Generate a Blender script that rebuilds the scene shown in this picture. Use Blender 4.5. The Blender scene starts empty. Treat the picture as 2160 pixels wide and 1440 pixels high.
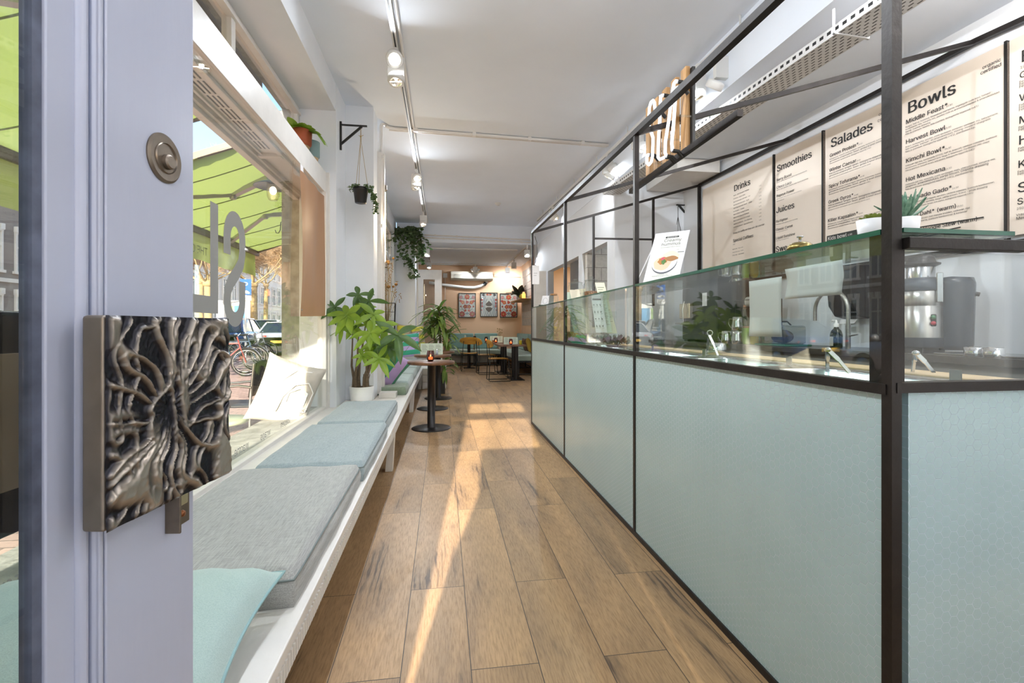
import bpy, bmesh, math, random
from mathutils import Vector, Matrix, Euler
from math import sin, cos, pi, radians, atan, tan, sqrt
R = random.Random(7)
S = bpy.context.scene
COL = S.collection

# ------------------------------------------------------------------ camera
CAMH = 1.10
YAW = atan(.146)
cd = bpy.data.cameras.new('camera'); cam = bpy.data.objects.new('camera', cd); COL.objects.link(cam)
cam.location = (0, 0, CAMH); cam.rotation_euler = (pi / 2, 0, -YAW)
cd.sensor_width = 36; cd.lens = 36 * 1000 / 2160; cd.shift_y = -30 / 2160
cd.clip_start = .02; cd.clip_end = 400
S.camera = cam

# ------------------------------------------------------------------ sky, sun, exposure
S.view_settings.view_transform = 'Standard'; S.view_settings.look = 'None'
S.view_settings.gamma = 1; S.view_settings.use_curve_mapping = False
S.view_settings.exposure = 1.12
w = bpy.data.worlds.new('sky'); S.world = w; w.use_nodes = True
nt = w.node_tree; nt.nodes.clear()
sky = nt.nodes.new('ShaderNodeTexSky'); sky.sky_type = 'NISHITA'; sky.sun_disc = False
sky.sun_elevation = radians(24); sky.sun_rotation = radians(185); sky.air_density = 1.0; sky.dust_density = 1.2; sky.ozone_density = 1.5
bg = nt.nodes.new('ShaderNodeBackground'); bg.inputs['Strength'].default_value = .30
out = nt.nodes.new('ShaderNodeOutputWorld')
nt.links.new(sky.outputs[0], bg.inputs[0]); nt.links.new(bg.outputs[0], out.inputs[0])
sd = bpy.data.lights.new('sun', 'SUN'); sun = bpy.data.objects.new('sun', sd); COL.objects.link(sun)
sd.energy = 9; sd.angle = radians(.6); sd.color = (1.0, .90, .76)
SUN_T = .376
sun.rotation_euler = Vector((.095, 1.0, -SUN_T)).to_track_quat('-Z', 'Y').to_euler()
sun.location = (-1, -6, 6)
try:
    S.cycles.use_denoising = True
    S.cycles.max_bounces = 10; S.cycles.diffuse_bounces = 5; S.cycles.glossy_bounces = 4
    S.cycles.transparent_max_bounces = 24; S.cycles.transmission_bounces = 8
    S.cycles.sample_clamp_indirect = 6; S.cycles.caustics_reflective = False; S.cycles.caustics_refractive = False
except Exception:
    pass

# ------------------------------------------------------------------ helpers
_c, _s = cos(YAW), sin(YAW)
def at(px, py, X=None, Y=None, Z=None):
    """the point of a plane X=, Y= or Z= of the room that the photograph shows at a pixel"""
    a = (px - 1080) / 1000; b = (py - 690) / 1000
    r = Vector((a * _c + _s, -a * _s + _c, -b))
    t = X / r.x if X is not None else Y / r.y if Y is not None else (Z - CAMH) / r.z
    return Vector((0, 0, CAMH)) + r * t

def tag(o, label=None, cat=None, group=None, kind=None):
    if label: o['label'] = label
    if cat: o['category'] = cat
    if group: o['group'] = group
    if kind: o['kind'] = kind
    return o

def thing(name, loc, label, cat, group=None, rz=0.0):
    o = bpy.data.objects.new(name, None); COL.objects.link(o)
    o.location = loc; o.rotation_euler = (0, 0, rz); o.empty_display_size = .1
    return tag(o, label, cat, group)

def dup(o, loc=None, rz=None, label=None, group=None, parent=None):
    c = o.copy(); COL.objects.link(c)
    if parent is not None: c.parent = parent
    if loc is not None: c.location = loc
    if rz is not None: c.rotation_euler = (0, 0, rz)
    if label: c['label'] = label
    if group: c['group'] = group
    for ch in list(o.children): dup(ch, parent=c)
    return c

class MB:
    """collects shapes into one mesh; world coordinates, made local to the parent on build"""
    def __init__(s): s.v = []; s.f = []; s.m = []; s.sm = []; s.mi = 0; s.smooth = False; s.M = None
    def add(s, vs, fs, smooth=None):
        n = len(s.v)
        if s.M is not None: vs = [s.M @ Vector(p) for p in vs]
        s.v += [tuple(p) for p in vs]
        sm = s.smooth if smooth is None else smooth
        for f in fs: s.f.append(tuple(i + n for i in f)); s.m.append(s.mi); s.sm.append(sm)
        return s
    def box(s, x0, x1, y0, y1, z0, z1):
        v = [(x, y, z) for z in (z0, z1) for y in (y0, y1) for x in (x0, x1)]
        return s.add(v, [(0, 2, 3, 1), (4, 5, 7, 6), (0, 1, 5, 4), (2, 6, 7, 3), (0, 4, 6, 2), (1, 3, 7, 5)], False)
    def cbox(s, c, size, rot=None):
        hx, hy, hz = size[0] / 2, size[1] / 2, size[2] / 2
        v = [Vector((x, y, z)) for z in (-hz, hz) for y in (-hy, hy) for x in (-hx, hx)]
        if rot is not None: v = [rot @ p for p in v]
        v = [p + Vector(c) for p in v]
        return s.add(v, [(0, 2, 3, 1), (4, 5, 7, 6), (0, 1, 5, 4), (2, 6, 7, 3), (0, 4, 6, 2), (1, 3, 7, 5)], False)
    def bar(s, p0, p1, wd, ht=None, up=(0, 0, 1)):
        """square bar between two points"""
        ht = ht or wd
        p0, p1 = Vector(p0), Vector(p1); d = (p1 - p0).normalized(); up = Vector(up)
        if abs(d.dot(up)) > .98: up = Vector((0, 1, 0))
        x = d.cross(up).normalized() * wd / 2; z = x.cross(d).normalized() * ht / 2
        v = [p + a * x + b * z for p in (p0, p1) for a, b in ((-1, -1), (1, -1), (1, 1), (-1, 1))]
        return s.add(v, [(3, 2, 1, 0), (4, 5, 6, 7), (0, 1, 5, 4), (1, 2, 6, 5), (2, 3, 7, 6), (3, 0, 4, 7)], False)
    def tube(s, pts, r, n=10, closed=False, caps=True):
        pts = [Vector(p) for p in pts]; k = len(pts)
        rs = r if isinstance(r, (list, tuple)) else [r] * k
        vs = []; fs = []; prev = None
        for i, p in enumerate(pts):
            if closed: d = pts[(i + 1) % k] - pts[i - 1]
            else: d = pts[min(i + 1, k - 1)] - pts[max(i - 1, 0)]
            d = d.normalized() if d.length > 1e-9 else Vector((0, 0, 1))
            if prev is None:
                a = Vector((0, 0, 1)) if abs(d.z) < .9 else Vector((1, 0, 0))
                u = d.cross(a).normalized()
            else:
                u = prev - d * prev.dot(d)
                u = u.normalized() if u.length > 1e-6 else d.orthogonal().normalized()
            prev = u; q = d.cross(u)
            for j in range(n):
                t = 2 * pi * j / n
                vs.append(p + (u * cos(t) + q * sin(t)) * rs[i])
        for i in range(k if closed else k - 1):
            a = i * n; b = ((i + 1) % k) * n
            for j in range(n): fs.append((a + j, a + (j + 1) % n, b + (j + 1) % n, b + j))
        s.add(vs, fs, True)
        if caps and not closed:
            s.add(vs[:n], [tuple(range(n))[::-1]], False); s.add(vs[-n:], [tuple(range(n))], False)
        return s
    def lathe(s, prof, c=(0, 0, 0), n=24, rot=None, smooth=True):
        """profile of (radius, z); closed by caps where radius is 0"""
        vs = []; fs = []; c = Vector(c)
        for r, z in prof:
            for j in range(n):
                p = Vector((r * cos(2 * pi * j / n), r * sin(2 * pi * j / n), z))
                vs.append((rot @ p if rot is not None else p) + c)
        for i in range(len(prof) - 1):
            for j in range(n):
                a, b = i * n, (i + 1) * n
                fs.append((a + j, a + (j + 1) % n, b + (j + 1) % n, b + j))
        return s.add(vs, fs, smooth)
    def rings(s, prof, c=(0, 0, 0), n=24, rot=None):
        """lathe with crisp edges between the segments"""
        for a, q in zip(prof, prof[1:]): s.lathe([a, q], c, n, rot)
        return s
    def cyl(s, p0, p1, r0, r1=None, n=20, smooth=True):
        r1 = r0 if r1 is None else r1
        return s.tube([p0, p1], [r0, r1], n)
    def ball(s, c, r, n=14, sc=(1, 1, 1), rot=None):
        m = n // 2; vs = []; fs = []
        for i in range(m + 1):
            t = pi * i / m
            for j in range(n):
                p = Vector((sin(t) * cos(2 * pi * j / n) * r * sc[0], sin(t) * sin(2 * pi * j / n) * r * sc[1], -cos(t) * r * sc[2]))
                vs.append((rot @ p if rot is not None else p) + Vector(c))
        for i in range(m):
            for j in range(n): fs.append((i * n + j, i * n + (j + 1) % n, (i + 1) * n + (j + 1) % n, (i + 1) * n + j))
        return s.add(vs, fs, True)
    def poly(s, pts, ext=None):
        """flat polygon, extruded along vector ext"""
        pts = [Vector(p) for p in pts]; n = len(pts)
        if ext is None: return s.add(pts, [tuple(range(n))], False)
        e = Vector(ext); v = pts + [p + e for p in pts]
        return s.add(v, [tuple(range(n))[::-1], tuple(range(n, 2 * n))] + [(i, (i + 1) % n, n + (i + 1) % n, n + i) for i in range(n)], False)
    def grid(s, fn, nu, nv, smooth=True, closed_u=False):
        vs = [fn(i / nu, j / nv) for j in range(nv + 1) for i in range(nu + 1)]
        k = nu + 1
        return s.add(vs, [(j * k + i, j * k + i + 1, (j + 1) * k + i + 1, (j + 1) * k + i) for j in range(nv) for i in range(nu)], smooth)
    def text(s, body, o, ux, uz, size, align='LEFT', ext=.0, bold=0.0, wmax=None):
        """lettering: o = left end of the baseline, ux = reading direction, uz = up"""
        key = (body, "LEFT", 0.0, 0.0)
        if key not in TXT: TXT[key] = line_of(body)
        V, F = TXT[key]
        o, ux, uz = Vector(o), Vector(ux).normalized(), Vector(uz).normalized(); nn = ux.cross(uz)
        sx = size
        if wmax and V:
            wd = max(v.x for v in V) - min(v.x for v in V)
            if wd * size > wmax: sx = wmax / wd
        return s.add([o + ux * v.x * sx + uz * v.y * size + nn * v.z for v in V], F, False)
    def build(s, name, mat, parent=None, bevel=0, seg=2, sub=0, solid=0, label=None, wn=False, local=False, auto=None):
        if not s.v: return None
        me = bpy.data.meshes.new(name)
        vs = [Vector(p) for p in s.v]
        if parent is not None:
            if not local:
                mi = WM(parent).inverted(); vs = [mi @ p for p in vs]
            org = Vector((0, 0, 0))
        else:
            xs = [p.x for p in vs]; ys = [p.y for p in vs]; zs = [p.z for p in vs]
            org = Vector(((min(xs) + max(xs)) / 2, (min(ys) + max(ys)) / 2, min(zs)))
            vs = [p - org for p in vs]
        me.from_pydata(vs, [], s.f)
        mats = mat if isinstance(mat, (list, tuple)) else [mat]
        for m in mats: me.materials.append(m)
        me.polygons.foreach_set('material_index', s.m)
        me.polygons.foreach_set('use_smooth', s.sm)
        me.validate(); me.update()
        o = bpy.data.objects.new(name, me); COL.objects.link(o); o.location = org
        if parent is not None: o.parent = parent
        if solid:
            md = o.modifiers.new('thick', 'SOLIDIFY'); md.thickness = solid; md.offset = 0
        if bevel:
            md = o.modifiers.new('bevel', 'BEVEL'); md.width = bevel; md.segments = seg; md.limit_method = 'ANGLE'; md.angle_limit = radians(35)
            if auto is None: me.polygons.foreach_set('use_smooth', [True] * len(me.polygons)); md.harden_normals = True
        if sub:
            md = o.modifiers.new('sub', 'SUBSURF'); md.levels = sub; md.render_levels = sub
        if label: o['label'] = label
        return o
TXT = {}
try:                                     # the grotesque that ships with Blender; its built-in face otherwise
    SANS = bpy.data.fonts.load(bpy.utils.system_resource('DATAFILES', path='fonts') + '/Inter.woff2')
except Exception:
    SANS = None
from mathutils.geometry import delaunay_2d_cdt
GLY = {}
def outline(body):
    cu = bpy.data.curves.new('t', 'FONT'); cu.body = body; cu.size = 1; cu.resolution_u = 2; cu.fill_mode = 'NONE'
    if SANS: cu.font = SANS
    ob = bpy.data.objects.new('t', cu); me = bpy.data.meshes.new_from_object(ob)
    V = [v.co.to_2d() for v in me.vertices]; E_ = [tuple(e.vertices) for e in me.edges]
    bpy.data.objects.remove(ob); bpy.data.meshes.remove(me); bpy.data.curves.remove(cu)
    return V, E_
def glyph(ch):
    """outline of one letter, triangulated by winding number, and its advance"""
    if ch in GLY: return GLY[ch]
    bar_v, _ = outline('|'); nb = len(bar_v); b0 = min(v.x for v in bar_v)
    adv = min(v.x for v in outline(ch + '|')[0][-nb:]) - b0
    if ch == ' ' or not outline(ch)[0]: GLY[ch] = ([], [], adv or .28); return GLY[ch]
    V, E_ = outline(ch)
    nx = {}
    for a, c in E_: nx.setdefault(a, []).append(c); nx.setdefault(c, []).append(a)
    seen = set(); loops = []
    for st in range(len(V)):                       # contours keep the order of their points
        if st in seen: continue
        lp = [st]; seen.add(st); cur = st
        while True:
            n2 = [k for k in nx.get(cur, []) if k not in seen]
            if not n2: break
            n2 = [k for k in n2 if k == cur + 1] or n2
            cur = n2[0]; seen.add(cur); lp.append(cur)
        loops.append([V[k] for k in lp])
    vo, _e, fo, _a, _b, _d = delaunay_2d_cdt(V, E_, [], 1, 1e-5)
    T = []
    for f in fo:
        c = sum((vo[k] for k in f), Vector((0, 0))) / len(f); wn = 0
        for lp in loops:
            for p, q in zip(lp, lp[1:] + lp[:1]):
                if (p.y <= c.y) != (q.y <= c.y):
                    x = p.x + (c.y - p.y) / (q.y - p.y) * (q.x - p.x)
                    if x > c.x: wn += 1 if q.y > p.y else -1
        if wn: T.append(tuple(f))
    GLY[ch] = ([v.to_3d() for v in vo], T, adv); return GLY[ch]
def line_of(body):
    vs, fs, x = [], [], 0.0
    for ch in body:
        V, T, adv = glyph(ch); n = len(vs)
        vs += [Vector((v.x + x, v.y, 0)) for v in V]; fs += [tuple(k + n for k in f) for f in T]; x += adv
    return vs, fs
def WM(o):
    m = Matrix.LocRotScale(o.location, o.rotation_euler, o.scale)
    return WM(o.parent) @ m if o.parent else m

def struct(o, **k):
    o['kind'] = 'structure'; return o

# ------------------------------------------------------------------ materials
def mat(name, col=(.8, .8, .8), rough=.5, metal=0.0, spec=.5, noise=0.0, nscale=20.0, bump=0.0, bscale=60.0, emit=None, estr=0.0, coat=0.0, sheen=0.0, stretch=None, alpha=None, trans=0.0, var=None):
    m = bpy.data.materials.new(name); m.use_nodes = True
    n = m.node_tree.nodes; l = m.node_tree.links; b = n['Principled BSDF']
    b.inputs['Base Color'].default_value = (*col, 1); b.inputs['Roughness'].default_value = rough
    b.inputs['Metallic'].default_value = metal; b.inputs['Specular IOR Level'].default_value = spec
    b.inputs['Coat Weight'].default_value = coat; b.inputs['Sheen Weight'].default_value = sheen
    b.inputs['Transmission Weight'].default_value = trans
    if emit: b.inputs['Emission Color'].default_value = (*emit, 1); b.inputs['Emission Strength'].default_value = estr
    if noise or bump:
        tc = n.new('ShaderNodeTexCoord'); src = tc.outputs['Object']
        if stretch:
            mp = n.new('ShaderNodeMapping'); mp.inputs['Scale'].default_value = stretch; l.new(src, mp.inputs[0]); src = mp.outputs[0]
    if noise:
        t = n.new('ShaderNodeTexNoise'); t.inputs['Scale'].default_value = nscale; t.inputs['Detail'].default_value = 6; l.new(src, t.inputs['Vector'])
        mx = n.new('ShaderNodeMix'); mx.data_type = 'RGBA'
        c2 = var or tuple(max(0, c * (1 - noise)) for c in col); c1 = tuple(min(1, c * (1 + noise * .6)) for c in col) if not var else col
        mx.inputs['A'].default_value = (*c1, 1); mx.inputs['B'].default_value = (*c2, 1)
        rp = n.new('ShaderNodeMapRange'); rp.inputs[1].default_value = .3; rp.inputs[2].default_value = .7
        l.new(t.outputs['Fac'], rp.inputs[0]); l.new(rp.outputs[0], mx.inputs['Factor']); l.new(mx.outputs['Result'], b.inputs['Base Color'])
    if bump:
        t2 = n.new('ShaderNodeTexNoise'); t2.inputs['Scale'].default_value = bscale; t2.inputs['Detail'].default_value = 4; l.new(src, t2.inputs['Vector'])
        bm = n.new('ShaderNodeBump'); bm.inputs['Strength'].default_value = bump; bm.inputs['Distance'].default_value = .01
        l.new(t2.outputs['Fac'], bm.inputs['Height']); l.new(bm.outputs[0], b.inputs['Normal'])
    return m

def glass_mat(name, tint=(1, 1, 1), rough=0.0, boost=1.0, ior=1.5, gray=0.0):
    """thin pane: clear with Fresnel reflection"""
    m = bpy.data.materials.new(name); m.use_nodes = True
    n = m.node_tree.nodes; l = m.node_tree.links; n.clear()
    o = n.new('ShaderNodeOutputMaterial'); tr = n.new('ShaderNodeBsdfTransparent'); gl = n.new('ShaderNodeBsdfGlossy')
    tr.inputs[0].default_value = (*tint, 1); gl.inputs['Roughness'].default_value = rough
    fr = n.new('ShaderNodeFresnel'); ge = n.new('ShaderNodeNewGeometry'); mr = n.new('ShaderNodeMapRange')
    mr.inputs[3].default_value = ior; mr.inputs[4].default_value = 1 / ior
    l.new(ge.outputs['Backfacing'], mr.inputs[0]); l.new(mr.outputs[0], fr.inputs['IOR'])
    ma = n.new('ShaderNodeMath'); ma.operation = 'MULTIPLY'; ma.inputs[1].default_value = boost; ma.use_clamp = True
    mx = n.new('ShaderNodeMixShader')
    l.new(fr.outputs[0], ma.inputs[0]); l.new(ma.outputs[0], mx.inputs[0]); l.new(tr.outputs[0], mx.inputs[1]); l.new(gl.outputs[0], mx.inputs[2])
    l.new(mx.outputs[0], o.inputs[0])
    return m

def cloth_mat(name, col, trans=.5, rough=.9):
    """thin cloth that lets some light through"""
    m = mat(name, col, rough); n = m.node_tree.nodes; l = m.node_tree.links
    t = n.new('ShaderNodeBsdfTranslucent'); t.inputs[0].default_value = (*col, 1)
    mx = n.new('ShaderNodeMixShader'); mx.inputs[0].default_value = trans
    l.new(n['Principled BSDF'].outputs[0], mx.inputs[1]); l.new(t.outputs[0], mx.inputs[2]); l.new(mx.outputs[0], n['Material Output'].inputs[0])
    return m
def hx(h):
    h = h.lstrip('#')
    def f(c): c /= 255; return c / 12.92 if c <= .04045 else ((c + .055) / 1.055) ** 2.4
    return tuple(f(int(h[i:i + 2], 16)) for i in (0, 2, 4))

def NL(m): return m.node_tree.nodes, m.node_tree.links
def math_node(m, op, a, b=None, clamp=False):
    n, l = NL(m); k = n.new('ShaderNodeMath'); k.operation = op; k.use_clamp = clamp
    for i, v in enumerate((a, b)):
        if v is None: continue
        if isinstance(v, (int, float)): k.inputs[i].default_value = v
        else: l.new(v, k.inputs[i])
    return k.outputs[0]
def vmath(m, op, a, b=None, out=0):
    n, l = NL(m); k = n.new('ShaderNodeVectorMath'); k.operation = op
    for i, v in enumerate((a, b)):
        if v is None: continue
        if isinstance(v, (tuple, list)): k.inputs[i].default_value = v
        else: l.new(v, k.inputs[i])
    return k.outputs[out]
def mixc(m, fac, a, b, mode='MIX'):
    n, l = NL(m); k = n.new('ShaderNodeMix'); k.data_type = 'RGBA'; k.blend_type = mode
    for nm, v in (('Factor', fac), ('A', a), ('B', b)):
        if isinstance(v, tuple): k.inputs[nm].default_value = (*v, 1)
        elif isinstance(v, (int, float)): k.inputs[nm].default_value = v
        else: l.new(v, k.inputs[nm])
    return k.outputs['Result']
def ramp(m, fac, stops):
    n, l = NL(m); k = n.new('ShaderNodeValToRGB'); e = k.color_ramp.elements
    while len(e) < len(stops): e.new(.5)
    for q, (p, c) in zip(e, stops): q.position = p; q.color = (*c, 1)
    l.new(fac, k.inputs[0]); return k.outputs[0]
def coords(m, scale=(1, 1, 1), rot=(0, 0, 0), loc=(0, 0, 0)):
    n, l = NL(m); tc = n.new('ShaderNodeTexCoord'); mp = n.new('ShaderNodeMapping')
    mp.inputs['Scale'].default_value = scale; mp.inputs['Rotation'].default_value = rot; mp.inputs['Location'].default_value = loc
    l.new(tc.outputs['Object'], mp.inputs[0]); return mp.outputs[0]
def tex(m, kind, vec, **kw):
    n, l = NL(m); t = n.new('ShaderNodeTex' + kind); l.new(vec, t.inputs['Vector'])
    for k, v in kw.items():
        if k in t.inputs: t.inputs[k].default_value = v
        else: setattr(t, k, v)
    return t

def floor_mat():
    m = mat('oak_planks', rough=.42); n, l = NL(m); b = n['Principled BSDF']
    v = coords(m, rot=(0, 0, pi / 2))                       # planks run along the room
    br = tex(m, 'Brick', v, **{'Scale': 1.0, 'Mortar Size': .0016, 'Mortar Smooth': .2, 'Bias': 0.0, 'Brick Width': 1.35, 'Row Height': .222})
    br.offset = .37; br.offset_frequency = 2; br.squash = 1
    br.inputs['Color1'].default_value = (0, 0, 0, 1); br.inputs['Color2'].default_value = (1, 1, 1, 1); br.inputs['Mortar'].default_value = (.5, .5, .5, 1)
    # every plank shifts the grain
    off = n.new('ShaderNodeVectorMath'); off.operation = 'MULTIPLY_ADD'
    l.new(br.outputs['Color'], off.inputs[0]); off.inputs[1].default_value = (7, 3, 0); l.new(coords(m), off.inputs[2])
    g1 = vmath(m, 'MULTIPLY', off.outputs[0], (1, .09, 1))
    grain = tex(m, 'Noise', g1, Scale=170.0, Detail=8.0, Roughness=.62)
    g2 = vmath(m, 'MULTIPLY', off.outputs[0], (1, .22, 1))
    cloud = tex(m, 'Noise', g2, Scale=5.5, Detail=5.0, Roughness=.6, Distortion=.6)
    g3 = vmath(m, 'MULTIPLY', off.outputs[0], (1, .16, 1))
    ring = tex(m, 'Wave', g3, Scale=11.0, Distortion=9.0, Detail=4.0, **{'Detail Scale': 1.2})
    ring.bands_direction = 'X'
    c1 = ramp(m, cloud.outputs['Fac'], [(.30, hx('#866c50')), (.48, hx('#a3835f')), (.72, hx('#b8946a'))])
    dk = ramp(m, grain.outputs['Fac'], [(.36, (.60, .57, .54)), (.56, (1, 1, 1))])
    c2 = mixc(m, .75, c1, dk, 'MULTIPLY')
    kn = math_node(m, 'MULTIPLY', ramp(m, cloud.outputs['Fac'], [(.30, (1, 1, 1)), (.42, (0, 0, 0))]), ramp(m, ring.outputs['Fac'], [(.16, (1, 1, 1)), (.34, (0, 0, 0))]))
    c3 = mixc(m, math_node(m, 'MULTIPLY', kn, .85), c2, hx('#3c2c20'))
    tone = ramp(m, br.outputs['Color'], [(0, (.86, .85, .84)), (1, (1.08, 1.06, 1.04))])
    c4 = mixc(m, 1.0, c3, tone, 'MULTIPLY')
    c5 = mixc(m, br.outputs['Fac'], c4, hx('#33271d'))
    l.new(c5, b.inputs['Base Color'])
    h = math_node(m, 'SUBTRACT', math_node(m, 'MULTIPLY', grain.outputs['Fac'], .25), br.outputs['Fac'])
    bm = n.new('ShaderNodeBump'); bm.inputs['Strength'].default_value = .25; bm.inputs['Distance'].default_value = .003
    l.new(h, bm.inputs['Height']); l.new(bm.outputs[0], b.inputs['Normal'])
    rr = ramp(m, grain.outputs['Fac'], [(.3, (.5, .5, .5)), (.7, (.36, .36, .36))]); l.new(rr, b.inputs['Roughness'])
    return m

def hex_mat(name, axis, tile, grout, pitch=.0246):
    """hexagon mosaic with flat tops; axis = which room direction runs along the face"""
    m = mat(name, tile, .28); n, l = NL(m); b = n['Principled BSDF']
    tc = n.new('ShaderNodeTexCoord'); sp = n.new('ShaderNodeSeparateXYZ'); l.new(tc.outputs['Object'], sp.inputs[0])
    cb = n.new('ShaderNodeCombineXYZ'); l.new(sp.outputs[2], cb.inputs[0]); l.new(sp.outputs[axis], cb.inputs[1])
    p = vmath(m, 'ADD', vmath(m, 'MULTIPLY', cb.outputs[0], (1 / pitch, 1 / pitch, 0)), (200.0, 346.41, 0))
    rv = (1, 1.7320508, 1); hv = (.5, .8660254, 0)
    a = vmath(m, 'SUBTRACT', vmath(m, 'MODULO', p, rv), hv)
    q = vmath(m, 'SUBTRACT', vmath(m, 'MODULO', vmath(m, 'SUBTRACT', p, hv), rv), hv)
    la = vmath(m, 'DOT_PRODUCT', a, a, 1); lq = vmath(m, 'DOT_PRODUCT', q, q, 1)
    sel = math_node(m, 'LESS_THAN', la, lq)
    mx = n.new('ShaderNodeMix'); mx.data_type = 'VECTOR'; l.new(sel, mx.inputs['Factor']); l.new(q, mx.inputs['A']); l.new(a, mx.inputs['B'])
    g = vmath(m, 'ABSOLUTE', mx.outputs['Result'])
    e = math_node(m, 'MAXIMUM', vmath(m, 'DOT_PRODUCT', g, (.5, .8660254, 0), 1), vmath(m, 'DOT_PRODUCT', g, (1, 0, 0), 1))
    f = n.new('ShaderNodeMapRange'); f.inputs[1].default_value = .462; f.inputs[2].default_value = .492; l.new(e, f.inputs[0])
    ns = tex(m, 'Noise', coords(m), Scale=4.0, Detail=4.0)
    t2 = mixc(m, ns.outputs['Fac'], tuple(c * .93 for c in tile), tuple(c * 1.06 for c in tile))
    l.new(mixc(m, f.outputs[0], t2, grout), b.inputs['Base Color'])
    bm = n.new('ShaderNodeBump'); bm.inputs['Strength'].default_value = .5; bm.inputs['Distance'].default_value = .0012; bm.invert = True
    l.new(f.outputs[0], bm.inputs['Height']); l.new(bm.outputs[0], b.inputs['Normal'])
    r = n.new('ShaderNodeMapRange'); r.inputs[3].default_value = .26; r.inputs[4].default_value = .7; l.new(f.outputs[0], r.inputs[0]); l.new(r.outputs[0], b.inputs['Roughness'])
    return m

def weave_mat(name, c1, c2, scale=260, sy=.12):
    m = mat(name, c1, .95, sheen=.25); n, l = NL(m); b = n['Principled BSDF']
    a = tex(m, 'Noise', coords(m, (1, sy, 1)), Scale=scale, Detail=3.0)
    c = tex(m, 'Noise', coords(m, (sy, 1, 1)), Scale=scale, Detail=3.0)
    f = math_node(m, 'ADD', math_node(m, 'MULTIPLY', a.outputs['Fac'], .65), math_node(m, 'MULTIPLY', c.outputs['Fac'], .35))
    big = tex(m, 'Noise', coords(m), Scale=6.0, Detail=3.0)
    r = ramp(m, f, [(.36, c2), (.62, c1)])
    l.new(mixc(m, math_node(m, 'MULTIPLY', big.outputs['Fac'], .35), r, tuple(x * .8 for x in c1)), b.inputs['Base Color'])
    bm = n.new('ShaderNodeBump'); bm.inputs['Strength'].default_value = .35; bm.inputs['Distance'].default_value = .003
    l.new(f, bm.inputs['Height']); l.new(bm.outputs[0], b.inputs['Normal'])
    return m

def stripe_mat(name, cols, width, axis=2, rough=.9, off=0.0):
    """woven stripes across a cushion, in its own coordinates"""
    m = mat(name, cols[0], rough, sheen=.3); n, l = NL(m); b = n['Principled BSDF']
    tc = n.new('ShaderNodeTexCoord'); sp = n.new('ShaderNodeSeparateXYZ'); l.new(tc.outputs['Object'], sp.inputs[0])
    k = math_node(m, 'FRACT', math_node(m, 'ADD', math_node(m, 'DIVIDE', sp.outputs[axis], width * len(cols)), off + 10.0))
    c = cols[0]
    for i in range(1, len(cols)):
        c = mixc(m, math_node(m, 'GREATER_THAN', k, i / len(cols)), c, cols[i])
    l.new(c, b.inputs['Base Color'])
    t = tex(m, 'Noise', coords(m), Scale=300.0); bm = n.new('ShaderNodeBump'); bm.inputs['Strength'].default_value = .15; l.new(t.outputs['Fac'], bm.inputs['Height']); l.new(bm.outputs[0], b.inputs['Normal'])
    return m

def wood_mat(name, c1, c2, scale=(1, 1, 1), rough=.45, dens=22):
    m = mat(name, c1, rough); n, l = NL(m); b = n['Principled BSDF']
    a = tex(m, 'Noise', coords(m, scale), Scale=dens, Detail=6.0, Distortion=.5)
    l.new(ramp(m, a.outputs['Fac'], [(.35, c2), (.65, c1)]), b.inputs['Base Color'])
    return m

def brick_mat(name, c1, c2, mortar, bw=.21, rh=.065, ms=.012, rot=(0, 0, 0), rough=.9, bump=.5, scale=(1, 1, 1)):
    m = mat(name, c1, rough); n, l = NL(m); b = n['Principled BSDF']
    t = tex(m, 'Brick', coords(m, scale, rot), **{'Scale': 1.0, 'Mortar Size': ms, 'Brick Width': bw, 'Row Height': rh, 'Bias': 0.0})
    t.inputs['Color1'].default_value = (*c1, 1); t.inputs['Color2'].default_value = (*c2, 1); t.inputs['Mortar'].default_value = (*mortar, 1)
    ns = tex(m, 'Noise', coords(m), Scale=30.0, Detail=5.0)
    l.new(mixc(m, .35, t.outputs['Color'], ramp(m, ns.outputs['Fac'], [(.3, (.6, .6, .6)), (.7, (1.15, 1.15, 1.15))]), 'MULTIPLY'), b.inputs['Base Color'])
    bm = n.new('ShaderNodeBump'); bm.inputs['Strength'].default_value = bump; bm.inputs['Distance'].default_value = .004; bm.invert = True
    l.new(t.outputs['Fac'], bm.inputs['Height']); l.new(bm.outputs[0], b.inputs['Normal'])
    return m

M = {}
M['wall'] = mat('wall_paint', hx('#e4e7ec'), .75, noise=.03, nscale=3, bump=.05, bscale=120)
M['ceiling'] = mat('ceiling_paint', hx('#e9eff8'), .8, noise=.025, nscale=2, bump=.04, bscale=90)
M['peach'] = mat('peach_paint', hx('#dcb795'), .8, noise=.05, nscale=2)
M['white_paint'] = mat('white_gloss_paint', hx('#dcd8d3'), .38, noise=.05, nscale=9, bump=.08, bscale=40)
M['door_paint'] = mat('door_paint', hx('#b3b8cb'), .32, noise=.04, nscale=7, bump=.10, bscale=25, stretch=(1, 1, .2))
M['black_steel'] = mat('raw_black_steel', hx('#2b2624'), .42, metal=.55, noise=.35, nscale=14, bump=.08, bscale=60)
M['black'] = mat('black_paint', hx('#1b1918'), .45)
M['black_plastic'] = mat('black_plastic', hx('#211f20'), .4)
M['floor'] = floor_mat()
M['hex_side'] = hex_mat('sage_hexagon_tiles', 1, hx('#aec3c4'), hx('#c8cfd6'))
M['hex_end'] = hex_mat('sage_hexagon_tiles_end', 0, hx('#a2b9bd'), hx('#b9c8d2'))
M['glass'] = glass_mat('window_glass', (.90, .92, .915))
M['guard_glass'] = glass_mat('counter_glass', (.93, .97, .95), boost=1.6)
M['green_edge'] = mat('glass_edge', hx('#2f6a56'), .15, trans=.3)
M['stone'] = mat('weathered_stone', hx('#a4a29c'), .85, noise=.4, nscale=14, bump=.4, bscale=50)
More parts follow.
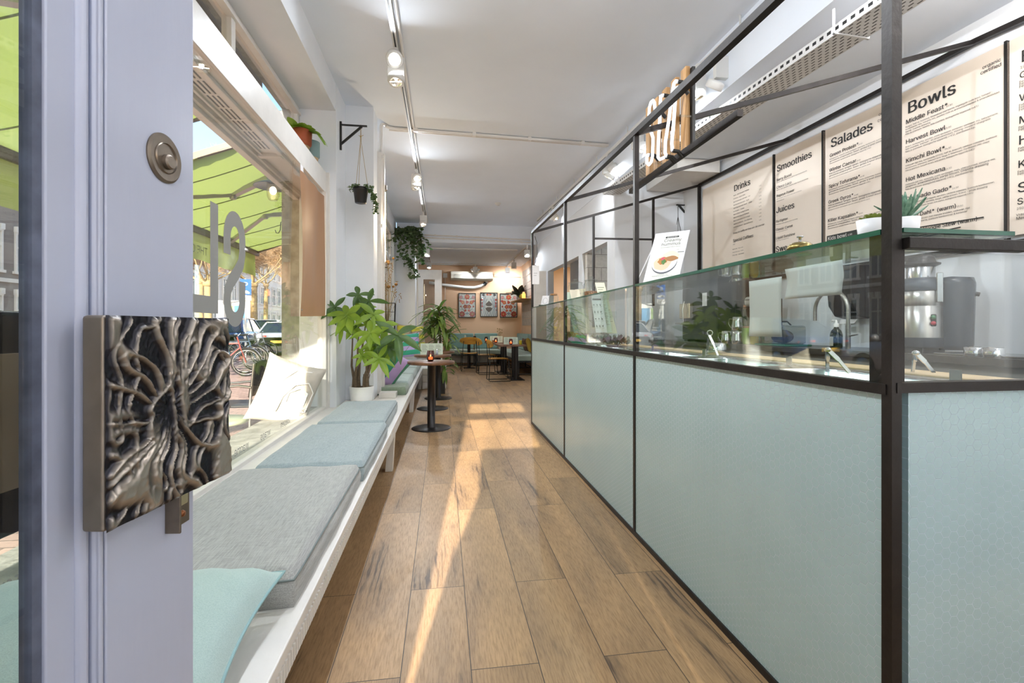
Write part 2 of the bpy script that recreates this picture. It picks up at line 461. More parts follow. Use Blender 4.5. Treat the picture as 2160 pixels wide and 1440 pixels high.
M['pavement'] = brick_mat('clay_paving', hx('#c3a596'), hx('#a98c80'), hx('#7d6a60'), bw=.2, rh=.1, ms=.006, bump=.3)
M['steel'] = mat('stainless_steel', hx('#b9bbbd'), .22, metal=1.0, noise=.08, nscale=30)
M['chrome'] = mat('chrome', hx('#d5d6d8'), .08, metal=1.0)
M['worn_steel'] = mat('brushed_steel', hx('#a9a6a2'), .35, metal=.9, noise=.15, nscale=60)
M['cushion'] = weave_mat('grey_green_linen', hx('#a9a9a6'), hx('#82827f'), 330, .06)
M['cushion_blue'] = weave_mat('blue_grey_linen', hx('#9aa5a8'), hx('#788487'), 330, .08)
M['text'] = mat('black_lettering', hx('#1d1b1b'), .6)
M['white_plastic'] = mat('white_plastic', hx('#dfdedb'), .4)
M['aluminium'] = mat('anodised_aluminium', hx('#a8a5a2'), .35, metal=.8)
M['clear'] = glass_mat('clear_glass', (.93, .96, .96), boost=1.4)
M['paper'] = mat('white_paper', hx('#e6e4e6'), .8)
# ------------------------------------------------------------------ the room shell
ZC = 3.35      # main ceiling
ZK = 2.93      # kitchen ceiling
ZB = 2.95      # ceiling of the back room
YB = 10.45     # beam between the front and the back room
YE = 14.25     # back wall
def sx(Y): return 2.165 + .0125 * (2.4 - Y)        # step of the ceiling along the kitchen
def wx(Y): return 3.02 + .047 * (5.3 - Y)       # right wall of the kitchen

b = MB().box(-1.1, 3.5, -.4, YE, -.1, 0); struct(b.build('floor', M['floor']))
# main ceiling, step and kitchen ceiling are one plastered surface
b = MB()
b.poly([(-1.4, -.4, ZC), (sx(-.4), -.4, ZC), (sx(YB), YB, ZC), (-1.4, YB, ZC)], (0, 0, .12))
struct(b.build('ceiling', M['ceiling']))
b = MB(); b.poly([(sx(-.4), -.4, ZK), (3.6, -.4, ZK), (3.6, 5.75, ZK), (sx(5.75), 5.75, ZK)], (0, 0, ZC + .12 - ZK))
b.poly([(sx(5.75), 5.75, ZK), (3.6, 5.75, ZK), (3.6, YB, ZK), (sx(YB), YB, ZK)], (0, 0, ZC + .12 - ZK))
struct(b.build('ceiling', M['ceiling']))
b = MB().box(-1.38, 4.2, YB + .02, YE, ZB, ZB + .15); struct(b.build('ceiling', M['ceiling']))
b = MB().box(-.985, sx(YB), YB - .005, YB + .25, ZB - .003, ZC - .001); struct(b.build('trim_1', M['ceiling']))

# left wall: pieces round the two shop windows
G = -1.08      # window pane
b = MB()
b.box(-1.42, -1.10, -.4, 10.45, -.12, .335)                    # below the sills
b.box(-1.42, -.98, -.4, 5.0, 3.10, ZC + .12)                   # header of the front window
b.box(-1.42, -.99, 5.0, 10.45, 3.05, ZC + .12)                 # header of the rear window
b.box(-1.30, -.976, 4.575, 5.3, .3, ZC - .001)                          # pier between the windows
b.box(-.98, -.70, 5.0, 5.28, 0, ZC)
b.box(-1.41, -.994, 10.0, 10.44, .3, ZC - .01)
b.box(-1.41, -.984, -.39, .55, .3, ZC - .01)
b.box(-1.40, -.59, YB, YB + .55, 0, ZB)                        # pier below the beam
struct(b.build('wall_left', M['wall']))
b = MB(); b.box(-1.46, -1.10, 4.60, 5.55, -.12, 3.6); b.box(-1.46, -1.3, 5.55, 11, 3.0, 3.9); b.box(-1.46, -1.42, -1, 4.6, 3.1, 3.9); b.box(-1.46, -1.42, 10, 18, -.12, 3.9); b.box(-1.46, -1.42, -.6, 10.4, 3.85, 9)
struct(b.build('wall_outside', M['stone']))
b = MB(); b.box(-1.40, -1.09, .5, 4.6, .335, .372); b.box(-1.40, -1.09, 5.5, 10.0, .335, .372); struct(b.build('trim_2', M['stone']))
# back room
b = MB().box(-2.2, 4.2, YE, YE + .15, 0, ZB); struct(b.build('wall_back', M['peach']))
b = MB().box(2.36, 2.5, 10.6, YE, 0, ZB); struct(b.build('wall_passage', M['peach']))
b = MB().box(-2.3, -2.15, YB, YE, 0, ZB); struct(b.build('wall_side', M['peach']))
# the white wall between the kitchen end and the back room, with two openings
def sw(Y): return sx(Y) + .005
b = MB()
def slab(y0, y1, z0, z1, t=.12):
    b.poly([(sw(y0), y0, z0), (sw(y1), y1, z0), (sw(y1) + t, y1, z0), (sw(y0) + t, y0, z0)], (0, 0, z1 - z0))
slab(5.62, YB + .2, 2.22, ZC); slab(7.03, 7.22, 0, 2.22); slab(9.3, YB + .2, 0, 2.219); slab(5.62, 5.95, 0, 2.22)
struct(b.build('wall_bulkhead', M['wall']))
b = MB(); b.box(2.1, 3.6, 5.6, 5.72, 0, ZK); struct(b.build('wall_kitchen', M['wall']))
M['white_tiles'] = brick_mat('white_wall_tiles', hx('#d8d1c6'), hx('#cfc8bd'), hx('#8d8478'), bw=.2, rh=.2, ms=.004, rot=(pi / 2, 0, 0), rough=.3, bump=.2)
b = MB(); b.box(2.15, 4.0, 6.9, 7.0, 0, ZK); struct(b.build('wall_scullery', M['white_tiles']))
b = MB(); b.box(2.9, 3.0, 7.0, 10.6, 0, ZK); struct(b.build('wall_corridor', M['wall']))
# right wall of the kitchen
b = MB(); b.poly([(wx(-.4), -.4, 0), (wx(5.6), 5.6, 0), (wx(5.6) + .3, 5.6, 0), (wx(-.4) + .3, -.4, 0)], (0, 0, ZK)); struct(b.build('wall_right', M['wall']))
# shop front behind the camera: door opening with a transom light, window over the counter end
b = MB()
b.box(-1.42, -.62, -.4, -.3, 0, ZC); b.box(-.62, .45, -.4, -.3, 2.70, ZC); b.box(-.62, .45, -.4, -.3, 2.27, 2.40)
b.box(.45, .62, -.4, -.3, 0, ZC); b.box(3.1, 3.5, -.4, -.3, 0, ZC); b.box(.62, 3.1, -.4, -.3, 0, .45); b.box(.62, 3.1, -.4, -.3, 2.75, ZC); b.box(-.62, -.29, -.4, -.3, 0, 2.7)
b.poly([(x, -.4, z) for x, z in ((.45, 0), (.45, 1.72), (-.095, 1.72), (-.085, 1.30), (-.20, .98), (-.262, .68), (-.288, 0))], (0, .1, 0))  # unseen panel added to cut the sun patch to a narrow wedge
struct(b.build('wall_front', M['wall']))
b = MB(); b.box(-.03, .45, -.36, -.34, 1.72, 2.27); b.box(-.29, .45, -.36, -.34, 2.40, 2.70); struct(b.build('window_3', M['glass']))

# window of the shop front over the counter end, with an unseen roller blind added for soft fill light
W4 = tag(bpy.data.objects.new('window_4', None), kind='structure'); COL.objects.link(W4); W4.location = (1.86, -.35, .45)
b = MB().box(.62, 3.1, -.375, -.365, .45, 2.75); b.build('pane', M['glass'], W4)
b = MB(); b.grid(lambda u, v: Vector((.63 + 2.46 * u, -.33 + .004 * sin(9 * u), .47 + 2.26 * v)), 10, 4); b.build('roller_blind', cloth_mat('white_blind', hx('#e4e6ea'), .17), W4)
# ------------------------------------------------------------------ front shop window
W1 = tag(bpy.data.objects.new('window_1', None), kind='structure'); COL.objects.link(W1); W1.location = (-1.08, 2.5, .34)
b = MB()
b.box(-1.34, -1.06, .5, 4.57, 2.33, 2.52)                     # transom with its ledge
b.box(-1.12, -1.05, .5, 4.57, .335, .385)                     # bottom rail
b.box(-1.12, -1.045, 4.49, 4.575, .335, 2.33)                 # jamb
b.box(-1.10, -1.03, 4.545, 4.60, .335, 2.52)
b.box(-1.36, -1.30, .5, 4.57, 2.52, 2.56); b.box(-1.36, -1.30, .5, 4.57, 3.045, 3.10)   # upper lights
b.box(-1.36, -1.30, 3.17, 3.23, 2.56, 3.05); b.box(-1.36, -1.30, 4.52, 4.57, 2.56, 3.05)
b.box(-1.33, -1.28, .5, 4.57, 3.03, 3.06)
b.build('window_frame', M['white_paint'], W1, bevel=.004)
b = MB().box(G - .004, G + .004, .55, 4.50, .38, 2.335); b.build('pane', M['glass'], W1)
b = MB().box(-1.332, -1.326, .55, 4.52, 2.555, 3.05); b.build('transom_pane', M['glass'], W1)
# vented head outside the pane
b = MB(); b.box(-1.30, -1.13, .5, 3.55, 2.325, 2.345); b.box(-1.30, -1.13, 3.55, 3.60, 2.30, 2.345); b.box(-1.31, -1.285, .5, 4.6, 2.295, 2.33); b.box(-1.27, -1.255, .5, 3.6, 2.31, 2.33)
b.box(-1.36, -1.31, .5, 4.6, 2.27, 2.36); b.box(-1.15, -1.12, .5, 4.6, 2.31, 2.34)
b.build('vent_head', M['white_paint'], W1, bevel=.003)
b = MB()
for i in range(18):
    y = 3.46 - i * .155
    for k in range(3):
        b.box(-1.235 + k * .026, -1.227 + k * .026, y - .13, y, 2.322, 2.3245)
b.build('vent_slots', M['black'], W1)
# rear window
W2 = tag(bpy.data.objects.new('window_2', None), kind='structure'); COL.objects.link(W2); W2.location = (-1.08, 7.7, .34)
b = MB(); b.box(-1.12, -1.04, 5.30, 5.42, .335, 3.05); b.box(-1.12, -1.05, 5.3, 10.0, .335, .385); b.box(-1.12, -1.05, 9.93, 10.0, .335, 3.05); b.box(-1.12, -1.05, 5.3, 10.0, 2.45, 2.55); b.box(-1.12, -1.05, 7.55, 7.62, .38, 3.05); b.box(-1.12, -1.05, 5.3, 10.0, 3.0, 3.05)
b.box(-.99, -.66, 5.28, 5.34, .38, 3.0); b.box(-.70, -.63, 5.34, 5.37, .38, 3.0)
b.build('window_frame', M['white_paint'], W2, bevel=.004)
b = MB().box(G - .004, G + .004, 5.42, 9.93, .38, 3.0); b.build('pane', M['glass'], W2)
# pavement
b = MB(); b.box(-40, -1.42, -12, 70, -.30, -.12); b.box(-1.42, 8, -12, -.4, -.3, -.12); struct(b.build('pavement', M['pavement']))

# ------------------------------------------------------------------ open shop door in the foreground
D = tag(bpy.data.objects.new('door_1', None), kind='structure'); COL.objects.link(D)
D.location = (-.408, .747, .02); D.rotation_euler = (0, 0, -atan(.113 / .9936))
# local: y along the leaf (free edge at +.086), x = 0 is the face seen, leaf behind it
b = MB()
b.box(-.042, 0, -.086, .086, 0, 2.38); b.box(-.042, 0, -1.0, -.086, 0, .16); b.box(-.042, 0, -1.0, -.086, 2.24, 2.38); b.box(-.042, 0, -1.0, -.90, 0, 2.38)
b.box(-.034, -.010, -.155, -.086, .14, 2.26)
b.tube([(-.008, -.092, .0), (-.008, -.092, 2.38)], .008, 10); b.tube([(-.010, -.112, .15), (-.010, -.112, 2.25)], .008, 10)
b.build('stile', M['door_paint'], D, bevel=.003, local=True)
b = MB().box(-.028, -.014, -.166, -.150, .14, 2.26); b.build('gasket', mat('grey_rubber', hx('#5c6274'), .6, noise=.4, nscale=25), D, local=True)
b = MB().box(-.024, -.018, -.92, -.155, .15, 2.25); b.build('pane', M['glass'], D, local=True)
# lock cylinder
k = MB(); lx, lz = .0, 1.328; ly = .017
rot = Matrix.Rotation(pi / 2, 3, 'Y')
M['lock'] = mat('aged_nickel', hx('#7f7468'), .4, metal=.8, noise=.2, nscale=40)
k.rings([(0, .004), (.0205, .004), (.0215, .006), (.0225, .004), (.032, .0045), (.0355, .002), (.0355, -.004)], (0, ly, lz), 48, rot)
k.rings([(0, .0115), (.0085, .0115), (.0105, .009), (.011, .003)], (0, ly + .001, lz - .005), 32, rot)
lk = k.build('lock_cylinder', M['lock'], D, local=True)
k = MB(); k.cbox((.0115, ly + .001, lz - .006), (.002, .0025, .011))
for a in range(5): t = a * 2 * pi / 5 + .6; k.ball((.0045, ly + .026 * cos(t), lz + .026 * sin(t)), .0016, 8)
k.build('keyhole', M['black'], lk)
# ------------------------------------------------------------------ hammered handle plates on the shop door
from mathutils import noise as MN
M['plate'] = mat('wrinkled_black_metal', hx('#454044'), .3, metal=.75, bump=.06, bscale=200)
def lit_ridges(m):  # painted highlights: ridges coloured lighter, valleys darker, by height
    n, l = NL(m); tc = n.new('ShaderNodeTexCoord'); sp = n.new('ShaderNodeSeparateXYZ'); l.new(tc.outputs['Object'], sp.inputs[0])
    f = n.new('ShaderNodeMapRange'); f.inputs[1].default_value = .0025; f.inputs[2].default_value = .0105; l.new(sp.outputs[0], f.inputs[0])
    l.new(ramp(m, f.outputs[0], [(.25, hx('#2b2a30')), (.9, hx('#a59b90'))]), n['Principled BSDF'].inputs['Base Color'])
lit_ridges(M['plate'])
M['plate_side'] = mat('plate_side', hx('#8f857b'), .42, metal=.7, noise=.15, nscale=30)
dm = D.matrix_basis if False else WM(D)
def on_door(x, y, z): return dm @ Vector((x, y, z))
P = thing('door_handle_plate', Vector((-.366, .7155, .989)), 'square black wrinkled metal push plate on the white door stile', 'door handle', rz=-atan(.175))
b = MB(); n = 150
def ridge(x): return (1 - min(1, abs(x) * 3.0)) ** 1.3
def fold(u, v):
    x, y = u - .42, v - .50; wx_, wy_ = MN.noise((u * 4, v * 4, 3.1)), MN.noise((u * 4, v * 4, 9.7))
    a = math.atan2(y + .05 * wy_, x + .05 * wx_); r = sqrt(x * x + y * y)
    k1 = ridge(MN.noise((a * 3.4 + .9 * wx_, r * 2.6 + .6 * wy_, 1.7)))
    k2 = ridge(MN.noise((u * 9 + 1.6 * wy_, v * 4.5 + 1.6 * wx_, 5.2)))
    k3 = ridge(MN.noise((u * 22 + wx_, v * 20 + wy_, 8.8)))
    return .0085 * (max(k1 * min(1, r * 5), k2 * .8) + .12 * k3)
def pl(u, v):
    e = min(u, 1 - u, v, 1 - v); k = min(1, e / .02)
    return Vector((.002 + fold(u, v) * (.25 + .75 * k), -.112 + .226 * u, -.125 + .25 * v))
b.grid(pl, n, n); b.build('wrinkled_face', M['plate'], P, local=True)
b = MB().box(-.026, .0008, -.112, .114, -.125, .125); b.build('plate_side', M['plate_side'], P, bevel=.004, local=True)
b = MB().box(-.040, -.026, -.04, .04, -.06, .06); b.build('mount', M['black'], P, local=True)
P2 = thing('door_handle_plate', on_door(-.105, .02, .975), 'dark edged handle plate with pale wooden back behind the door glass', 'door handle', rz=D.rotation_euler.z)
b = MB().box(-.02, .0, -.40, .06, -.15, .125); b.build('plate_side', M['black_plastic'], P2, bevel=.003, local=True)
b = MB().box(.0, .004, -.40, .06, -.093, .073); b.build('wooden_back', mat('pale_plywood', hx('#b49d80'), .5, noise=.12, nscale=8), P2, local=True)
b = MB(); b.lathe([(0, .004), (.008, .003), (.008, 0)], (.004, -.19, .0), 16, Matrix.Rotation(pi / 2, 3, 'Y')); b.build('screw', M['steel'], P2, local=True)
b = MB().box(.0, .06, -.02, .05, -.04, .04); b.build('mount', M['black'], P2, local=True)
# strike latch below the plate
L = thing('door_latch', on_door(.0, .045, .83), 'small brass latch bracket below the wrinkled handle plate', 'latch', rz=D.rotation_euler.z)
b = MB().box(0, .003, -.024, .026, -.055, .055).box(0, .022, -.026, -.022, -.055, .055); b.build('bracket', M['lock'], L, bevel=.001, local=True)
b = MB().box(.003, .014, -.012, .006, -.02, .05); b.build('bolt', mat('pale_brass', hx('#cbbf9e'), .3, metal=.9), L, bevel=.002, local=True)
b = MB().lathe([(0, .004), (.004, .0035), (.0055, 0)], (.003, .008, -.038), 14, Matrix.Rotation(pi / 2, 3, 'Y')); b.build('screw', mat('copper', hx('#8a5a3c'), .4, metal=.9), L, local=True)

# ------------------------------------------------------------------ wall bench
BX0, BX1, BZ = -1.055, -.36, .36
BN = thing('bench', (-.7, 4.5, 0), 'long white painted wall bench with slotted front below the shop windows', 'bench')
b = MB()
b.box(BX0, -.70, .6, 10.4, BZ - .03, BZ); b.box(-.70, BX1 + .0, .6, 9.9, BZ - .03, BZ)
b.build('seat', M['white_paint'], BN, bevel=.004)
b = MB(); b.box(BX1 - .028, BX1 - .004, .6, 9.9, .272, .33)
b.build('front_rail', M['white_paint'], BN, bevel=.003)
b = MB()
for i in range(250):
    y = .62 + i * .0195
    if y > 5.3: break
    b.box(BX1 - .004, BX1 + .001, y, y + .0085, .285, .325)
b.build('slats', M['white_paint'], BN)
for y in (.95, 3.75, 6.3, 8.6):
    b = MB(); b.poly([(BX1 - .045, y - .045, .33), (BX1 - .0, y - .045, .33), (BX1 - .02, y - .045, 0), (BX1 - .075, y - .045, 0)], (0, .075, 0))
    b.build('leg', M['white_paint'], BN, bevel=.003)
for i in range(6):
    b = MB(); y = 4.85 + i * .85; b.poly([(BX1 - .01, y, .33), (BX1 - .01, y + .09, .33), (BX1 - .01, y + .085, .30), (BX1 - .01, y + .05, .27), (BX1 - .01, y + .02, .275)], (-.02, 0, 0))
    b.build('bracket', M['white_paint'], BN)
# planked box closing the bench at its far end
PB = thing('planked_box', (-.18, 8.9, 0), 'low white planked box at the far end of the bench', 'box bench')
b = MB()
for k in range(3): b.box(-.36, .06, 8.55, 8.575, .012 + k * .12, .125 + k * .12)
b.build('front_planks', M['white_paint'], PB, bevel=.004)
b = MB().box(-.36, .06, 8.575, 10.4, 0, .37); b.build('body', M['white_paint'], PB)

def pad(x0, x1, y0, y1, z0, h, name, m, label, group, seed, cat='seat cushion', piping=True):
    """boxed seat cushion with crowned top, soft corners and a piped edge"""
    q = random.Random(seed); b = MB()
    cx, cy, wx_, wy_ = (x0 + x1) / 2, (y0 + y1) / 2, x1 - x0, y1 - y0
    ph = [q.uniform(0, 6) for _ in range(6)]
    nu, nv = 34, 40
    def se(t, e=.42): return (abs(t) ** e) * (1 if t >= 0 else -1)
    def fn(top):
        def g(u, v):
            a, c = u * 2 - 1, v * 2 - 1
            e = max(abs(a), abs(c)); d = 1 - e
            round_ = min(1, d / .07); k = sqrt(1 - (1 - round_) ** 2)
            ins = 1 - (.012 if top else .02) * (1 - k)
            z = z0 + (h * (.74 + .26 * k) + .006 * (1 - a * a) * (1 - c * c) + .0028 * sin(9 * a + ph[0] + 3 * c) * sin(7 * c + ph[1]) * k if top else .0)
            rr = 1 - .02 * max(0, abs(a) - .9) * max(0, abs(c) - .9) * 40
            return Vector((cx + a * wx_ / 2 * ins * rr, cy + c * wy_ / 2 * ins * rr, z))
        return g
    b.grid(fn(True), nu, nv); b.grid(fn(False), nu, nv)
    T = fn(True); ring = [(i / nu, 0) for i in range(nu)] + [(1, j / nv) for j in range(nv)] + [(1 - i / nu, 1) for i in range(nu)] + [(0, 1 - j / nv) for j in range(nv)]
    rows = []
    for k in range(7):
        t = k / 6; rw = []
        for i, (u, v) in enumerate(ring):
            p = T(u, v); zt = p.z; o = (Vector((p.x - cx, p.y - cy, 0))).normalized()
            bulge = .010 * sin(pi * t) + .0022 * sin(i * .55 + ph[2]) * sin(pi * t)
            p = p + o * bulge; p.z = z0 + (zt - z0) * t; rw.append(p)
        rows.append(rw)
    n = len(ring); vs = [p for rw in rows for p in rw]
    b.add(vs, [(k * n + i, k * n + (i + 1) % n, (k + 1) * n + (i + 1) % n, (k + 1) * n + i) for k in range(6) for i in range(n)], True)
    C = thing(name, (cx, cy, z0), label, cat, group)
    b.build('cover', m, C)
    if piping:
        b = MB(); b.tube([T(u, v) + Vector((0, 0, .001)) for u, v in ring], .003, 6, closed=True); b.build('piping', M['seam'], C)
    return C
M['seam'] = mat('cushion_seam', hx('#6f7877'), .9)
g = 'seat cushions on the near bench'
pad(-.93, -.385, 1.315, 2.335, BZ, .095, 'seat_cushion', M['cushion'], 'nearest grey linen seat cushion, behind the teal pillow on the bench', g, 1)
pad(-.88, -.375, 2.35, 3.36, BZ, .09, 'seat_cushion', M['cushion_blue'], 'middle blue grey seat cushion on the near part of the bench', g, 2)
pad(-.86, -.40, 3.38, 4.36, BZ, .09, 'seat_cushion', M['cushion_blue'], 'blue grey seat cushion just in front of the white potted tree', g, 3)
g = 'thin pads on the far bench'
M['pad'] = weave_mat('pale_mint_cotton', hx('#b3beb9'), hx('#93a29c')); M['pad_green'] = weave_mat('moss_cotton', hx('#8fa08c'), hx('#6d7f6c'))
lab = ['dull green seat pad under the striped pillow beside the wooden block', 'pale mint seat pad right behind the dull green pad', 'pale mint seat pad in the middle of the far row', 'pale mint seat pad left of the second round table', 'last pale mint seat pad, under the leaning striped pillow']
ys = [5.30, 5.75, 6.75, 7.72, 8.70, 9.75]
for i in range(5): pad(-.93 if i else -.72, -.40, ys[i], ys[i + 1] - .02, BZ, .10 if i else .085, 'seat_pad', M['pad'] if i else M['pad_green'], lab[i], g, 10 + i, piping=False)
WB = MB().box(-.66, -.485, 5.08, 5.25, BZ, BZ + .055); tag(WB.build('wooden_block', M['white_paint'], bevel=.004), 'white painted wooden block on the bench beside the pier', 'block')

def pillow(name, c, size, thick, rot, m, label, group=None, seed=0, cat='pillow', trim=None):
    """stuffed square pillow with pulled corners; local x, y in its plane"""
    q = random.Random(seed); ph = [q.uniform(0, 6) for _ in range(8)]
    T = thing(name, c, label, cat, group); T.rotation_euler = rot
    b = MB(); n = 28
    def g(s):
        def f(u, v):
            a, d = u * 2 - 1, v * 2 - 1
            pinch = 1 - .10 * (1 - a * a) * (abs(d) ** 3) ; pinch2 = 1 - .10 * (1 - d * d) * (abs(a) ** 3)
            h = thick / 2 * ((1 - a ** 4) * (1 - d ** 4)) ** .55
            h *= 1 + .07 * sin(4 * a + ph[0]) * sin(5 * d + ph[1])
            wr = .004 * sin(22 * a * d + ph[2]) * (abs(a * d)) ** .6
            return Vector((a * size[0] / 2 * pinch2, d * size[1] / 2 * pinch, s * (h + wr * (h > 0))))
        return f
    b.grid(g(1), n, n); b.grid(lambda u, v: g(-1)(1 - u, v), n, n)
    b.build('cover', m, T, local=True)
    if trim:
        e = [(i / n, 0) for i in range(n)] + [(1, i / n) for i in range(n)] + [(1 - i / n, 1) for i in range(n)] + [(0, 1 - i / n) for i in range(n)]
        b = MB(); b.tube([g(1)(u, v) for u, v in e], .004, 6, closed=True); b.build('trim', trim, T, local=True)
    return T
M['teal'] = weave_mat('pale_teal_cotton', hx('#a9bdb8'), hx('#9aafab'), 400, 1)
M['teal_seam'] = mat('teal_seam', hx('#87a5a6'), .9)
pillow('pillow', (-.70, 1.035, .455), (.62, .50), .15, (radians(6), radians(3), radians(4)), M['teal'], 'pale teal pillow lying on the bench behind the door', None, 5, trim=M['teal_seam'])
M['violet_stripe'] = stripe_mat('violet_green_stripes', [hx('#2f7d5a'), hx('#a58cb4')], .10, 0, off=.1)
M['teal_stripe'] = stripe_mat('lilac_green_stripes', [hx('#39a083'), hx('#b8a6d6')], .085, 1, off=.2)
M['yellow_stripe'] = stripe_mat('yellow_beige_stripes', [hx('#c3bb3c'), hx('#ab9a80')], .085, 1)
pillow('striped_pillow', (-.66, 5.60, .65), (.46, .46), .15, (radians(78), radians(38), radians(6)), M['violet_stripe'], 'green and violet striped pillow on its corner on the dull green pad', 'striped pillows', 6)
pillow('striped_pillow', (-.70, 9.55, .74), (.52, .50), .16, (radians(72), radians(-6), radians(2)), M['teal_stripe'], 'lilac and green striped pillow with ruffled edge leaning on the far pier', 'striped pillows', 7, trim=mat('lilac_ruffle', hx('#b3a5dc'), .9))
pillow('striped_pillow', (-.82, 10.14, .87), (.30, .62), .14, (radians(82), radians(4), radians(3)), M['yellow_stripe'], 'yellow and beige striped pillow standing left behind the lilac one', 'striped pillows', 8)
pillow('striped_pillow', (-.49 - .02, 10.20, .85), (.28, .58), .14, (radians(84), radians(-8), radians(0)), M['yellow_stripe'], 'yellow and beige striped pillow leaning on the far pier, right one', 'striped pillows', 9)
# ------------------------------------------------------------------ service counter: black steel frame, tiled front
CX = 1.0; CY0 = .945; CZ = .955
def pole(b, x, y, z0, z1, t=.026): b.box(x - t / 2, x + t / 2, y - t / 2, y + t / 2, z0, z1)
FR = thing('service_counter', (1.3, 3.1, 0), 'sage green hexagon tiled service counter with black steel frame and glass guard', 'counter')
CB = GG = FR
PY = [5.33, 3.855, 2.39, CY0]
FZ = [2.20, 2.165, 2.14, 2.12]
def ftop(y):
    return 2.10 + (y - CY0) * .019
for i, y in enumerate(PY):
    b = MB(); pole(b, CX + .013, y, 0 if i else 0, 2.9 if i == 3 else ftop(y), .026 if i == 3 else .024)
    b.build('post', M['black_steel'], FR)
b = MB(); b.bar((CX + .012, PY[0], CZ + .013), (CX + .012, CY0, CZ + .003), .03, .024); b.bar((CX + .012, CY0, CZ + .008), (2.3, CY0, CZ + .008), .03, .023)
b.build('counter_rail', M['black_steel'], FR)
b = MB(); b.bar((CX + .012, PY[0], .012), (CX + .012, CY0, .012), .026); b.bar((CX + .012, CY0, .012), (2.3, CY0, .012), .026); b.build('floor_rail', M['black_steel'], FR)
b = MB(); b.bar((CX + .012, PY[0], ftop(PY[0])), (CX + .012, .1, ftop(.1)), .03); b.build('top_rail', M['black_steel'], FR)
# sloping bars up to the rail on the kitchen wall
def on_wall(px, py):
    p = at(px, py, X=3.05)
    for _ in range(6): p = at(px, py, X=wx(p.y) - .03)
    return p
ends = [on_wall(1475, 391), on_wall(1664, 294), on_wall(2056, 88)]
for i in range(3):
    b = MB(); b.bar((CX + .012, PY[i], ftop(PY[i])), ends[i], .022, .026); b.build('slanted_bar', M['black_steel'], FR)
# black grid hanging under the rear slanted bar
E0 = Vector((CX + .012, PY[0], ftop(PY[0]))); E1 = ends[0]
def bar_at(px):
    lo, hi = 0.0, 1.0
    def prj(t):
        p = E0.lerp(E1, t); xc = p.x * _c - p.y * _s; d = p.x * _s + p.y * _c
        return 1080 + 1000 * xc / d
    for _ in range(40):
        mi = (lo + hi) / 2
        if prj(mi) < px: lo = mi
        else: hi = mi
    return E0.lerp(E1, lo)
GR = []
for px, zb in ((1252, 1.1), (1378, 1.35)):
    p = bar_at(px); q = p.copy(); q.z = zb; GR.append(p)
    b = MB(); b.bar(p, q, .024); b.build('grid_post', M['black_steel'], FR)
z = at(1255, 503, Y=GR[0].y).z
e2 = E1.copy(); e2.z = z
g0 = GR[0].copy(); g0.z = z; g1 = GR[1].copy(); g1.z = z
b = MB(); b.bar(g0, g1, .02); b.build('grid_bar', M['black_steel'], FR)
b = MB(); b.bar(E1, (E1.x, E1.y, 1.0), .03); b.build('wall_post', M['black_steel'], FR)
b = MB(); b.bar(E1, ends[2], .03); b.bar(ends[2], on_wall(2250, 0), .03); b.build('wall_rail', M['black_steel'], FR)
# tiled panels
for i in range(3):
    b = MB().box(CX + .006, CX + .05, PY[i + 1] + .013, PY[i] - .013, .024, CZ); b.build('tiled_panel', M['hex_side'], CB)
b = MB().box(CX + .05, 2.3, CY0 - .006, CY0 + .04, .024, CZ); b.build('tiled_end', M['hex_end'], CB)
b = MB().box(CX + .02, 1.62, CY0 + .04, 5.3, .80, .815); b.box(1.58, 1.62, CY0 + .04, 5.3, 0, .80); b.build('carcass', M['worn_steel'], CB)
# glass guard
GZ = 1.315
b = MB()
for i in range(3): b.box(CX + .004, CX + .010, PY[i + 1] + .016, PY[i] - .016, CZ + .014, GZ)
b.build('front_pane', M['guard_glass'], GG)
b = MB().box(CX + .04, 2.3, CY0 - .003, CY0 + .003, CZ + .022, 1.272); b.build('end_pane', M['glass'], GG)
M['shelf_glass'] = glass_mat('shelf_glass', (.86, .95, .91), boost=1.3)
b = MB().box(CX + .010, 1.35, CY0 + .0, 2.385, GZ, GZ + .01); b.box(CX + .01, 1.35, 2.40, 5.3, GZ, GZ + .01); b.build('shelf', M['shelf_glass'], GG)
b = MB().box(CX + .0, CX + .010, CY0 + .016, 2.375, GZ - .001, GZ + .011); b.box(CX + .0, CX + .004, 2.40, 5.3, GZ + .004, GZ + .010); b.box(CX + .03, 1.33, CY0 - .014, CY0, GZ, GZ + .01); b.build('glass_edge', M['green_edge'], GG)
b = MB().box(CX + .028, 1.352, CY0 - .03, CY0 - .004, 1.276, 1.302); b.build('shelf_bar', M['black_steel'], GG, bevel=.002)
b = MB().box(CX + .026, CX + .034, CY0 - .012, CY0 + .012, CZ + .02, 1.276); b.box(CX + .006, CX + .014, CY0 + .016, CY0 + .05, CZ + .014, GZ); b.build('corner_strip', M['black_steel'], GG)
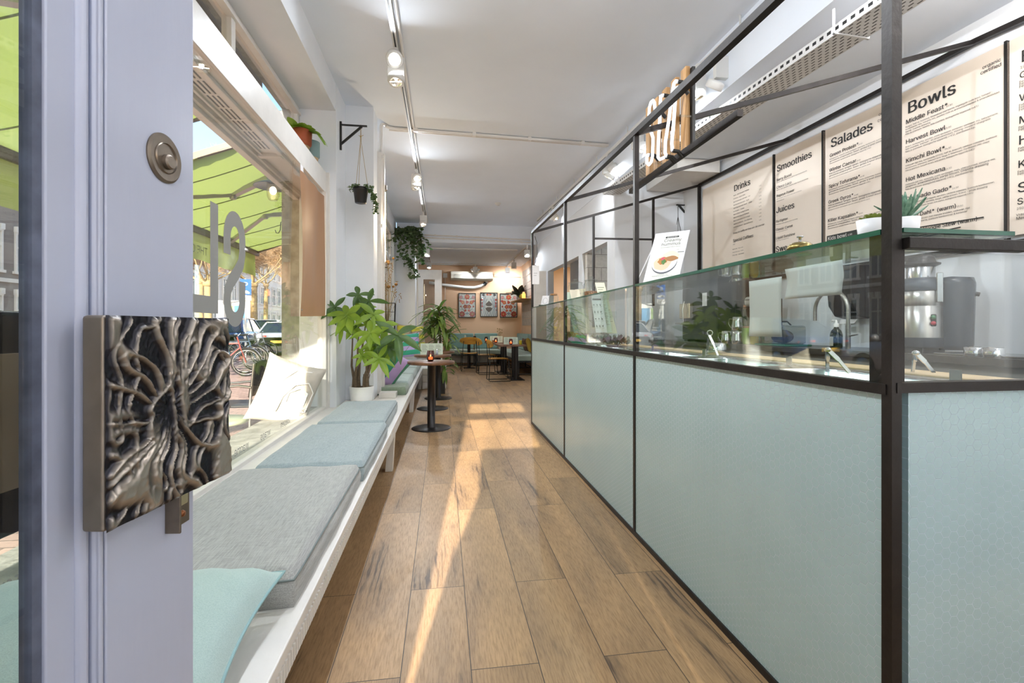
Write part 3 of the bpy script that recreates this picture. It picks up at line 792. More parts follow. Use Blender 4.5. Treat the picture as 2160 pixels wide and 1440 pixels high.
# ------------------------------------------------------------------ tracks, conduits, spot lamps
M['track'] = mat('white_track', hx('#dbdad8'), .4)
M['conduit'] = mat('painted_conduit', hx('#dcd8d4'), .45)
M['reflector'] = mat('lamp_reflector', hx('#d9d4cc'), .12, metal=1.0, emit=(1, .86, .68), estr=.08)
M['bulb'] = mat('lamp_burner', (1, 1, 1), .3, emit=(1, .88, .7), estr=14)
def track(p0, p1, label, group='ceiling light tracks'):
    p0, p1 = Vector(p0), Vector(p1)
    T = thing('light_track', (p0 + p1) / 2, label, 'light track', group)
    dz = Vector((0, 0, -.019))
    b = MB(); b.bar(p0 + dz, p1 + dz, .037, .036); b.build('rail', M['track'], T)
    if p0.z < ZC - .02 and p0.z > ZB + .1:
        for k in range(7): c = p0.lerp(p1, (k + .5) / 7); b = MB(); b.tube([c, Vector((c.x, c.y, ZC))], .008, 8); b.build('ceiling_stud', M['track'], T)
    b = MB(); b.bar(p0 + dz * 1.95, p1 + dz * 1.95, .012, .002); b.build('slot', M['black'], T)
def conduit(pts, r, label, clips=(), group='white conduits on the ceiling', name='conduit_pipe', nrm=(0, 0, 1)):
    """pipe with rounded bends and saddle clips"""
    P_ = [Vector(p) for p in pts]; out_ = [P_[0]]
    for a, q, c in zip(P_, P_[1:], P_[2:]):
        d0 = (a - q).normalized(); d1 = (c - q).normalized(); k = min(.12, (a - q).length / 2, (c - q).length / 2)
        for i in range(7):
            t = i / 6; out_.append((q + d0 * k) * (1 - t) ** 2 + q * 2 * t * (1 - t) + (q + d1 * k) * t ** 2)
    out_.append(P_[-1])
    T = thing(name, P_[0], label, 'pipe', group)
    b = MB(); b.tube(out_, r, 10); b.build('pipe', M['conduit'], T)
    for c in clips:
        b = MB(); c = Vector(c); b.cbox(c, (r * 2 + .006,) * 3); b.build('clip', M['conduit'], T)
TLx = -.368
track((TLx, .4, ZC), (TLx, 10.0, ZC), 'white light track on the left side of the front ceiling')
TZ = 3.27
p0, p1 = at(1620, 0, Z=TZ), at(1133, 463, Z=TZ); dd = (p1 - p0).normalized()
track(p0 - dd * .2, p1, 'white light track along the step over the service counter')
TR0, TRd = p0, dd
def trk(px):                                  # point of the right track seen at a column
    lo, hi = -2.0, 8.0
    for _ in range(40):
        t = (lo + hi) / 2; p = TR0 + TRd * t
        q = 1080 + 1000 * (p.x * _c - p.y * _s) / (p.x * _s + p.y * _c)
        if q > px: lo = t
        else: hi = t
    return TR0 + TRd * t
l0, l1 = at(899, 503, Z=ZB), at(910, 566, Z=ZB)
l0.y = max(l0.y, YB + .1)
track((l0.x, l0.y, ZB), (l1.x, min(l1.y, YE - .3), ZB), 'short white light track on the left of the back room ceiling')
r0, r1 = at(1119, 510, Z=ZB), at(1058, 568, Z=ZB)
track((r0.x, max(r0.y, YB + .05), ZB), (r1.x, min(r1.y, YE - .3), ZB), 'short white light track on the right of the back room ceiling')
# conduits: (end points, clip count)
def lerps(a, c, n): a, c = Vector(a), Vector(c); return [a.lerp(c, (i + .5) / n) for i in range(n)]
yq = 5.45
a, c = (-.63, yq, ZC - .02), (trk(1325).x - .045, yq + .12, ZC - .02)
conduit([(-.665, 5.31, 1.35), (-.665, 5.31, ZC - .02), (-.60, yq, ZC - .0205), c], .017, 'white conduit arching from the pier across the front ceiling', lerps(a, c, 4) + [(-.665, 5.31, 2.95), (-.665, 5.31, 2.2)])
conduit([(-.60, yq + .06, ZC - .016), (c[0], c[1] + .06, ZC - .016)], .013, 'second white conduit running beside the arching one on the front ceiling')
conduit([(TLx + .045, .4, ZC - .014), (TLx + .045, 10.3, ZC - .014)], .012, 'thin white pipe running along the left light track')
yb = YB - .02
za, zb_ = at(890, 497, Y=yb).z, at(1110, 503, Y=yb).z
conduit([(-.40, yb, ZB + .15), (1.95, yb, ZB + .10)], .016, 'upper white pipe along the face of the beam', lerps((-.4, yb, ZB + .15), (1.95, yb, ZB + .10), 5))
conduit([(-.54, yb, .9), (-.54, yb, ZB + .09), (-.3, yb, ZB + .09), (1.95, yb, ZB + .04)], .016, 'lower white pipe along the beam bending down the far pier', lerps((-.2, yb, ZB + .085), (1.95, yb, ZB + .04), 5))
yc = at(980, 523, Z=ZB).y
conduit([(-.55, yc, ZB - .018), (1.75, yc, ZB - .018)], .016, 'white pipe crossing the back room ceiling in front of the spots', lerps((-.55, yc, ZB - .018), (1.75, yc, ZB - .018), 5))
yd = YE - .4
conduit([(l1.x, yd, ZB - .018), (r1.x, yd, ZB - .018)], .018, 'white pipe across the back room ceiling above the air conditioner', lerps((l1.x, yd, ZB - .018), (r1.x, yd, ZB - .018), 4))

def spot_lamp(top, aims, label, group, watt=0, rz=0.0, k=1.0, cone=165):
    """track spot: adapter, square gear plate and round ring heads; aims = list of (tilt, turn, offset)"""
    T = thing('spot_lamp', top, label, 'spot light', group, rz)
    b = MB(); b.box(-.017 * k, .017 * k, -.03 * k, .03 * k, -.03 * k, .0); b.tube([(0, 0, -.03 * k), (0, 0, -.075 * k)], .014 * k, 10); b.build('adapter', M['white_plastic'], T, local=True)
    b = MB(); b.box(-.066 * k, .066 * k, -.022 * k, .022 * k, -.235 * k, -.07 * k); b.build('gear_box', M['white_plastic'], T, bevel=.004, local=True)
    for i, (tilt, turn, off) in enumerate(aims):
        Rm = Euler((tilt, 0, turn), 'XYZ').to_matrix(); c = Vector((off[0] * k, off[1] * k, off[2] * k))
        h = MB(); h.lathe([(.047, .0), (.062, .0), (.066, .006), (.066, .045), (.060, .054), (.045, .060), (.0, .062)], c, 28, Rm @ Matrix.Scale(k, 3) if False else Rm, True)
        ho = h.build('ring_head', M['white_plastic'], T, local=True)
        h = MB(); h.lathe([(.055, .001), (.050, .012), (.036, .028), (.018, .038), (0, .040)], c, 28, Rm)
        h.build('reflector', M['reflector'], ho)  if False else h.build('reflector', M['reflector'], T, local=True)
        h = MB(); h.ball(c + Rm @ Vector((0, 0, .024)), .011, 10); h.bar(c + Rm @ Vector((-.05, 0, .006)), c + Rm @ Vector((.05, 0, .006)), .006, .004)
        h.build('burner', M['bulb'], T, local=True)
        if watt:
            ld = bpy.data.lights.new('spot_light', 'SPOT'); lo = bpy.data.objects.new('spot_light', ld); COL.objects.link(lo); lo.parent = T
            ld.energy = watt; ld.color = (.86, .93, 1); ld.spot_size = radians(cone); ld.spot_blend = 1.0; ld.shadow_soft_size = .006
            lo.location = c + Rm @ Vector((0, 0, .006)); lo.rotation_euler = Rm.to_euler()
    return T
g = 'white ceiling spot lamps'
W = 72
def onL(py): p = at(850, py, X=TLx); return (TLx, at(832 + py * .16, py, Z=ZC).y, ZC - .038)
two = [(radians(-48), radians(12), (-.005, -.07, -.12)), (radians(-16), radians(-10), (.0, -.015, -.27))]
spot_lamp(onL(95), two, 'double white spot lamp nearest the camera on the left track', g, W * .5)
spot_lamp(onL(352), [(radians(-45), radians(15), (.02, -.06, -.15)), (radians(-20), radians(60), (.0, .0, -.27))], 'double white spot lamp halfway the left track', g, W)
spot_lamp(onL(443), [(radians(-40), radians(20), (0, -.03, -.25))], 'white spot lamp at the far end of the left track', g, W)
for px, lb, aims in ((1524, 'double white spot lamp over the counter beside the neon letters', [(radians(-52), radians(-8), (.11, -.07, -.15)), (radians(40), radians(20), (-.06, .03, -.30))]),
                     (1345, 'white spot lamp behind the neon letters', [(radians(-30), radians(30), (.05, -.03, -.24))]),
                     (1282, 'double white spot lamp between the neon sign and the second post', [(radians(-40), radians(70), (.07, -.03, -.18)), (radians(30), radians(50), (.02, .03, -.27))]),
                     (1166, 'white spot lamp at the far end of the right track', [(radians(-35), radians(60), (.06, -.02, -.22))])):
    p = trk(px); spot_lamp((p.x, p.y, TZ - .038), aims, lb, g, W)
for y in (2.35, 1.0): spot_lamp((TLx, y, ZC - .038), [(radians(38), radians(-90), (.0, 0, -.27))], 'white spot lamp on the left track %s, above the photo' % ('over the middle seat cushion' if y > 2 else 'over the nearest seat cushion'), g, 120)  # lamps added above the frame to brighten floor and counter front
for k, y in enumerate((3.6, 1.9)): p = TR0 + TRd * ((y - TR0.y) / TRd.y); spot_lamp((min(p.x, sx(y) - .10), y, TZ - .038 if k == 0 else ZC - .038), [(radians(14), radians(-90), (-.0, 0, -.27))], ['white spot lamp on the right track over the tiled counter front', 'white spot lamp on the right, above the corner of the counter'][k], g, 45)  # two more track lamps added for fill light
def onB(px, py): p = at(px, py, Z=ZB); return (p.x, min(p.y, YE - .5), ZB - .038)
spot_lamp(onB(900, 516), [(radians(-35), radians(30), (0, -.04, -.2))], 'white spot lamp nearest the beam on the left back room track', g, 56)
spot_lamp(onB(905, 545), [(radians(-20), radians(10), (0, -.03, -.22))], 'white spot lamp furthest back on the left back room track', g, 56)
spot_lamp(onB(1112, 517), [(radians(-35), radians(-30), (0, -.04, -.2))], 'white spot lamp nearest the counter on the right back room track', g, 56)
spot_lamp(onB(1084, 545), [(radians(35), radians(-20), (0, .04, -.2))], 'white spot lamp in the middle of the right back room track', g, 56)
spot_lamp(onB(1061, 566), [(radians(40), radians(-10), (0, .04, -.2))], 'white spot lamp at the corner of the right back room track', g, 56)
q = onB(997, 566); spot_lamp((q[0], q[1], ZB - .03), [(radians(40), radians(90), (-.09, .0, -.2)), (radians(40), radians(-90), (.09, .0, -.2))], 'double white spot lamp hanging in front of the air conditioner', g, 34)
# smoke detector
p = at(1050, 428, Z=ZC); SD = thing('smoke_detector', p, 'round white smoke detector on the ceiling between the tracks', 'smoke detector')
b = MB(); b.lathe([(0, -.045), (.03, -.045), (.035, -.03), (.05, -.025), (.055, 0)], p, 24); b.build('housing', M['white_plastic'], SD)
b = MB(); b.lathe([(0, -.047), (.006, -.047), (.006, -.045)], p + Vector((.02, 0, 0)), 10); b.build('sensor', M['black'], SD)
# perforated cable tray over the kitchen
a0, a1 = at(1880, 20, Z=2.74), at(1288, 412, Z=2.74); d = (a1 - a0).normalized(); sd_ = Vector((d.y, -d.x, 0))
TW, TL_ = .20, (a1 - a0).length + .9; a0 = a0 - d * .9
CT = thing('cable_tray', a0 + d * TL_ / 2, 'white perforated cable tray hanging over the kitchen', 'cable tray')
def tray_mat(ax, pit):
    m = mat('perforated_tray', hx('#d6d4d2'), .4); n, l = NL(m); b = n['Principled BSDF']
    tc = n.new('ShaderNodeTexCoord'); sp = n.new('ShaderNodeSeparateXYZ'); l.new(tc.outputs['Object'], sp.inputs[0])
    u = math_node(m, 'DIVIDE', sp.outputs[0], .05); vv = math_node(m, 'DIVIDE', sp.outputs[ax], pit)
    row = math_node(m, 'FLOOR', vv); uu = math_node(m, 'FRACT', math_node(m, 'ADD', math_node(m, 'ADD', u, math_node(m, 'MULTIPLY', row, .5)), 50.0)); fv = math_node(m, 'FRACT', math_node(m, 'ADD', vv, 20.0))
    k = math_node(m, 'MULTIPLY', math_node(m, 'LESS_THAN', math_node(m, 'ABSOLUTE', math_node(m, 'SUBTRACT', uu, .5)), .27), math_node(m, 'LESS_THAN', math_node(m, 'ABSOLUTE', math_node(m, 'SUBTRACT', fv, .5)), .16))
    l.new(mixc(m, k, hx('#d6d4d2'), hx('#191818')), b.inputs['Base Color']); return m
TM = tray_mat(1, .025); TS = tray_mat(2, .06)
CT.rotation_euler = (0, 0, math.atan2(d.y, d.x)); CT.location = a0
b = MB().box(0, TL_, -TW / 2, TW / 2, 0, .003); b.build('tray_floor', TM, CT, local=True)
for s in (-1, 1):
    b = MB().box(0, TL_, s * TW / 2 - .0015, s * TW / 2 + .0015, 0, .055); b.build('tray_side', TS, CT, local=True)
for x in (1.12, 3.2, TL_ - .5):
    b = MB(); b.box(x - .006, x + .006, -TW / 2 - .012, TW / 2 + .03, -.010, -.002); b.box(x - .006, x + .006, -TW / 2 - .012, -TW / 2 - .004, -.010, .13); b.box(x - .006, x + .006, TW / 2 + .022, TW / 2 + .03, -.010, .13); b.build('hanger', M['track'], CT, local=True)
# white box duct under the kitchen ceiling by the end wall
b = MB().box(2.5, 3.0, 4.8, 5.58, 2.79, ZK - .005); tag(b.build('ceiling_duct', M['white_paint'], bevel=.005), 'white boxed duct under the kitchen ceiling by the menu wall', 'duct')
# fill lamps added under the kitchen ceiling, outside the frame
for i, (x, y) in enumerate(((2.35, .3), (2.5, 1.6))):
    K = thing('ceiling_lamp', (x, y, ZK - .001), 'flat white ceiling lamp over the kitchen aisle', 'ceiling light', 'kitchen ceiling lamps')
    b = MB().lathe([(0, -.03), (.12, -.03), (.14, -.02), (.14, 0)], (x, y, ZK - .001), 28); b.build('diffuser', mat('lamp_diffuser', (1, 1, 1), .5, emit=(1, .97, .93), estr=1.5), K)
    ld = bpy.data.lights.new('ceiling_light', 'POINT'); lo = bpy.data.objects.new('ceiling_light', ld); COL.objects.link(lo); lo.location = (x, y, ZK - .12); ld.energy = 13; ld.color = (1, .96, .92); ld.shadow_soft_size = .03
# ------------------------------------------------------------------ menu boards on the kitchen wall
M['board'] = mat('cream_board', hx('#e6d9cb'), .55, noise=.03, nscale=4)
M['grey_text'] = mat('grey_lettering', hx('#6a6663'), .6)
M['white_text'] = mat('white_lettering', hx('#e8e6e2'), .6)
BT, BB = 2.70, 1.61
WD = (Vector((wx(1), 1, 0)) - Vector((wx(5), 5, 0))).normalized()      # reading direction along the wall
def wallpt(px, py, off=.030):
    p = at(px, py, X=3.05)
    for _ in range(8): p = at(px, py, X=wx(p.y) - off)
    return p
def write(b, s, px, py, pe, off=.0312, bold=.0, z=None):
    """one line whose baseline starts at (px, py) and ends at column pe"""
    p = wallpt(px, py, off); q = wallpt(pe, py, off)
    if z is not None: p.z = q.z = z
    wd = (q - p).length; nn = WD.cross(Vector((0, 0, 1)))
    for c in ((-1, 1) if bold else (0,)):
        b.text(s, p, WD, (0, 0, 1), .01)
        V = TXT[(s, 'LEFT', 0.0, .0)][0]; w_ = max((v.x for v in V), default=1) or 1
        n = len(V); k = wd / w_
        for i, v in enumerate(V): b.v[len(b.v) - n + i] = tuple(p + WD * (v.x * k + c * bold * k * .6) + Vector((0, 0, 1)) * v.y * k + nn * c * .00015)
def board(pa, pb, label, z0=BB, z1=BT):
    ya, yb_ = wallpt(pa, 450).y, wallpt(pb, 450).y
    a, c = Vector((wx(ya), ya, 0)), Vector((wx(yb_), yb_, 0))
    T = thing('menu_board', ((a + c) / 2) + Vector((-.02, 0, z0)), label, 'menu board', 'menu boards on the kitchen wall')
    nrm = Vector((-1, -.047, 0)).normalized()
    b = MB(); b.poly([a + nrm * .005 + Vector((0, 0, z0)), c + nrm * .005 + Vector((0, 0, z0)), c + nrm * .028 + Vector((0, 0, z0)), a + nrm * .028 + Vector((0, 0, z0))], (0, 0, z1 - z0))
    b.build('panel', M['board'], T)
    b = MB(); e = c; b.poly([e + nrm * .004 + Vector((0, .0, z0 - .02)), e + Vector((0, .014, z0 - .02)) + nrm * .004, e + Vector((0, .014, z0 - .02)) + nrm * .034, e + nrm * .034 + Vector((0, 0, z0 - .02))], (0, 0, z1 - z0 + .03))
    b.build('divider', M['black'], T)
    return T
def fin(T, h, t, g):
    h.build('lettering', M['text'], T); t.build('fine_print', M['text'], T); g.build('price_print', M['grey_text'], T)
# Drinks
T = board(1482, 1632, 'menu board headed Drinks, furthest left on the kitchen wall'); h, t, g = MB(), MB(), MB()
write(h, 'Drinks', 1548, 404, 1581, bold=.03); write(h, 'Special Coffees', 1546, 511, 1588, bold=.02); write(h, 'Vraag om koffie en thee aan de counter.', 1546, 494, 1612)
for i, (s, k) in enumerate((('Water - still of bruisend, Tapflesje', 32), ('Kombucha - Lovely & Spicy', 24), ('Sparkling lemonade watermelon - mint', 34), ('Sparkling lemonade peach - flower', 32), ('Sparkling lemonade lemon - ginger', 38), ('Ice tea green - Charitea', 22), ('Make.it.fresh aardbei & kokos', 32), ('Make.it.fresh gember & citroen', 32), ('Make.it.fresh passievrucht & mango', 34), ('Jasmin kombucha - Sour Brewing', 38), ('Limonade seizoen - Special Brewery', 40))):
    y = 414 + i * 6.7; write(t, s, 1547, y, 1547 + k); write(g, ['3.95', '3.95', '4.25'][i % 3], 1601, y - 20.5 + i * .5, 1605.5)
write(g, '4.50', 1546, 517, 1550)
for i, s in enumerate(('Matcha latte - haver-melk', 'Golden turmeric latte - oatmelk', 'Dirty chai - kokosmelk')): write(t, s, 1545, 527 + i * 6.5, 1567 + i)
write(h, 'Organically certified', 1558, 559, 1597)
p0, p1, p2, p3 = [wallpt(x, y, .0312) for x, y in ((1555, 566), (1603, 553), (1603, 541), (1555, 553))]
t.tube([p0, p1, p2, p3], .0015, 5, closed=True); fin(T, h, t, g)
# Smoothies, juices, sweets
T = board(1635, 1736, 'menu board listing Smoothies, Juices and Sweets'); h, t, g = MB(), MB(), MB()
write(h, 'Smoothies', 1638.5, 363, 1708, bold=.03); write(h, 'Juices', 1637, 450, 1674, bold=.03); write(h, 'Sweets', 1636, 532, 1678, bold=.03)
for s, y, e in (('Berry Boost', 383, 1668), ('Choco Loco', 398.5, 1668), ('Popeye Power', 416.5, 1674), ('Flu Fighter', 470, 1661), ('Classic Carrot', 487.5, 1671), ('Liquid Sunshine', 505, 1676)): write(h, s, 1638 - (y > 430) * 1.5, y, e, bold=.02)
for s, y, e in (('Banaan, aardbei, blauwe bes, yoghurt, haver & amandelmelk', 386.5, 1699), ('Banaan, cacao, pindakaas, hazelnoot, dadel, haver & amandelmelk', 402.5, 1702), ('Spinazie, banaan, mango, gember, limoen, appel & kokoswater', 421, 1689), ('met hennepzaad', 426, 1653), ('Sinaasappel, wortel, gember, citroen & kurkuma', 475, 1681), ('Wortel, appel, sinaasappel & gember', 491, 1661), ('Ananas, appel, sinaasappel & munt', 509, 1663), ('Zie de counter voor', 544, 1663), ('ons dagelijks aanbod', 551, 1663)): write(t, s, 1638 - (y > 430) * 1.5, y, e)
write(g, '5.95', 1638, 370, 1642); write(g, '4.95', 1637, 456, 1640); fin(T, h, t, g)
# Salades
T = board(1740, 1880, 'menu board headed Salades with the dark Kids bowl strip'); h, t, g = MB(), MB(), MB()
write(h, 'Salades', 1752, 312, 1834, bold=.03)
D3 = ['Babyspinazie, broccoli, zoete aardappel, edamame, komkommer, hummus, quinoa', 'geroosterde pompoenpitten. Sesam, gember & tamari dressing', 'Kies je premium: tempeh tamari, biologische kippendij (+€1)']
for i, (s, y, e, pr) in enumerate((('Green Protein*', 332, 1807, '13.50'), ('Winter Caesar', 363, 1803, '15.00'), ('Spicy Tofurama*', 397, 1811, '14.50'), ('Greek Gyros*', 430, 1798, '14.00'), ('Killer Kapsalon*', 469, 1808, '13.50'))):
    write(h, s, 1750 - i, y, e, bold=.02); write(g, pr, e + 3, y, e + 12, z=wallpt(1750 - i, y).z)
    for k, q in enumerate(D3 if i % 2 == 0 else D3[::-1]): write(t, q, 1750 - i, y + 5.5 + k * 4.6, (1868, 1858, 1832)[k])
write(h, 'organic', 1853, 245, 1880); write(h, 'certified', 1851, 258, 1882)
b = MB(); cs = [wallpt(x, y, .031) for x, y in ((1744, 523), (1880, 489), (1880, 466), (1744, 498))]; b.poly([Vector((p.x, p.y, 0)) + Vector((0, 0, z)) for p, z in ((cs[0], cs[0].z), (cs[1], cs[0].z), (cs[1], cs[3].z), (cs[0], cs[3].z))]); b.build('kids_strip', mat('dark_green_strip', hx('#2c302c'), .6), T)
b = MB(); write(b, 'Kids bowl', 1746, 507, 1785, .0316, .01); write(b, '6.50', 1788, 497, 1797, .0316); write(b, 'Vraag naar het speciale kidsmenu aan de counter', 1746, 516, 1825, .0316); b.build('kids_lettering', M['white_text'], T); fin(T, h, t, g)
# Bowls
T = board(1884, 2124, 'menu board headed Bowls with a crossed out last line'); h, t, g = MB(), MB(), MB()
def z8(x, y): return 1860 + x / 2.77, y / 2.77
def w8(b, s, x, y, e, **k): q = z8(x, y); write(b, s, q[0], q[1], 1860 + e / 2.77, **k)
w8(h, 'Bowls', 148, 667, 404, bold=.03)
for s, y, e, pr, ds in (('Middle Feast*', 727, 363, '13.50', ('Bulgur, half ei, hummus, bloemkool met kerrie, ingelegde rode kool, tomaat-', 'komkommer mix, romaine mix, pickled rode ui, granaatappelpitjes & amandelstukjes', 'Kerrie-madras dressing', 'Kies je premium: falafel, feta crumble, biologische kippendij (+€1)')),
                        ('Harvest Bowl', 843, 355, '15.00', ('Bulgur, puntpaprika, spruiten, zoete aardappel, pompoen-pastinaak mix, babyspinazie,', 'feta crumble, walnoot- en amandelstukjes. Honing-mosterd vinaigrette', 'Kies je premium: biologische kippendij (+€1), plantbased kip.')),
                        ('Kimchi Bowl*', 953, 355, '14.50', ('Volkoren rijst mix, homemade Kimchi, half ei, broccoli, rainbow coleslaw, zoetzure', 'komkommer, edamame, babyspinazie, tauge & sesamzaad. Plantbased chili-mayo', 'Kies je premium: tempeh tamari, tofu panko, biologische kippendij (+€1)')),
                        ('Hot Mexicana', 1063, 358, '14.50', ('Volkoren rijst mix, avocado, zoete aardappel, mais, cherrytomaat, romaine mix,', 'jalapeno, amandelstukjes, partje limoen. Chipotle dressing', 'Kies je premium: biologische kippendij (+€1), plantbased kip.')),
                        ('Oh! Gado Gado*', 1176, 398, '14.00', ('Gestoomde groente, aardappel, spruiten, rainbow coleslaw, zoetzure komkommer,', 'babyspinazie, pinda sprinkle, tauge, partje limoen. Kokos - pinda dressing', 'Kies je premium: tempeh tamari, tofu panko, biologische kippendij (+€1)')),
                        ('Linse Dahl* (warm)', 1278, 424, '13.50', ('Gekruide rode linzen met masala kruiden, volkoren rijst', 'bloemkool met kerrie, zoetzure komkommer & koriander')),
                        ('Peanut Veggie Stew (warm)', 1368, 548, '13.50', ())):
    w8(h, s, 139, y, e, bold=.02); w8(g, pr, e + 12, y, e + 50, z=wallpt(*z8(139, y)).z)
    for k, q in enumerate(ds):
        w8(t, q, 138, y + 21 + k * 14, {0: 600, 1: 640, 2: 540, 3: 530}[k] if len(ds) > 3 and k != 2 else (272 if len(ds) > 3 else ((640, 600, 520)[k] if len(ds) > 2 else (505, 492)[k])))
w8(h, 'organic', 587, 405, 682, bold=.02); w8(h, 'certified', 575, 438, 683, bold=.02)
for (x0, y0, x1, y1) in ((139, 1340, 595, 1268), (139, 1395, 460, 1326), (180, 1395, 425, 1349)):
    p, q = wallpt(*z8(x0, y0), .0325), wallpt(*z8(x1, y1), .0325); h.bar(p, q, .002, .006)
fin(T, h, t, g)
T = board(2128, 2330, 'menu board at the right edge of the photo beside the Bowls board'); h, t, g = MB(), MB(), MB()
for s, y, e in (('E', 133, 2172), ('G', 166, 2163.5), ('W', 215, 2172), ('M', 262, 2168), ('H', 306, 2167), ('Ki', 355, 2168), ('S', 407, 2165), ('Se', 432, 2170)): write(h, s, 2152 if y == 133 else 2150 - (y - 166) * .02, y, e, bold=.01)
write(g, '10.50', 2151, 146, 2175); write(g, '250', 2144, 443, 2159)
for y in (176, 181, 186, 225, 230, 235, 272, 277, 316, 321, 365, 370): write(t, 'Feta, kikkererwten en nog veel meer', 2150 - (y - 166) * .02, y, 2290)
write(t, 'Vraag naar onze soep van de dag', 2143, 456, 2290); write(t, 'Meergranenbrood', 2143, 464, 2230, bold=.01); fin(T, h, t, g)
# black ledge under the boards
b = MB(); b.poly([wallpt(1482, 560, .004) * 1, ]) if False else None
ya, yb_ = wallpt(1482, 450).y, wallpt(2330, 450).y
b = MB(); b.poly([(wx(ya) - .002, ya, BB - .060), (wx(yb_) - .002, yb_, BB - .060), (wx(yb_) - .036, yb_, BB - .060), (wx(ya) - .036, ya, BB - .060)], (0, 0, .033)); tag(b.build('ledge', M['black']), 'black metal ledge along the bottom of the menu boards', 'ledge')
# ------------------------------------------------------------------ prep counter with steel bins
CT_ = thing('prep_worktop', (1.34, 3.1, .815), 'steel topped prep worktop with pale wooden lip behind the glass guard', 'worktop')
b = MB()
ys = [1.02 + i * .62 for i in range(7)]
b.box(1.045, 1.075, CY0 + .05, 5.28, .90, .945); b.box(1.42, 1.50, CY0 + .05, 5.28, .90, .945)
for y in ys + [5.25]: b.box(1.075, 1.42, y - .028, y + .028, .90, .944)
b.build('steel_top', M['worn_steel'], CT_)
b = MB().box(1.50, 1.64, CY0 + .05, 5.28, .905, .952); b.build('wooden_lip', wood_mat('pale_beech', hx('#d9bd98'), hx('#c6a67f'), (1, .1, 1), .5, 12), CT_, bevel=.004)
b = MB().box(1.05, 1.50, CY0 + .05, 5.28, .816, .83); b.build('well_floor', M['worn_steel'], CT_)
M['salad'] = mat('salad_leaves', hx('#6d8a3a'), .6, noise=.5, nscale=50, bump=1, bscale=60); M['beet'] = mat('beetroot', hx('#7b2f46'), .5, noise=.4, nscale=60, bump=1, bscale=70)
M['carrot'] = mat('grated_carrot', hx('#d07a2a'), .6, noise=.35, nscale=70, bump=1, bscale=80); M['chick'] = mat('chickpeas', hx('#cbb27c'), .6, noise=.3, nscale=90, bump=1, bscale=90)
foods = ['salad', 'beet', 'chick', 'salad', 'carrot', 'chick']
fl = ['green leaves', 'red beetroot', 'chickpeas', 'shredded salad', 'grated carrot', 'beige grain']
for i in range(6):
    y0, y1 = ys[i] + .034, ys[i + 1] - .034
    T = thing('steel_bin', (1.2475, (y0 + y1) / 2, .845), 'steel food bin of %s, number %s from the near end of the counter' % (fl[i], ['one', 'two', 'three', 'four', 'five', 'six'][i]), 'food bin', 'food bins in the counter')
    b = MB(); x0, x1 = 1.082, 1.413
    def rim(x0, x1, y0, y1, z):
        r = .05; o = []
        for cx, cy, a0_ in ((x1 - r, y1 - r, 0), (x0 + r, y1 - r, pi / 2), (x0 + r, y0 + r, pi), (x1 - r, y0 + r, 1.5 * pi)):
            for k in range(5): a = a0_ + k * pi / 8; o.append(Vector((cx + r * cos(a), cy + r * sin(a), z)))
        return o
    rows = [rim(x0, x1, y0, y1, .945), rim(x0 + .008, x1 - .008, y0 + .008, y1 - .008, .950), rim(x0 + .018, x1 - .018, y0 + .018, y1 - .018, .942), rim(x0 + .03, x1 - .03, y0 + .03, y1 - .03, .85), rim(x0 + .032, x1 - .032, y0 + .032, y1 - .032, .846)]
    n = len(rows[0]); vs = [p for r_ in rows for p in r_]
    b.add(vs, [(k * n + j, k * n + (j + 1) % n, (k + 1) * n + (j + 1) % n, (k + 1) * n + j) for k in range(4) for j in range(n)] + [tuple(range(4 * n, 5 * n))], True); b.build('tray', M['steel'], T)
    b = MB(); q = random.Random(i)
    b.grid(lambda u, v: Vector((x0 + .035 + (x1 - x0 - .07) * u, y0 + .035 + (y1 - y0 - .07) * v, .905 + .02 * sin(u * 5 + i) * sin(v * 4) + q.uniform(-.006, .006))), 16, 24); b.build('food', M[foods[i]], T)
    b = MB(); b.box(x1 - .05, x1 - .047, y0 + .02, y0 + .05, .93, .985); b.build('tab', M['steel'], T)
def tongs(apex, a, c, ring, label):
    T = thing('tongs', Vector(a), label, 'tongs', 'serving tongs in the counter bins')
    apex, a, c = Vector(apex), Vector(a), Vector(c)
    for q in (a, c):
        b = MB(); m_ = apex.lerp(q, .5) + Vector((0, 0, .004)); b.bar(apex, m_, .014, .005, up=(0, 1, 0)); b.bar(m_, q, .011, .004, up=(0, 1, 0)); b.build('arm', M['chrome'], T)
    if ring:
        b = MB(); b.tube([apex + Vector((.004, 0, .013)) + Vector((.013 * cos(t), -.004 * cos(t), .014 * sin(t))) for t in [k * pi / 10 for k in range(20)]], .003, 8, closed=True); b.build('ring', M['chrome'], T)
    else:
        b = MB(); b.ball(apex, .011, 12, (1, 1, .8)); b.build('hinge', M['chrome'], T)
def zz(px, py, z): return at(px, py, Z=z)
a = zz(1491, 747, .953); tongs(at(1496, 707, X=a.x), a, (a.x + .03, a.y - .055, .95), True, 'ring handled steel tongs standing furthest back in the bins')
a = zz(1745, 784, .951); tongs(at(1746, 737, X=a.x), a, (a.x + .065, a.y - .02, .949), False, 'steel tongs with blue tinted hinge near the corner post')
a = zz(1925, 786, .95); tongs(at(1932, 744, X=a.x), a, (a.x + .06, a.y - .02, .948), False, 'steel tongs in the bin right of the corner post')

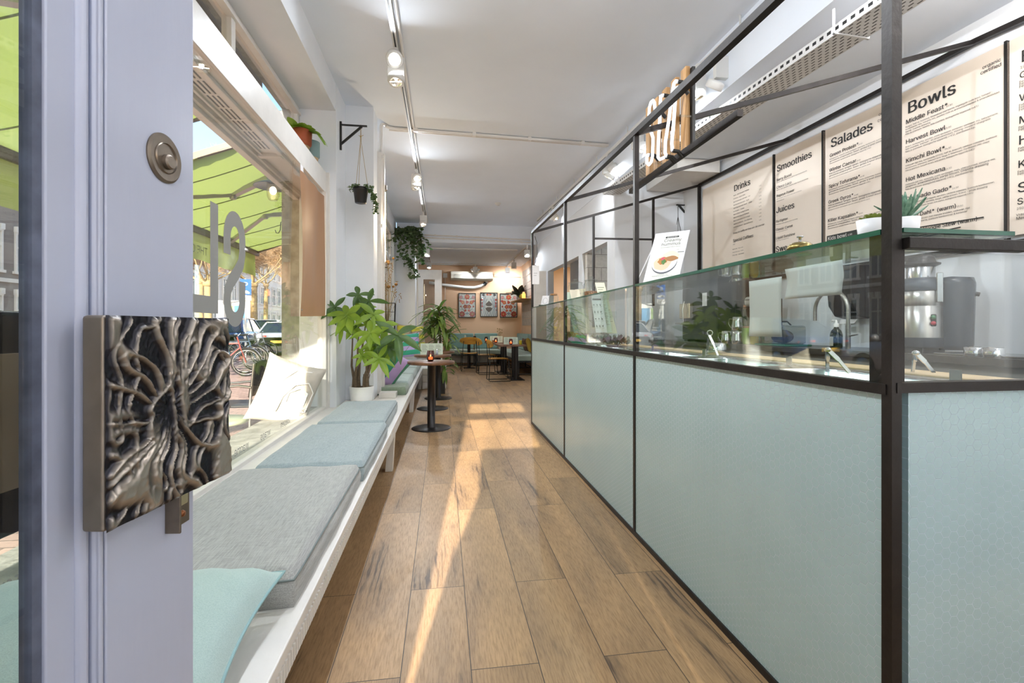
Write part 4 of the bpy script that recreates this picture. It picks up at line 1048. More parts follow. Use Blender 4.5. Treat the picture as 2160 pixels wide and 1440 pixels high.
# ------------------------------------------------------------------ back counter and what stands on it
BZK = .95
BC = thing('back_counter', (2.8, 3.0, 0), 'dark topped back counter along the kitchen wall', 'counter')
b = MB(); b.poly([(wx(.3) - .55, .3, .91), (wx(5.5) - .52, 5.5, .91), (wx(5.5) - .01, 5.5, .91), (wx(.3) - .01, .3, .91)], (0, 0, .04)); b.build('worktop', mat('dark_worktop', hx('#4a443c'), .3, noise=.3, nscale=30), BC, bevel=.003)
b = MB(); b.poly([(wx(.3) - .50, .3, .0), (wx(5.5) - .48, 5.5, 0), (wx(5.5) - .02, 5.5, 0), (wx(.3) - .02, .3, 0)], (0, 0, .91)); b.build('cabinet', mat('grey_cabinet', hx('#8b8780'), .5), BC)
def bk(px, dx=.25, z=BZK):                    # a point on the back counter under a column of the photo, dx from the wall
    p = at(px, 690, X=2.8)
    for _ in range(6): p = at(px, 690, X=wx(p.y) - dx)
    return Vector((p.x, p.y, z))
# coffee machine
p = bk(1524, .28); EM = thing('coffee_machine', p, 'large black coffee machine with rounded top on the back counter', 'coffee machine')
y0, y1 = p.y - .26, p.y + .40; b = MB()
pr = [(0, 0), (0, .50)] + [(.1 - .1 * cos(t), .50 + .1 * sin(t)) for t in [k * pi / 12 for k in range(1, 7)]]
L_ = y1 - y0; pts = [(y0 + u, BZK + .02 + v) for u, v in pr] + [(y1 - u, BZK + .02 + v) for u, v in pr[::-1]]
b.poly([(p.x - .22, y, z) for y, z in pts], (.45, 0, 0)); b.build('body', M['black_plastic'], EM, bevel=.012)
b = MB(); b.box(p.x - .27, p.x - .22, y0 + .42, y1 - .03, BZK + .24, BZK + .40); b.build('chrome_panel', mat('warm_chrome', hx('#d9c9a8'), .15, metal=.9), EM, bevel=.008)
b = MB(); b.box(p.x - .30, p.x - .20, y0 + .36, y1, BZK + .18, BZK + .20); b.build('cup_shelf', M['worn_steel'], EM)
b = MB(); b.tube([(p.x - .29, y0 + .5, BZK + .2), (p.x - .3, y0 + .5, BZK + .33), (p.x - .28, y0 + .5, BZK + .42)], .006); b.build('steam_wand', M['chrome'], EM)
b = MB(); b.box(p.x - .21, p.x + .2, y0 + .03, y0 + .10, BZK, BZK + .03); b.box(p.x - .21, p.x + .2, y1 - .10, y1 - .03, BZK, BZK + .03); b.build('foot', M['black'], EM)
b = MB(); b.box(p.x - .224, p.x - .2215, y0 + .17, y0 + .25, BZK + .36, BZK + .49); b.build('white_sticker', M['paper'], EM)
top = BZK + .62
def jug(c, r, h, label, group='steel jugs by the coffee machine', handle=True, name='milk_jug', yaw=0.0):
    T = thing(name, c, label, 'jug', group)
    b = MB(); b.lathe([(0, .001), (r, .001), (r * 1.02, h * .3), (r * .86, h * .72), (r * .92, h), (r * .88, h), (r * .82, h * .74), (r * .97, h * .3), (0, .004)], c, 26); b.build('body', M['chrome'], T)
    if handle:
        d_ = Vector((cos(yaw), sin(yaw), 0)); c = Vector(c)
        b = MB(); b.tube([c + d_ * r * .88 + Vector((0, 0, h * .85)), c + d_ * (r + .035) + Vector((0, 0, h * .86)), c + d_ * (r + .045) + Vector((0, 0, h * .5)), c + d_ * (r + .02) + Vector((0, 0, h * .18)), c + d_ * r * 1.0 + Vector((0, 0, h * .22))], .004, 8); b.build('handle', M['chrome'], T)
p = bk(1533, .54 - .03); jug(p, .048, .115, 'short steel milk jug in front of the coffee machine', yaw=pi * .6)
p = bk(1555, .50); jug(p, .045, .12, 'lower one of two stacked steel jugs on the back counter', yaw=pi * .6, handle=False)
jug(p + Vector((0, 0, .122)), .045, .12, 'upper one of two stacked steel jugs on the back counter', yaw=pi * .6)
for i, px in enumerate((1528, 1551)):
    p = bk(px, .28, top + .002); p.z = top - .0; jug(p, .05, .11, ['left', 'right'][i] + ' steel pot on top of the coffee machine', 'steel pots on the coffee machine', False, 'steel_pot')
p = bk(1506, .28, top); T = thing('paper_cup', p, 'printed yellow green paper cup on the coffee machine', 'cup')
b = MB(); b.lathe([(0, 0), (.036, 0), (.046, .15), (.048, .152), (.044, .15), (.034, .004), (0, .004)], p, 24); b.build('cup', mat('cup_yellow', hx('#d5cf8f'), .7), T)
b = MB(); d_ = Vector((-.6, -1, 0)).normalized(); ux = Vector((0, 0, 1)).cross(d_)
b.text('GROW A', p + d_ * .046 - ux * .032 + Vector((0, 0, .075)), ux, (0, 0, 1), .02); b.text('FOREST', p + d_ * .045 - ux * .032 + Vector((0, 0, .05)), ux, (0, 0, 1), .02); b.build('print', mat('cup_green', hx('#6c8a3a'), .7), T)
p = bk(1492, .3, top); b = MB(); b.lathe([(0, 0), (.05, 0), (.055, .02), (.03, .035), (0, .04)], p, 20); tag(b.build('dark_saucer', M['black_plastic']), 'flat dark saucer beside the printed paper cup', 'saucer')
# bottles, rack
def bottle(px, dx, r, h, body, capm, label, group='bottles on the back counter', neck=.35, z=BZK, name='bottle'):
    p = bk(px, dx, z); T = thing(name, p, label, 'bottle', group)
    b = MB(); b.lathe([(0, 0), (r * .9, 0), (r, .008), (r, h * .58), (r * .8, h * .68), (r * neck, h * .76), (r * neck, h * .93)], p, 20); b.build('body', body, T)
    b = MB(); b.lathe([(r * neck * 1.12, h * .90), (r * neck * 1.12, h), (0, h)], p, 16); b.build('cap', capm, T); return T, p
M['oil'] = mat('yellow_oil', hx('#c9b61f'), .1, trans=.5); M['cork'] = mat('cork', hx('#9a7048'), .8, noise=.3, nscale=60); M['dark_glass'] = mat('dark_glass', hx('#26301f'), .1, coat=.5)
M['lime'] = mat('lime_jar', hx('#86b33c'), .3); M['label_w'] = mat('paper_label', hx('#d8d6c8'), .8)
bottle(1573, .42, .034, .16, M['lime'], M['cork'], 'squat jar of bright green liquid by the milk jugs', neck=.8, name='jar')
bottle(1591, .40, .036, .20, M['oil'], M['cork'], 'corked bottle of yellow oil on the back counter')
bottle(1571, .25, .036, .36, M['dark_glass'], mat('copper_foil', hx('#b77b50'), .4, metal=.6), 'tall dark bottle with copper foil neck behind the green jar')
p = bk(1603, .18); T = thing('green_tin', p, 'teal green paper beaker behind the oil bottle', 'beaker')
b = MB(); b.lathe([(0, 0), (.036, 0), (.045, .165), (.04, .165), (0, .15)], p, 20); b.build('beaker', mat('teal_paper', hx('#2f7a5c'), .6), T)
b = MB(); b.lathe([(.0452, .158), (.047, .165), (.044, .168), (.043, .16)], p, 20); b.build('rim', M['paper'], T)
p = bk(1600, .24); RK = thing('wire_rack', p, 'black two tier wire rack on the back counter', 'rack')
for z in (.02, .08, .33, .40):
    b = MB(); b.tube([p + Vector((x, y, z)) for x, y in ((-.1, -.17), (.1, -.17), (.1, .2), (-.1, .2))], .003, 6, closed=True); b.build('hoop', M['black'], RK)
for x, y in ((-.1, -.17), (.1, -.17), (.1, .2), (-.1, .2)): b = MB(); b.tube([p + Vector((x, y, 0)), p + Vector((x, y, .4))], .004, 6); b.build('upright', M['black'], RK)
for i in range(6):
    b = MB(); y = -.15 + i * .066; b.tube([p + Vector((-.1, y, .33)), p + Vector((.1, y, .33))], .002, 6); b.build('shelf_wire', M['black'], RK)
p = bk(1603, .26) + Vector((0, 0, .385)); T = thing('cup_stack', p - Vector((0, 0, .05)), 'stack of white takeaway lids lying on the wire rack', 'cups')
b = MB(); rm = Matrix.Rotation(radians(-68), 3, 'Z') @ Matrix.Rotation(pi / 2, 3, 'Y'); b.lathe([(0, -.12), (.045, -.12), (.050, .10), (.044, .12), (.038, .11), (.030, -.1)], p, 24, rm); b.build('cups', M['white_plastic'], T)
b = MB(); b.lathe([(0, .02), (.034, .02), (.037, .115)], p, 20, rm); b.build('inside', mat('brown_inside', hx('#6d5c48'), .8), T)
# clear bread bin
p = bk(1648, .36); T = thing('bread_bin', p, 'clear domed bread bin with dark handle on a green tray', 'bread bin')
b = MB(); b.box(p.x - .12, p.x + .12, p.y - .19, p.y + .17, BZK + .0, BZK + .014); b.build('tray', mat('green_tray', hx('#39725c'), .4), T, bevel=.005)
b = MB(); b.box(p.x - .10, p.x + .10, p.y - .16, p.y + .14, BZK + .016, BZK + .165); b.build('dome', glass_mat('acrylic_dome', (.85, .86, .84), boost=2.2), T, bevel=.02)
b = MB(); b.ball(p + Vector((0, -.01, .075)), .075, 16, (.8, 1.5, .75)); b.build('bread', mat('dark_bread', hx('#4f4132'), .8, noise=.4, nscale=25), T)
b = MB(); b.tube([p + Vector((0, .09, .165)), p + Vector((0, .05, .195)), p + Vector((0, -.07, .195)), p + Vector((0, -.11, .165))], .006, 8); b.build('handle', M['black'], T)
# tap
p = bk(1789, .30); T = thing('tap', p, 'tall arched steel kitchen tap on the back counter', 'tap')
q = at(1719, 664, X=p.x + .0); r_ = (Vector((0, p.y, 0)) - Vector((0, q.y, 0))).length / 2; q.y = p.y + r_ * 2
arc = [p + Vector((0, 0, .12))] + [p + Vector((0, r_ - r_ * cos(t), .27 + r_ * sin(t))) for t in [k * pi / 14 for k in range(15)]] + [p + Vector((0, 2 * r_, .20))]
b = MB(); b.tube(arc, .0125, 14); b.build('spout', M['worn_steel'], T)
b = MB(); b.tube([p, p + Vector((0, 0, .165))], .0165, 16); b.build('pillar', M['worn_steel'], T)
b = MB(); b.tube([p + Vector((.0, -.01, .09)), p + Vector((.01, -.07, .10))], .006, 8); b.build('lever', M['steel'], T)
p = bk(1764, .40); T = thing('soap_bottle', p, 'dark soap bottle with white pump left of the tap', 'soap bottle')
b = MB(); b.lathe([(0, 0), (.036, 0), (.038, .01), (.038, .10), (.03, .125), (.014, .145), (.014, .155)], p, 22); b.build('bottle', M['dark_glass'], T)
b = MB(); b.lathe([(.017, .152), (.017, .175), (.008, .178), (.006, .20), (0, .20)], p, 16); b.tube([p + Vector((0, 0, .197)), p + Vector((.01, .045, .197)), p + Vector((.01, .05, .188))], .005, 8); b.build('pump', M['white_plastic'], T)
b = MB(); b.box(p.x - .040, p.x - .0385, p.y - .015, p.y + .015, BZK + .02, BZK + .085); b.build('label', M['label_w'], T)
# wall dispenser
p = bk(1797, .07, 1.36); T = thing('towel_dispenser', p - Vector((0, 0, .2)), 'black curved towel dispenser on the kitchen wall above the tap', 'dispenser')
b = MB(); w_ = .22
pf = [(0, .0), (.10, .02), (.155, .10), (.17, .24), (.16, .36), (.10, .40), (0, .40)]
b.poly([(p.x + .05 - x, p.y - w_ / 2, p.z - .2 + z) for x, z in pf], (0, w_, 0)); b.build('cover', M['black_plastic'], T, bevel=.012)
b = MB(); b.box(p.x - .125, p.x - .118, p.y - .03, p.y + .03, p.z + .08, p.z + .10); b.build('badge', M['steel'], T)
b = MB(); b.poly([(p.x - .03, p.y - .08, p.z - .2), (p.x - .03, p.y + .07, p.z - .2), (p.x - .05, p.y + .06, p.z - .235), (p.x - .05, p.y - .07, p.z - .23)], (.004, 0, 0)); b.build('towel', M['paper'], T)
# juicer
p = bk(1942, .36); T = thing('juicer', p, 'steel and black juice extractor standing right of the corner post', 'juicer')
b = MB(); b.lathe([(0, .03), (.105, .03), (.108, .04), (.108, .09)], p, 40); b.build('base_band', mat('navy_plastic', hx('#2b333d'), .4), T)
b = MB(); b.lathe([(.106, .09), (.106, .27), (.104, .272), (.106, .275), (.106, .365), (.1, .37)], p, 40); b.build('steel_body', mat('brushed_body', hx('#b4b2ae'), .28, metal=.95, noise=.1, nscale=90, stretch=(1, 1, .04)), T)
b = MB(); b.lathe([(.108, .36), (.112, .372), (.112, .40), (.10, .425), (.072, .44), (.068, .44)], p, 40); b.build('lid', mat('slate_plastic', hx('#3b434c'), .35), T)
b = MB(); b.lathe([(.066, .43), (.066, .505), (.063, .51)], p, 32); b.build('feed_tube', M['steel'], T)
b = MB(); b.lathe([(.07, .505), (.09, .515), (.092, .523), (.07, .53), (.066, .545), (.064, .56), (.05, .568), (0, .57)], p, 32); b.build('pusher', M['black_plastic'], T)
d_ = Vector((p.x, p.y, 0)).normalized(); ux = Vector((d_.y, -d_.x, 0))
c = p + ux * .135 + d_ * .05
b = MB(); prof = [(0, .02), (.088, .02), (.096, .05), (.104, .40), (.096, .432), (.0, .445)]; b.lathe(prof, c, 36); b.build('pulp_bin', mat('smoke_plastic', hx('#343c46'), .25), T)
b = MB(); b.tube([c + ux * .10 + Vector((0, 0, .34)), c + ux * .118 + Vector((0, 0, .335))], .012, 10); b.build('bin_knob', M['black'], T)
f_ = -d_
b = MB(); o = p + f_ * .085 + ux * .082; b.cbox(o + Vector((0, 0, .375)), (.03, .018, .17), Matrix.Rotation(math.atan2(ux.y, ux.x), 3, 'Z')); b.build('clamp_arm', M['steel'], T, bevel=.006)
o = p + f_ * .094 + ux * .052
b = MB(); b.cbox(o + Vector((0, 0, .19)), (.036, .012, .07), Matrix.Rotation(math.atan2(ux.y, ux.x) - .5, 3, 'Z')); b.build('switch_plate', M['black_plastic'], T, bevel=.006)
for z, cc, nm in ((.207, hx('#1f6b3b'), 'start_button'), (.173, hx('#b02a3c'), 'stop_button')):
    b = MB(); b.ball(o + f_ * .007 + ux * .003 + Vector((0, 0, z)), .0125, 14); b.build(nm, mat(nm, cc, .35), T)
b = MB(); b.cbox(p + Vector((0, 0, .015)), (.15, .15, .03)); b.build('foot', M['black'], T)
# steel lids beyond the juicer
for i, (px, lb) in enumerate(((2055, 'steel pan lid right of the juicer, left one'), (2096, 'steel pan lid right of the juicer, right one'))):
    p = bk(px, .50); b = MB(); b.lathe([(0, 0), (.04, 0), (.041, .002), (.041, .048), (.037, .050), (.036, .046), (0, .046)], p, 26); tag(b.build('steel_ring', M['chrome']), lb, 'steel ring', 'steel rings on the back counter')
p = bk(2110, .42); b = MB(); b.box(p.x - .08, p.x + .2, p.y - .5, p.y + .26, BZK, BZK + .012); tag(b.build('steel_tray', M['steel'], bevel=.003), 'flat steel tray at the right end of the back counter', 'tray')
b = MB(); p = zz(1511, 741, .955); b.lathe([(0, 0), (.052, 0), (.053, .003), (.053, .055), (.047, .058), (.046, .052), (0, .05)], Vector((1.56, at(1457 + 54, 741, X=1.56).y, .953)), 28); tag(b.build('steel_tub', M['chrome']), 'round steel tub on the wooden lip behind the ring tongs', 'tub')
# papers taped to the inside of the glass
for (x0, x1, z0, z1, lb, sk) in ((1580, 1650, 1.07, 1.255, 'upright white paper sheet taped behind the counter glass', 0), (1660, 1782, 1.185, 1.275, 'sideways white paper sheet taped behind the glass near the corner post', .012)):
    a, c = at(x0, 650, X=1.024), at(x1, 650, X=1.024)
    if sk == 0: c = at(x1 - 1, 650, X=1.024)
    b = MB(); y0, y1 = a.y, c.y
    b.grid(lambda u, v: Vector((1.024 + .006 * sin(3 * u + 2 * v) * (1 - v), y0 + (y1 - y0) * u + (sk * (abs(v - .55) * 1.6)), z0 + (z1 - z0) * v)), 10, 8)
    tag(b.build('paper_sheet', M['paper'], solid=.0006), lb, 'paper sheet', 'white paper sheets')
# ------------------------------------------------------------------ neon letters over the counter
NX = 1.235
b = MB(); b.bar((NX, 1.83, 2.0), (NX, 3.0, 2.0), .026, .03); b.build('sign_bar', M['black_steel'], FR)
NS = thing('neon_sign', (NX, 2.5, 2.016), 'white neon letters SLA on upright wooden slats above the counter', 'neon sign')
M['slat'] = wood_mat('oak_slat', hx('#b58a55'), hx('#8f6a3e'), (1, 1, .12), .5, 30)
for i in range(5):
    y = 2.285 + i * .107; b = MB(); b.box(NX - .012, NX + .012, y - .027, y + .027, 2.016, 2.43); b.build('slat', M['slat'], NS, bevel=.002)
b = MB(); b.box(NX + .014, NX + .03, 2.24, 2.27, 2.016, 2.42); b.box(NX + .014, NX + .028, 2.25, 2.74, 2.2, 2.23); b.build('backing_bar', M['black'], NS)
M['neon'] = mat('neon_tube', (.95, .95, 1), .3, emit=(.90, .93, 1), estr=.55)
def npt(x, y, X=1.165): return at(1330 + x / 5.54, 140 + y / 5.54, X=X)
for nm, pts in (('S', [(300, 530), (283, 480), (280, 425), (264, 398), (240, 418), (222, 480), (216, 560), (218, 690), (240, 765), (262, 830), (262, 900), (256, 1050), (243, 1115), (215, 1150), (192, 1130), (190, 1062), (204, 1032), (222, 1034)]),
                ('L', [(388, 338), (352, 343), (347, 500), (337, 700), (326, 900), (321, 1060), (343, 1088), (405, 1058)]),
                ('A', [(425, 1050), (404, 1010), (408, 880), (430, 740), (448, 630), (468, 470), (490, 320), (508, 200), (530, 172), (552, 178)]),
                ('A', [(556, 245), (534, 256), (522, 400), (508, 600), (498, 740), (488, 830), (482, 900), (490, 985)])):
    P_ = [npt(*q) for q in pts]; Q = []
    for a, c in zip(P_, P_[1:]): Q += [a, a.lerp(c, .5)]
    Q.append(P_[-1]); b = MB(); b.tube(Q, .0085, 10); b.build('tube', M['neon'], NS)
    for e in (P_[0], P_[-1]):
        b = MB(); b.tube([e, e + Vector((.03, 0, -.002)), e + Vector((.055, 0, -.03))], .0105, 10); b.build('electrode', M['black'], NS)
for x, y in ((440, 850), (280, 1130), (570, 575), (300, 960)):
    q = npt(x, y); b = MB(); b.tube([q, q + Vector((.06, 0, 0))], .006, 8); b.build('glass_support', M['clear'], NS)
# ------------------------------------------------------------------ signs standing on the glass shelf
def card(name, bl, br, tl, th, label, cat, group=None, m=None):
    bl, br, tl = Vector(bl), Vector(br), Vector(tl); u = br - bl; v = tl - bl; n = u.cross(v).normalized()
    T = thing(name, (bl + br) / 2, label, cat, group)
    b = MB(); b.poly([bl, br, br + v, tl], -n * th); b.build('card', m or M['paper'], T)
    return T, bl, u, v, n
SZ = 1.3255
T, o, u, v, n = card('poster_stand', (1.02, 2.32, SZ), (1.15, 2.20, SZ), (1.127, 2.40, 1.60), .006, 'clear stand with Creamy hummus poster leaning on the glass shelf', 'poster', m=mat('acrylic_white', hx('#e9e9ee'), .25))
def q2(a, c, d=.0006): return o + u * a + v * c + n * d
b = MB(); b.poly([q2(.10, .06), q2(.93, .06), q2(.93, .95), q2(.10, .95)]); b.build('poster', mat('poster_cream', hx('#dfe0d8'), .6), T)
def disc(cx, cy, rx, ry, d, k=26, ph=0.0, wob=0.0): return [q2(cx + rx * cos(2 * pi * i / k) * (1 + wob * sin(5 * 2 * pi * i / k + ph)), cy + ry * sin(2 * pi * i / k) * (1 + wob * sin(4 * 2 * pi * i / k + ph)), d) for i in range(k)]
for nm, pts, c in (('plate_shade', disc(.49, .37, .36, .205, .0009), '#5f6068'), ('plate', disc(.48, .395, .36, .20, .0012), '#e4e2e8'), ('hummus', disc(.43, .37, .25, .135, .0016, 26, 0, .05), '#dcc6a8'), ('bread', disc(.62, .50, .24, .105, .0020, 26, 1, .06), '#e3d3bd'), ('crust', disc(.66, .455, .19, .05, .0023, 20, 2, .08), '#a47342'), ('topping', disc(.42, .42, .13, .07, .0026, 24, 3, .15), '#b5783a'), ('herbs', disc(.46, .40, .065, .05, .0029, 18, 1, .2), '#4f7a3a'), ('radish', disc(.42, .46, .06, .03, .0032, 14, 2, .2), '#c8545f')):
    b = MB(); b.poly(pts); b.build(nm, mat('print_' + nm, hx(c), .6), T)
b = MB(); un, vn = u.normalized(), v.normalized(); W_ = u.length
b.text('Creamy', q2(.32, .80, .001), un, vn, .035, wmax=W_ * .50); b.text('hummus', q2(.27, .725, .001), un, vn, .035, wmax=W_ * .56)
b.text('Met granaatappel, za\'atar en flatbread', q2(.27, .685, .001), un, vn, .008, wmax=W_ * .56); b.text('Onze hummus is vers', q2(.36, .15, .001), un, vn, .008, wmax=W_ * .3); b.text('en gemaakt van biologische kikkererwten', q2(.22, .12, .001), un, vn, .008, wmax=W_ * .58)
b.poly([q2(.36, .875, .001), q2(.72, .875, .001), q2(.74, .89, .001), q2(.72, .91, .001), q2(.36, .91, .001), q2(.34, .89, .001)]); b.poly([q2(.80, .57, .001), q2(.98, .57, .001), q2(.98, .58, .001), q2(.80, .58, .001)]); b.text('7.50 -', q2(.74, .62, .001), un, vn, .01, wmax=W_ * .1)
b.build('lettering', M['text'], T)
b = MB(); b.text('NIEUW IN HET MENU', q2(.39, .882, .0013), un, vn, .012, wmax=W_ * .3); b.build('label_lettering', M['white_text'], T)
d0 = Vector((1.115, 2.66, SZ)); vd = Vector((d0.x, d0.y, 0)).normalized(); un2 = vd
T, o_, u_, v_, n_ = card('poster_stand', d0, d0 + un2 * .15, d0 + Vector((.105, -.05, .255)), .005, 'second poster stand seen edge on behind the Creamy hummus one', 'poster', m=bpy.data.materials['acrylic_white'])
# menu cards in acrylic racks behind the glass
M['mint_card'] = mat('mint_card', hx('#c9d6c6'), .7); M['beige_card'] = mat('beige_card', hx('#dcd3bd'), .7); M['cream_card'] = mat('cream_card', hx('#e2e0c6'), .7); M['green_card'] = mat('green_card', hx('#8ab08c'), .7); M['card_ink'] = mat('card_ink', hx('#3a3d38'), .7)
def menu_card(px0, py0, px1, px2, py2, Y, m, label, motif=0):
    """upright card: bottom corners at columns px1, px2 (row py0), top left corner at (px0, py2)"""
    bl, br = at(px1, py0, Y=Y), at(px2, py0, Y=Y - .012); br.z = bl.z; tl = at(px0, py2, Y=Y + .11)
    T, o, u, v, n = card('menu_card', bl, br, tl, .0015, label, 'menu card', 'menu cards behind the counter glass', m)
    def q(a, c): return o + u * a + v * c + n * .0005
    b = MB(); un, vn = u.normalized(), v.normalized(); W_ = u.length
    if motif == 1:
        for k, (yy, s) in enumerate(((.52, 'SLA'), (.22, 'SLA'))): b.text(s, q(.2 + .1 * k, yy), un, vn, .07, wmax=W_ * .55)
        b.text('organic bowls', q(.2, .46), un, vn, .014, wmax=W_ * .5)
        for k in range(5): b.poly([q(.45, .20 - k * .02), q(.8, .20 - k * .02), q(.8, .206 - k * .02), q(.45, .206 - k * .02)])
    elif motif == 2:
        b.poly([q(.08, .92), q(.85, .92), q(.85, .955), q(.08, .955)])
        for k in range(12):
            cx, cy = .15 + (k % 3) * .28, .78 - (k // 3) * .2; b.poly([q(cx + .05 * cos(t) * (1 + .4 * sin(3 * t + k)), cy + .03 * sin(t) * (1 + .4 * cos(2 * t + k))) for t in [j * pi / 5 for j in range(10)]]); b.poly([q(cx - .06, cy - .06), q(cx + .1, cy - .06), q(cx + .1, cy - .052), q(cx - .06, cy - .052)])
    else:
        for k in range(16): b.poly([q(.12, .9 - k * .045), q(.85 - (k * 7 % 5) * .09, .9 - k * .045), q(.85 - (k * 7 % 5) * .09, .908 - k * .045), q(.12, .908 - k * .045)])
    b.build('print', M['card_ink'], T)
menu_card(1190, 702, 1211, 1230, 616, 3.90, M['mint_card'], 'pale mint menu card furthest left behind the second post', 1)
menu_card(1201, 702, 1222, 1243, 611, 3.88, M['beige_card'], 'beige menu card with large lettering just right of the mint one', 1)
for i in range(5):
    menu_card(1213 + i * 4.6, 702 + i * .1, 1231 + i * 2.6, 1244 + i * .4, 610 - i * .4, 3.945 + i * .016, M['cream_card'] if i % 2 else M['beige_card'], '%s of the narrow cream card edges stacked behind the beige menu card' % ['first', 'second', 'third', 'fourth', 'last'][i], 0)
menu_card(1247, 701, 1257, 1281, 627, 3.42, M['paper'], 'white menu card with small drawings in the right hand rack', 2)
menu_card(1262, 702, 1275, 1292, 626, 3.45, M['mint_card'], 'mint green text card behind the white card with drawings', 0)
menu_card(1255, 703, 1282, 1302, 596, 3.50, M['cream_card'], 'tallest cream menu card at the back of the right hand rack', 0)
for px, Y, w_, lb in ((1227, 3.97, .10, 'clear acrylic rack holding the left group of menu cards'), (1282, 3.54, .13, 'clear acrylic rack holding the right group of menu cards')):
    c = at(px, 700, Y=Y); b = MB(); b.box(c.x - w_ / 2, c.x + w_ / 2 , Y - .02, Y - .0165, c.z - .08, c.z + .16); b.box(c.x - w_ / 2, c.x + w_ / 2, Y - .02, Y + .10, c.z - .083, c.z - .079)
    tag(b.build('card_rack', M['clear']), lb, 'card rack')
# glass jars
def jar(px, Y, r, h, label, fill, knob=True):
    p = at(px, 640, Y=Y); p.z = SZ; p.x = min(p.x, 1.345 - r * .2); T = thing('glass_jar', p, label, 'jar', 'glass jars on the shelf')
    b = MB(); b.lathe([(0, .002), (r * .95, .002), (r, .012), (r, h * .78), (r * .82, h * .9), (r * .82, h * .95)], p, 28); b.build('body', M['clear'], T)
    b = MB()
    if knob: b.lathe([(r * .86, h * .94), (r * .9, h * .97), (r * .5, h * 1.02), (.01, h * 1.04), (.012, h * 1.08), (.02, h * 1.12), (.012, h * 1.15), (0, h * 1.16)], p, 24); b.build('lid', M['clear'], T)
    else: b.lathe([(r * .75, h * .9), (r * .75, h * 1.04), (0, h * 1.04)], p, 20); b.build('lid', M['cork'], T)
    if fill: b = MB(); b.lathe([(0, .006), (r * .9, .006), (r * .9, h * fill[0]), (0, h * fill[0] + .01)], p, 20); b.build('contents', fill[1], T)
M['cookie'] = mat('oat_cookies', hx('#8a5c3a'), .8, noise=.5, nscale=50, bump=1, bscale=70)
jar(1214, 4.25, .075, .19, 'large clear cookie jar left, right of the second post', None); jar(1247, 4.0, .065, .19, 'large cookie jar with brown biscuits behind the cream menu cards', (.45, M['cookie']))
jar(1168, 4.85, .05, .12, 'small corked jar between the first and second posts', None, False)
p = at(1146, 640, Y=5.15); p.z = SZ; T, o, u, v, n = card('certificate', p + Vector((-.03, 0, .01)), p + Vector((.05, -.01, .01)), p + Vector((-.005, .02, .125)), .001, 'small white certificate in a black clip near the first post', 'certificate')
b = MB(); b.tube([o + u * (.5 + .3 * cos(t)) + v * (.5 + .28 * sin(t)) + n * .001 for t in [k * pi / 10 for k in range(20)]], .0008, 4, closed=True); b.build('print', M['card_ink'], T)
b = MB(); b.box(p.x - .05, p.x + .07, p.y - .03, p.y + .01, SZ, SZ + .022); b.build('clip', M['black'], T)
# food on the counter between the rear posts
def leafy(name, c, r, n, m, label, cat, seed, group=None):
    q = random.Random(seed); b = MB()
    for k in range(n):
        a = q.uniform(0, 6.28); d = Vector((cos(a), sin(a), q.uniform(.2, 1.2))).normalized(); s = r * q.uniform(.5, 1)
        p = Vector(c) + d * r * .4; u = d.cross(Vector((0, 0, 1))).normalized(); w_ = d.cross(u)
        b.grid(lambda i, j: p + d * s * j + u * (i - .5) * s * .9 * sin(pi * min(1, j + .12)) + w_ * .25 * s * (abs(i - .5) * 2 - j * j + .12 * sin(9 * i + 7 * j)), 5, 5)
    return tag(b.build(name, m), label, cat, group)
M['radicchio'] = mat('purple_leaves', hx('#7a5a74'), .6, noise=.5, nscale=20, var=hx('#5d7a52'))
M['lime'] = mat('lime_skin', hx('#8fa833'), .4, noise=.2, nscale=60)
for i, (px, Y, lb) in enumerate(((1228, 4.12, 'green lime on the counter, right one beside the purple leaves'), (1219, 4.22, 'green lime on the counter, left one'))):
    p = at(px, 712, Y=Y); p.z = CZ + .015; b = MB(); b.ball((p.x, p.y, p.z + .028), .028, 16, (1.2, 1, 1)); b.lathe([(.006, .03), (.003, .036), (0, .037)], (p.x, p.y, p.z + .025), 8); tag(b.build('lime', M['lime']), lb, 'lime', 'limes')
for i, (px, Y) in enumerate(((1250, 4.0), (1268, 3.85), (1288, 3.72), (1305, 3.6))):
    p = at(px, 712, Y=Y); leafy('salad_head', (p.x + .03, p.y, CZ + .01), .075, 16, M['radicchio'], '%s purple green salad head along the rail behind the glass' % ['leftmost', 'second', 'third', 'rightmost'][i], 'salad', i, 'salad heads on the counter')
p = at(1203, 716, Y=4.5); b = MB(); w_ = .16
b.box(p.x, p.x + w_, 4.42, 4.44, CZ + .015, CZ + .10); b.box(p.x, p.x + w_, 4.72, 4.74, CZ + .015, CZ + .10); b.box(p.x, p.x + .01, 4.44, 4.72, CZ + .015, CZ + .10); b.box(p.x + w_ - .01, p.x + w_, 4.44, 4.72, CZ + .015, CZ + .10); b.box(p.x, p.x + w_, 4.42, 4.74, CZ + .012, CZ + .018)
tag(b.build('wooden_crate', M['slat'], bevel=.002), 'small open wooden crate on the counter behind the second post', 'crate')
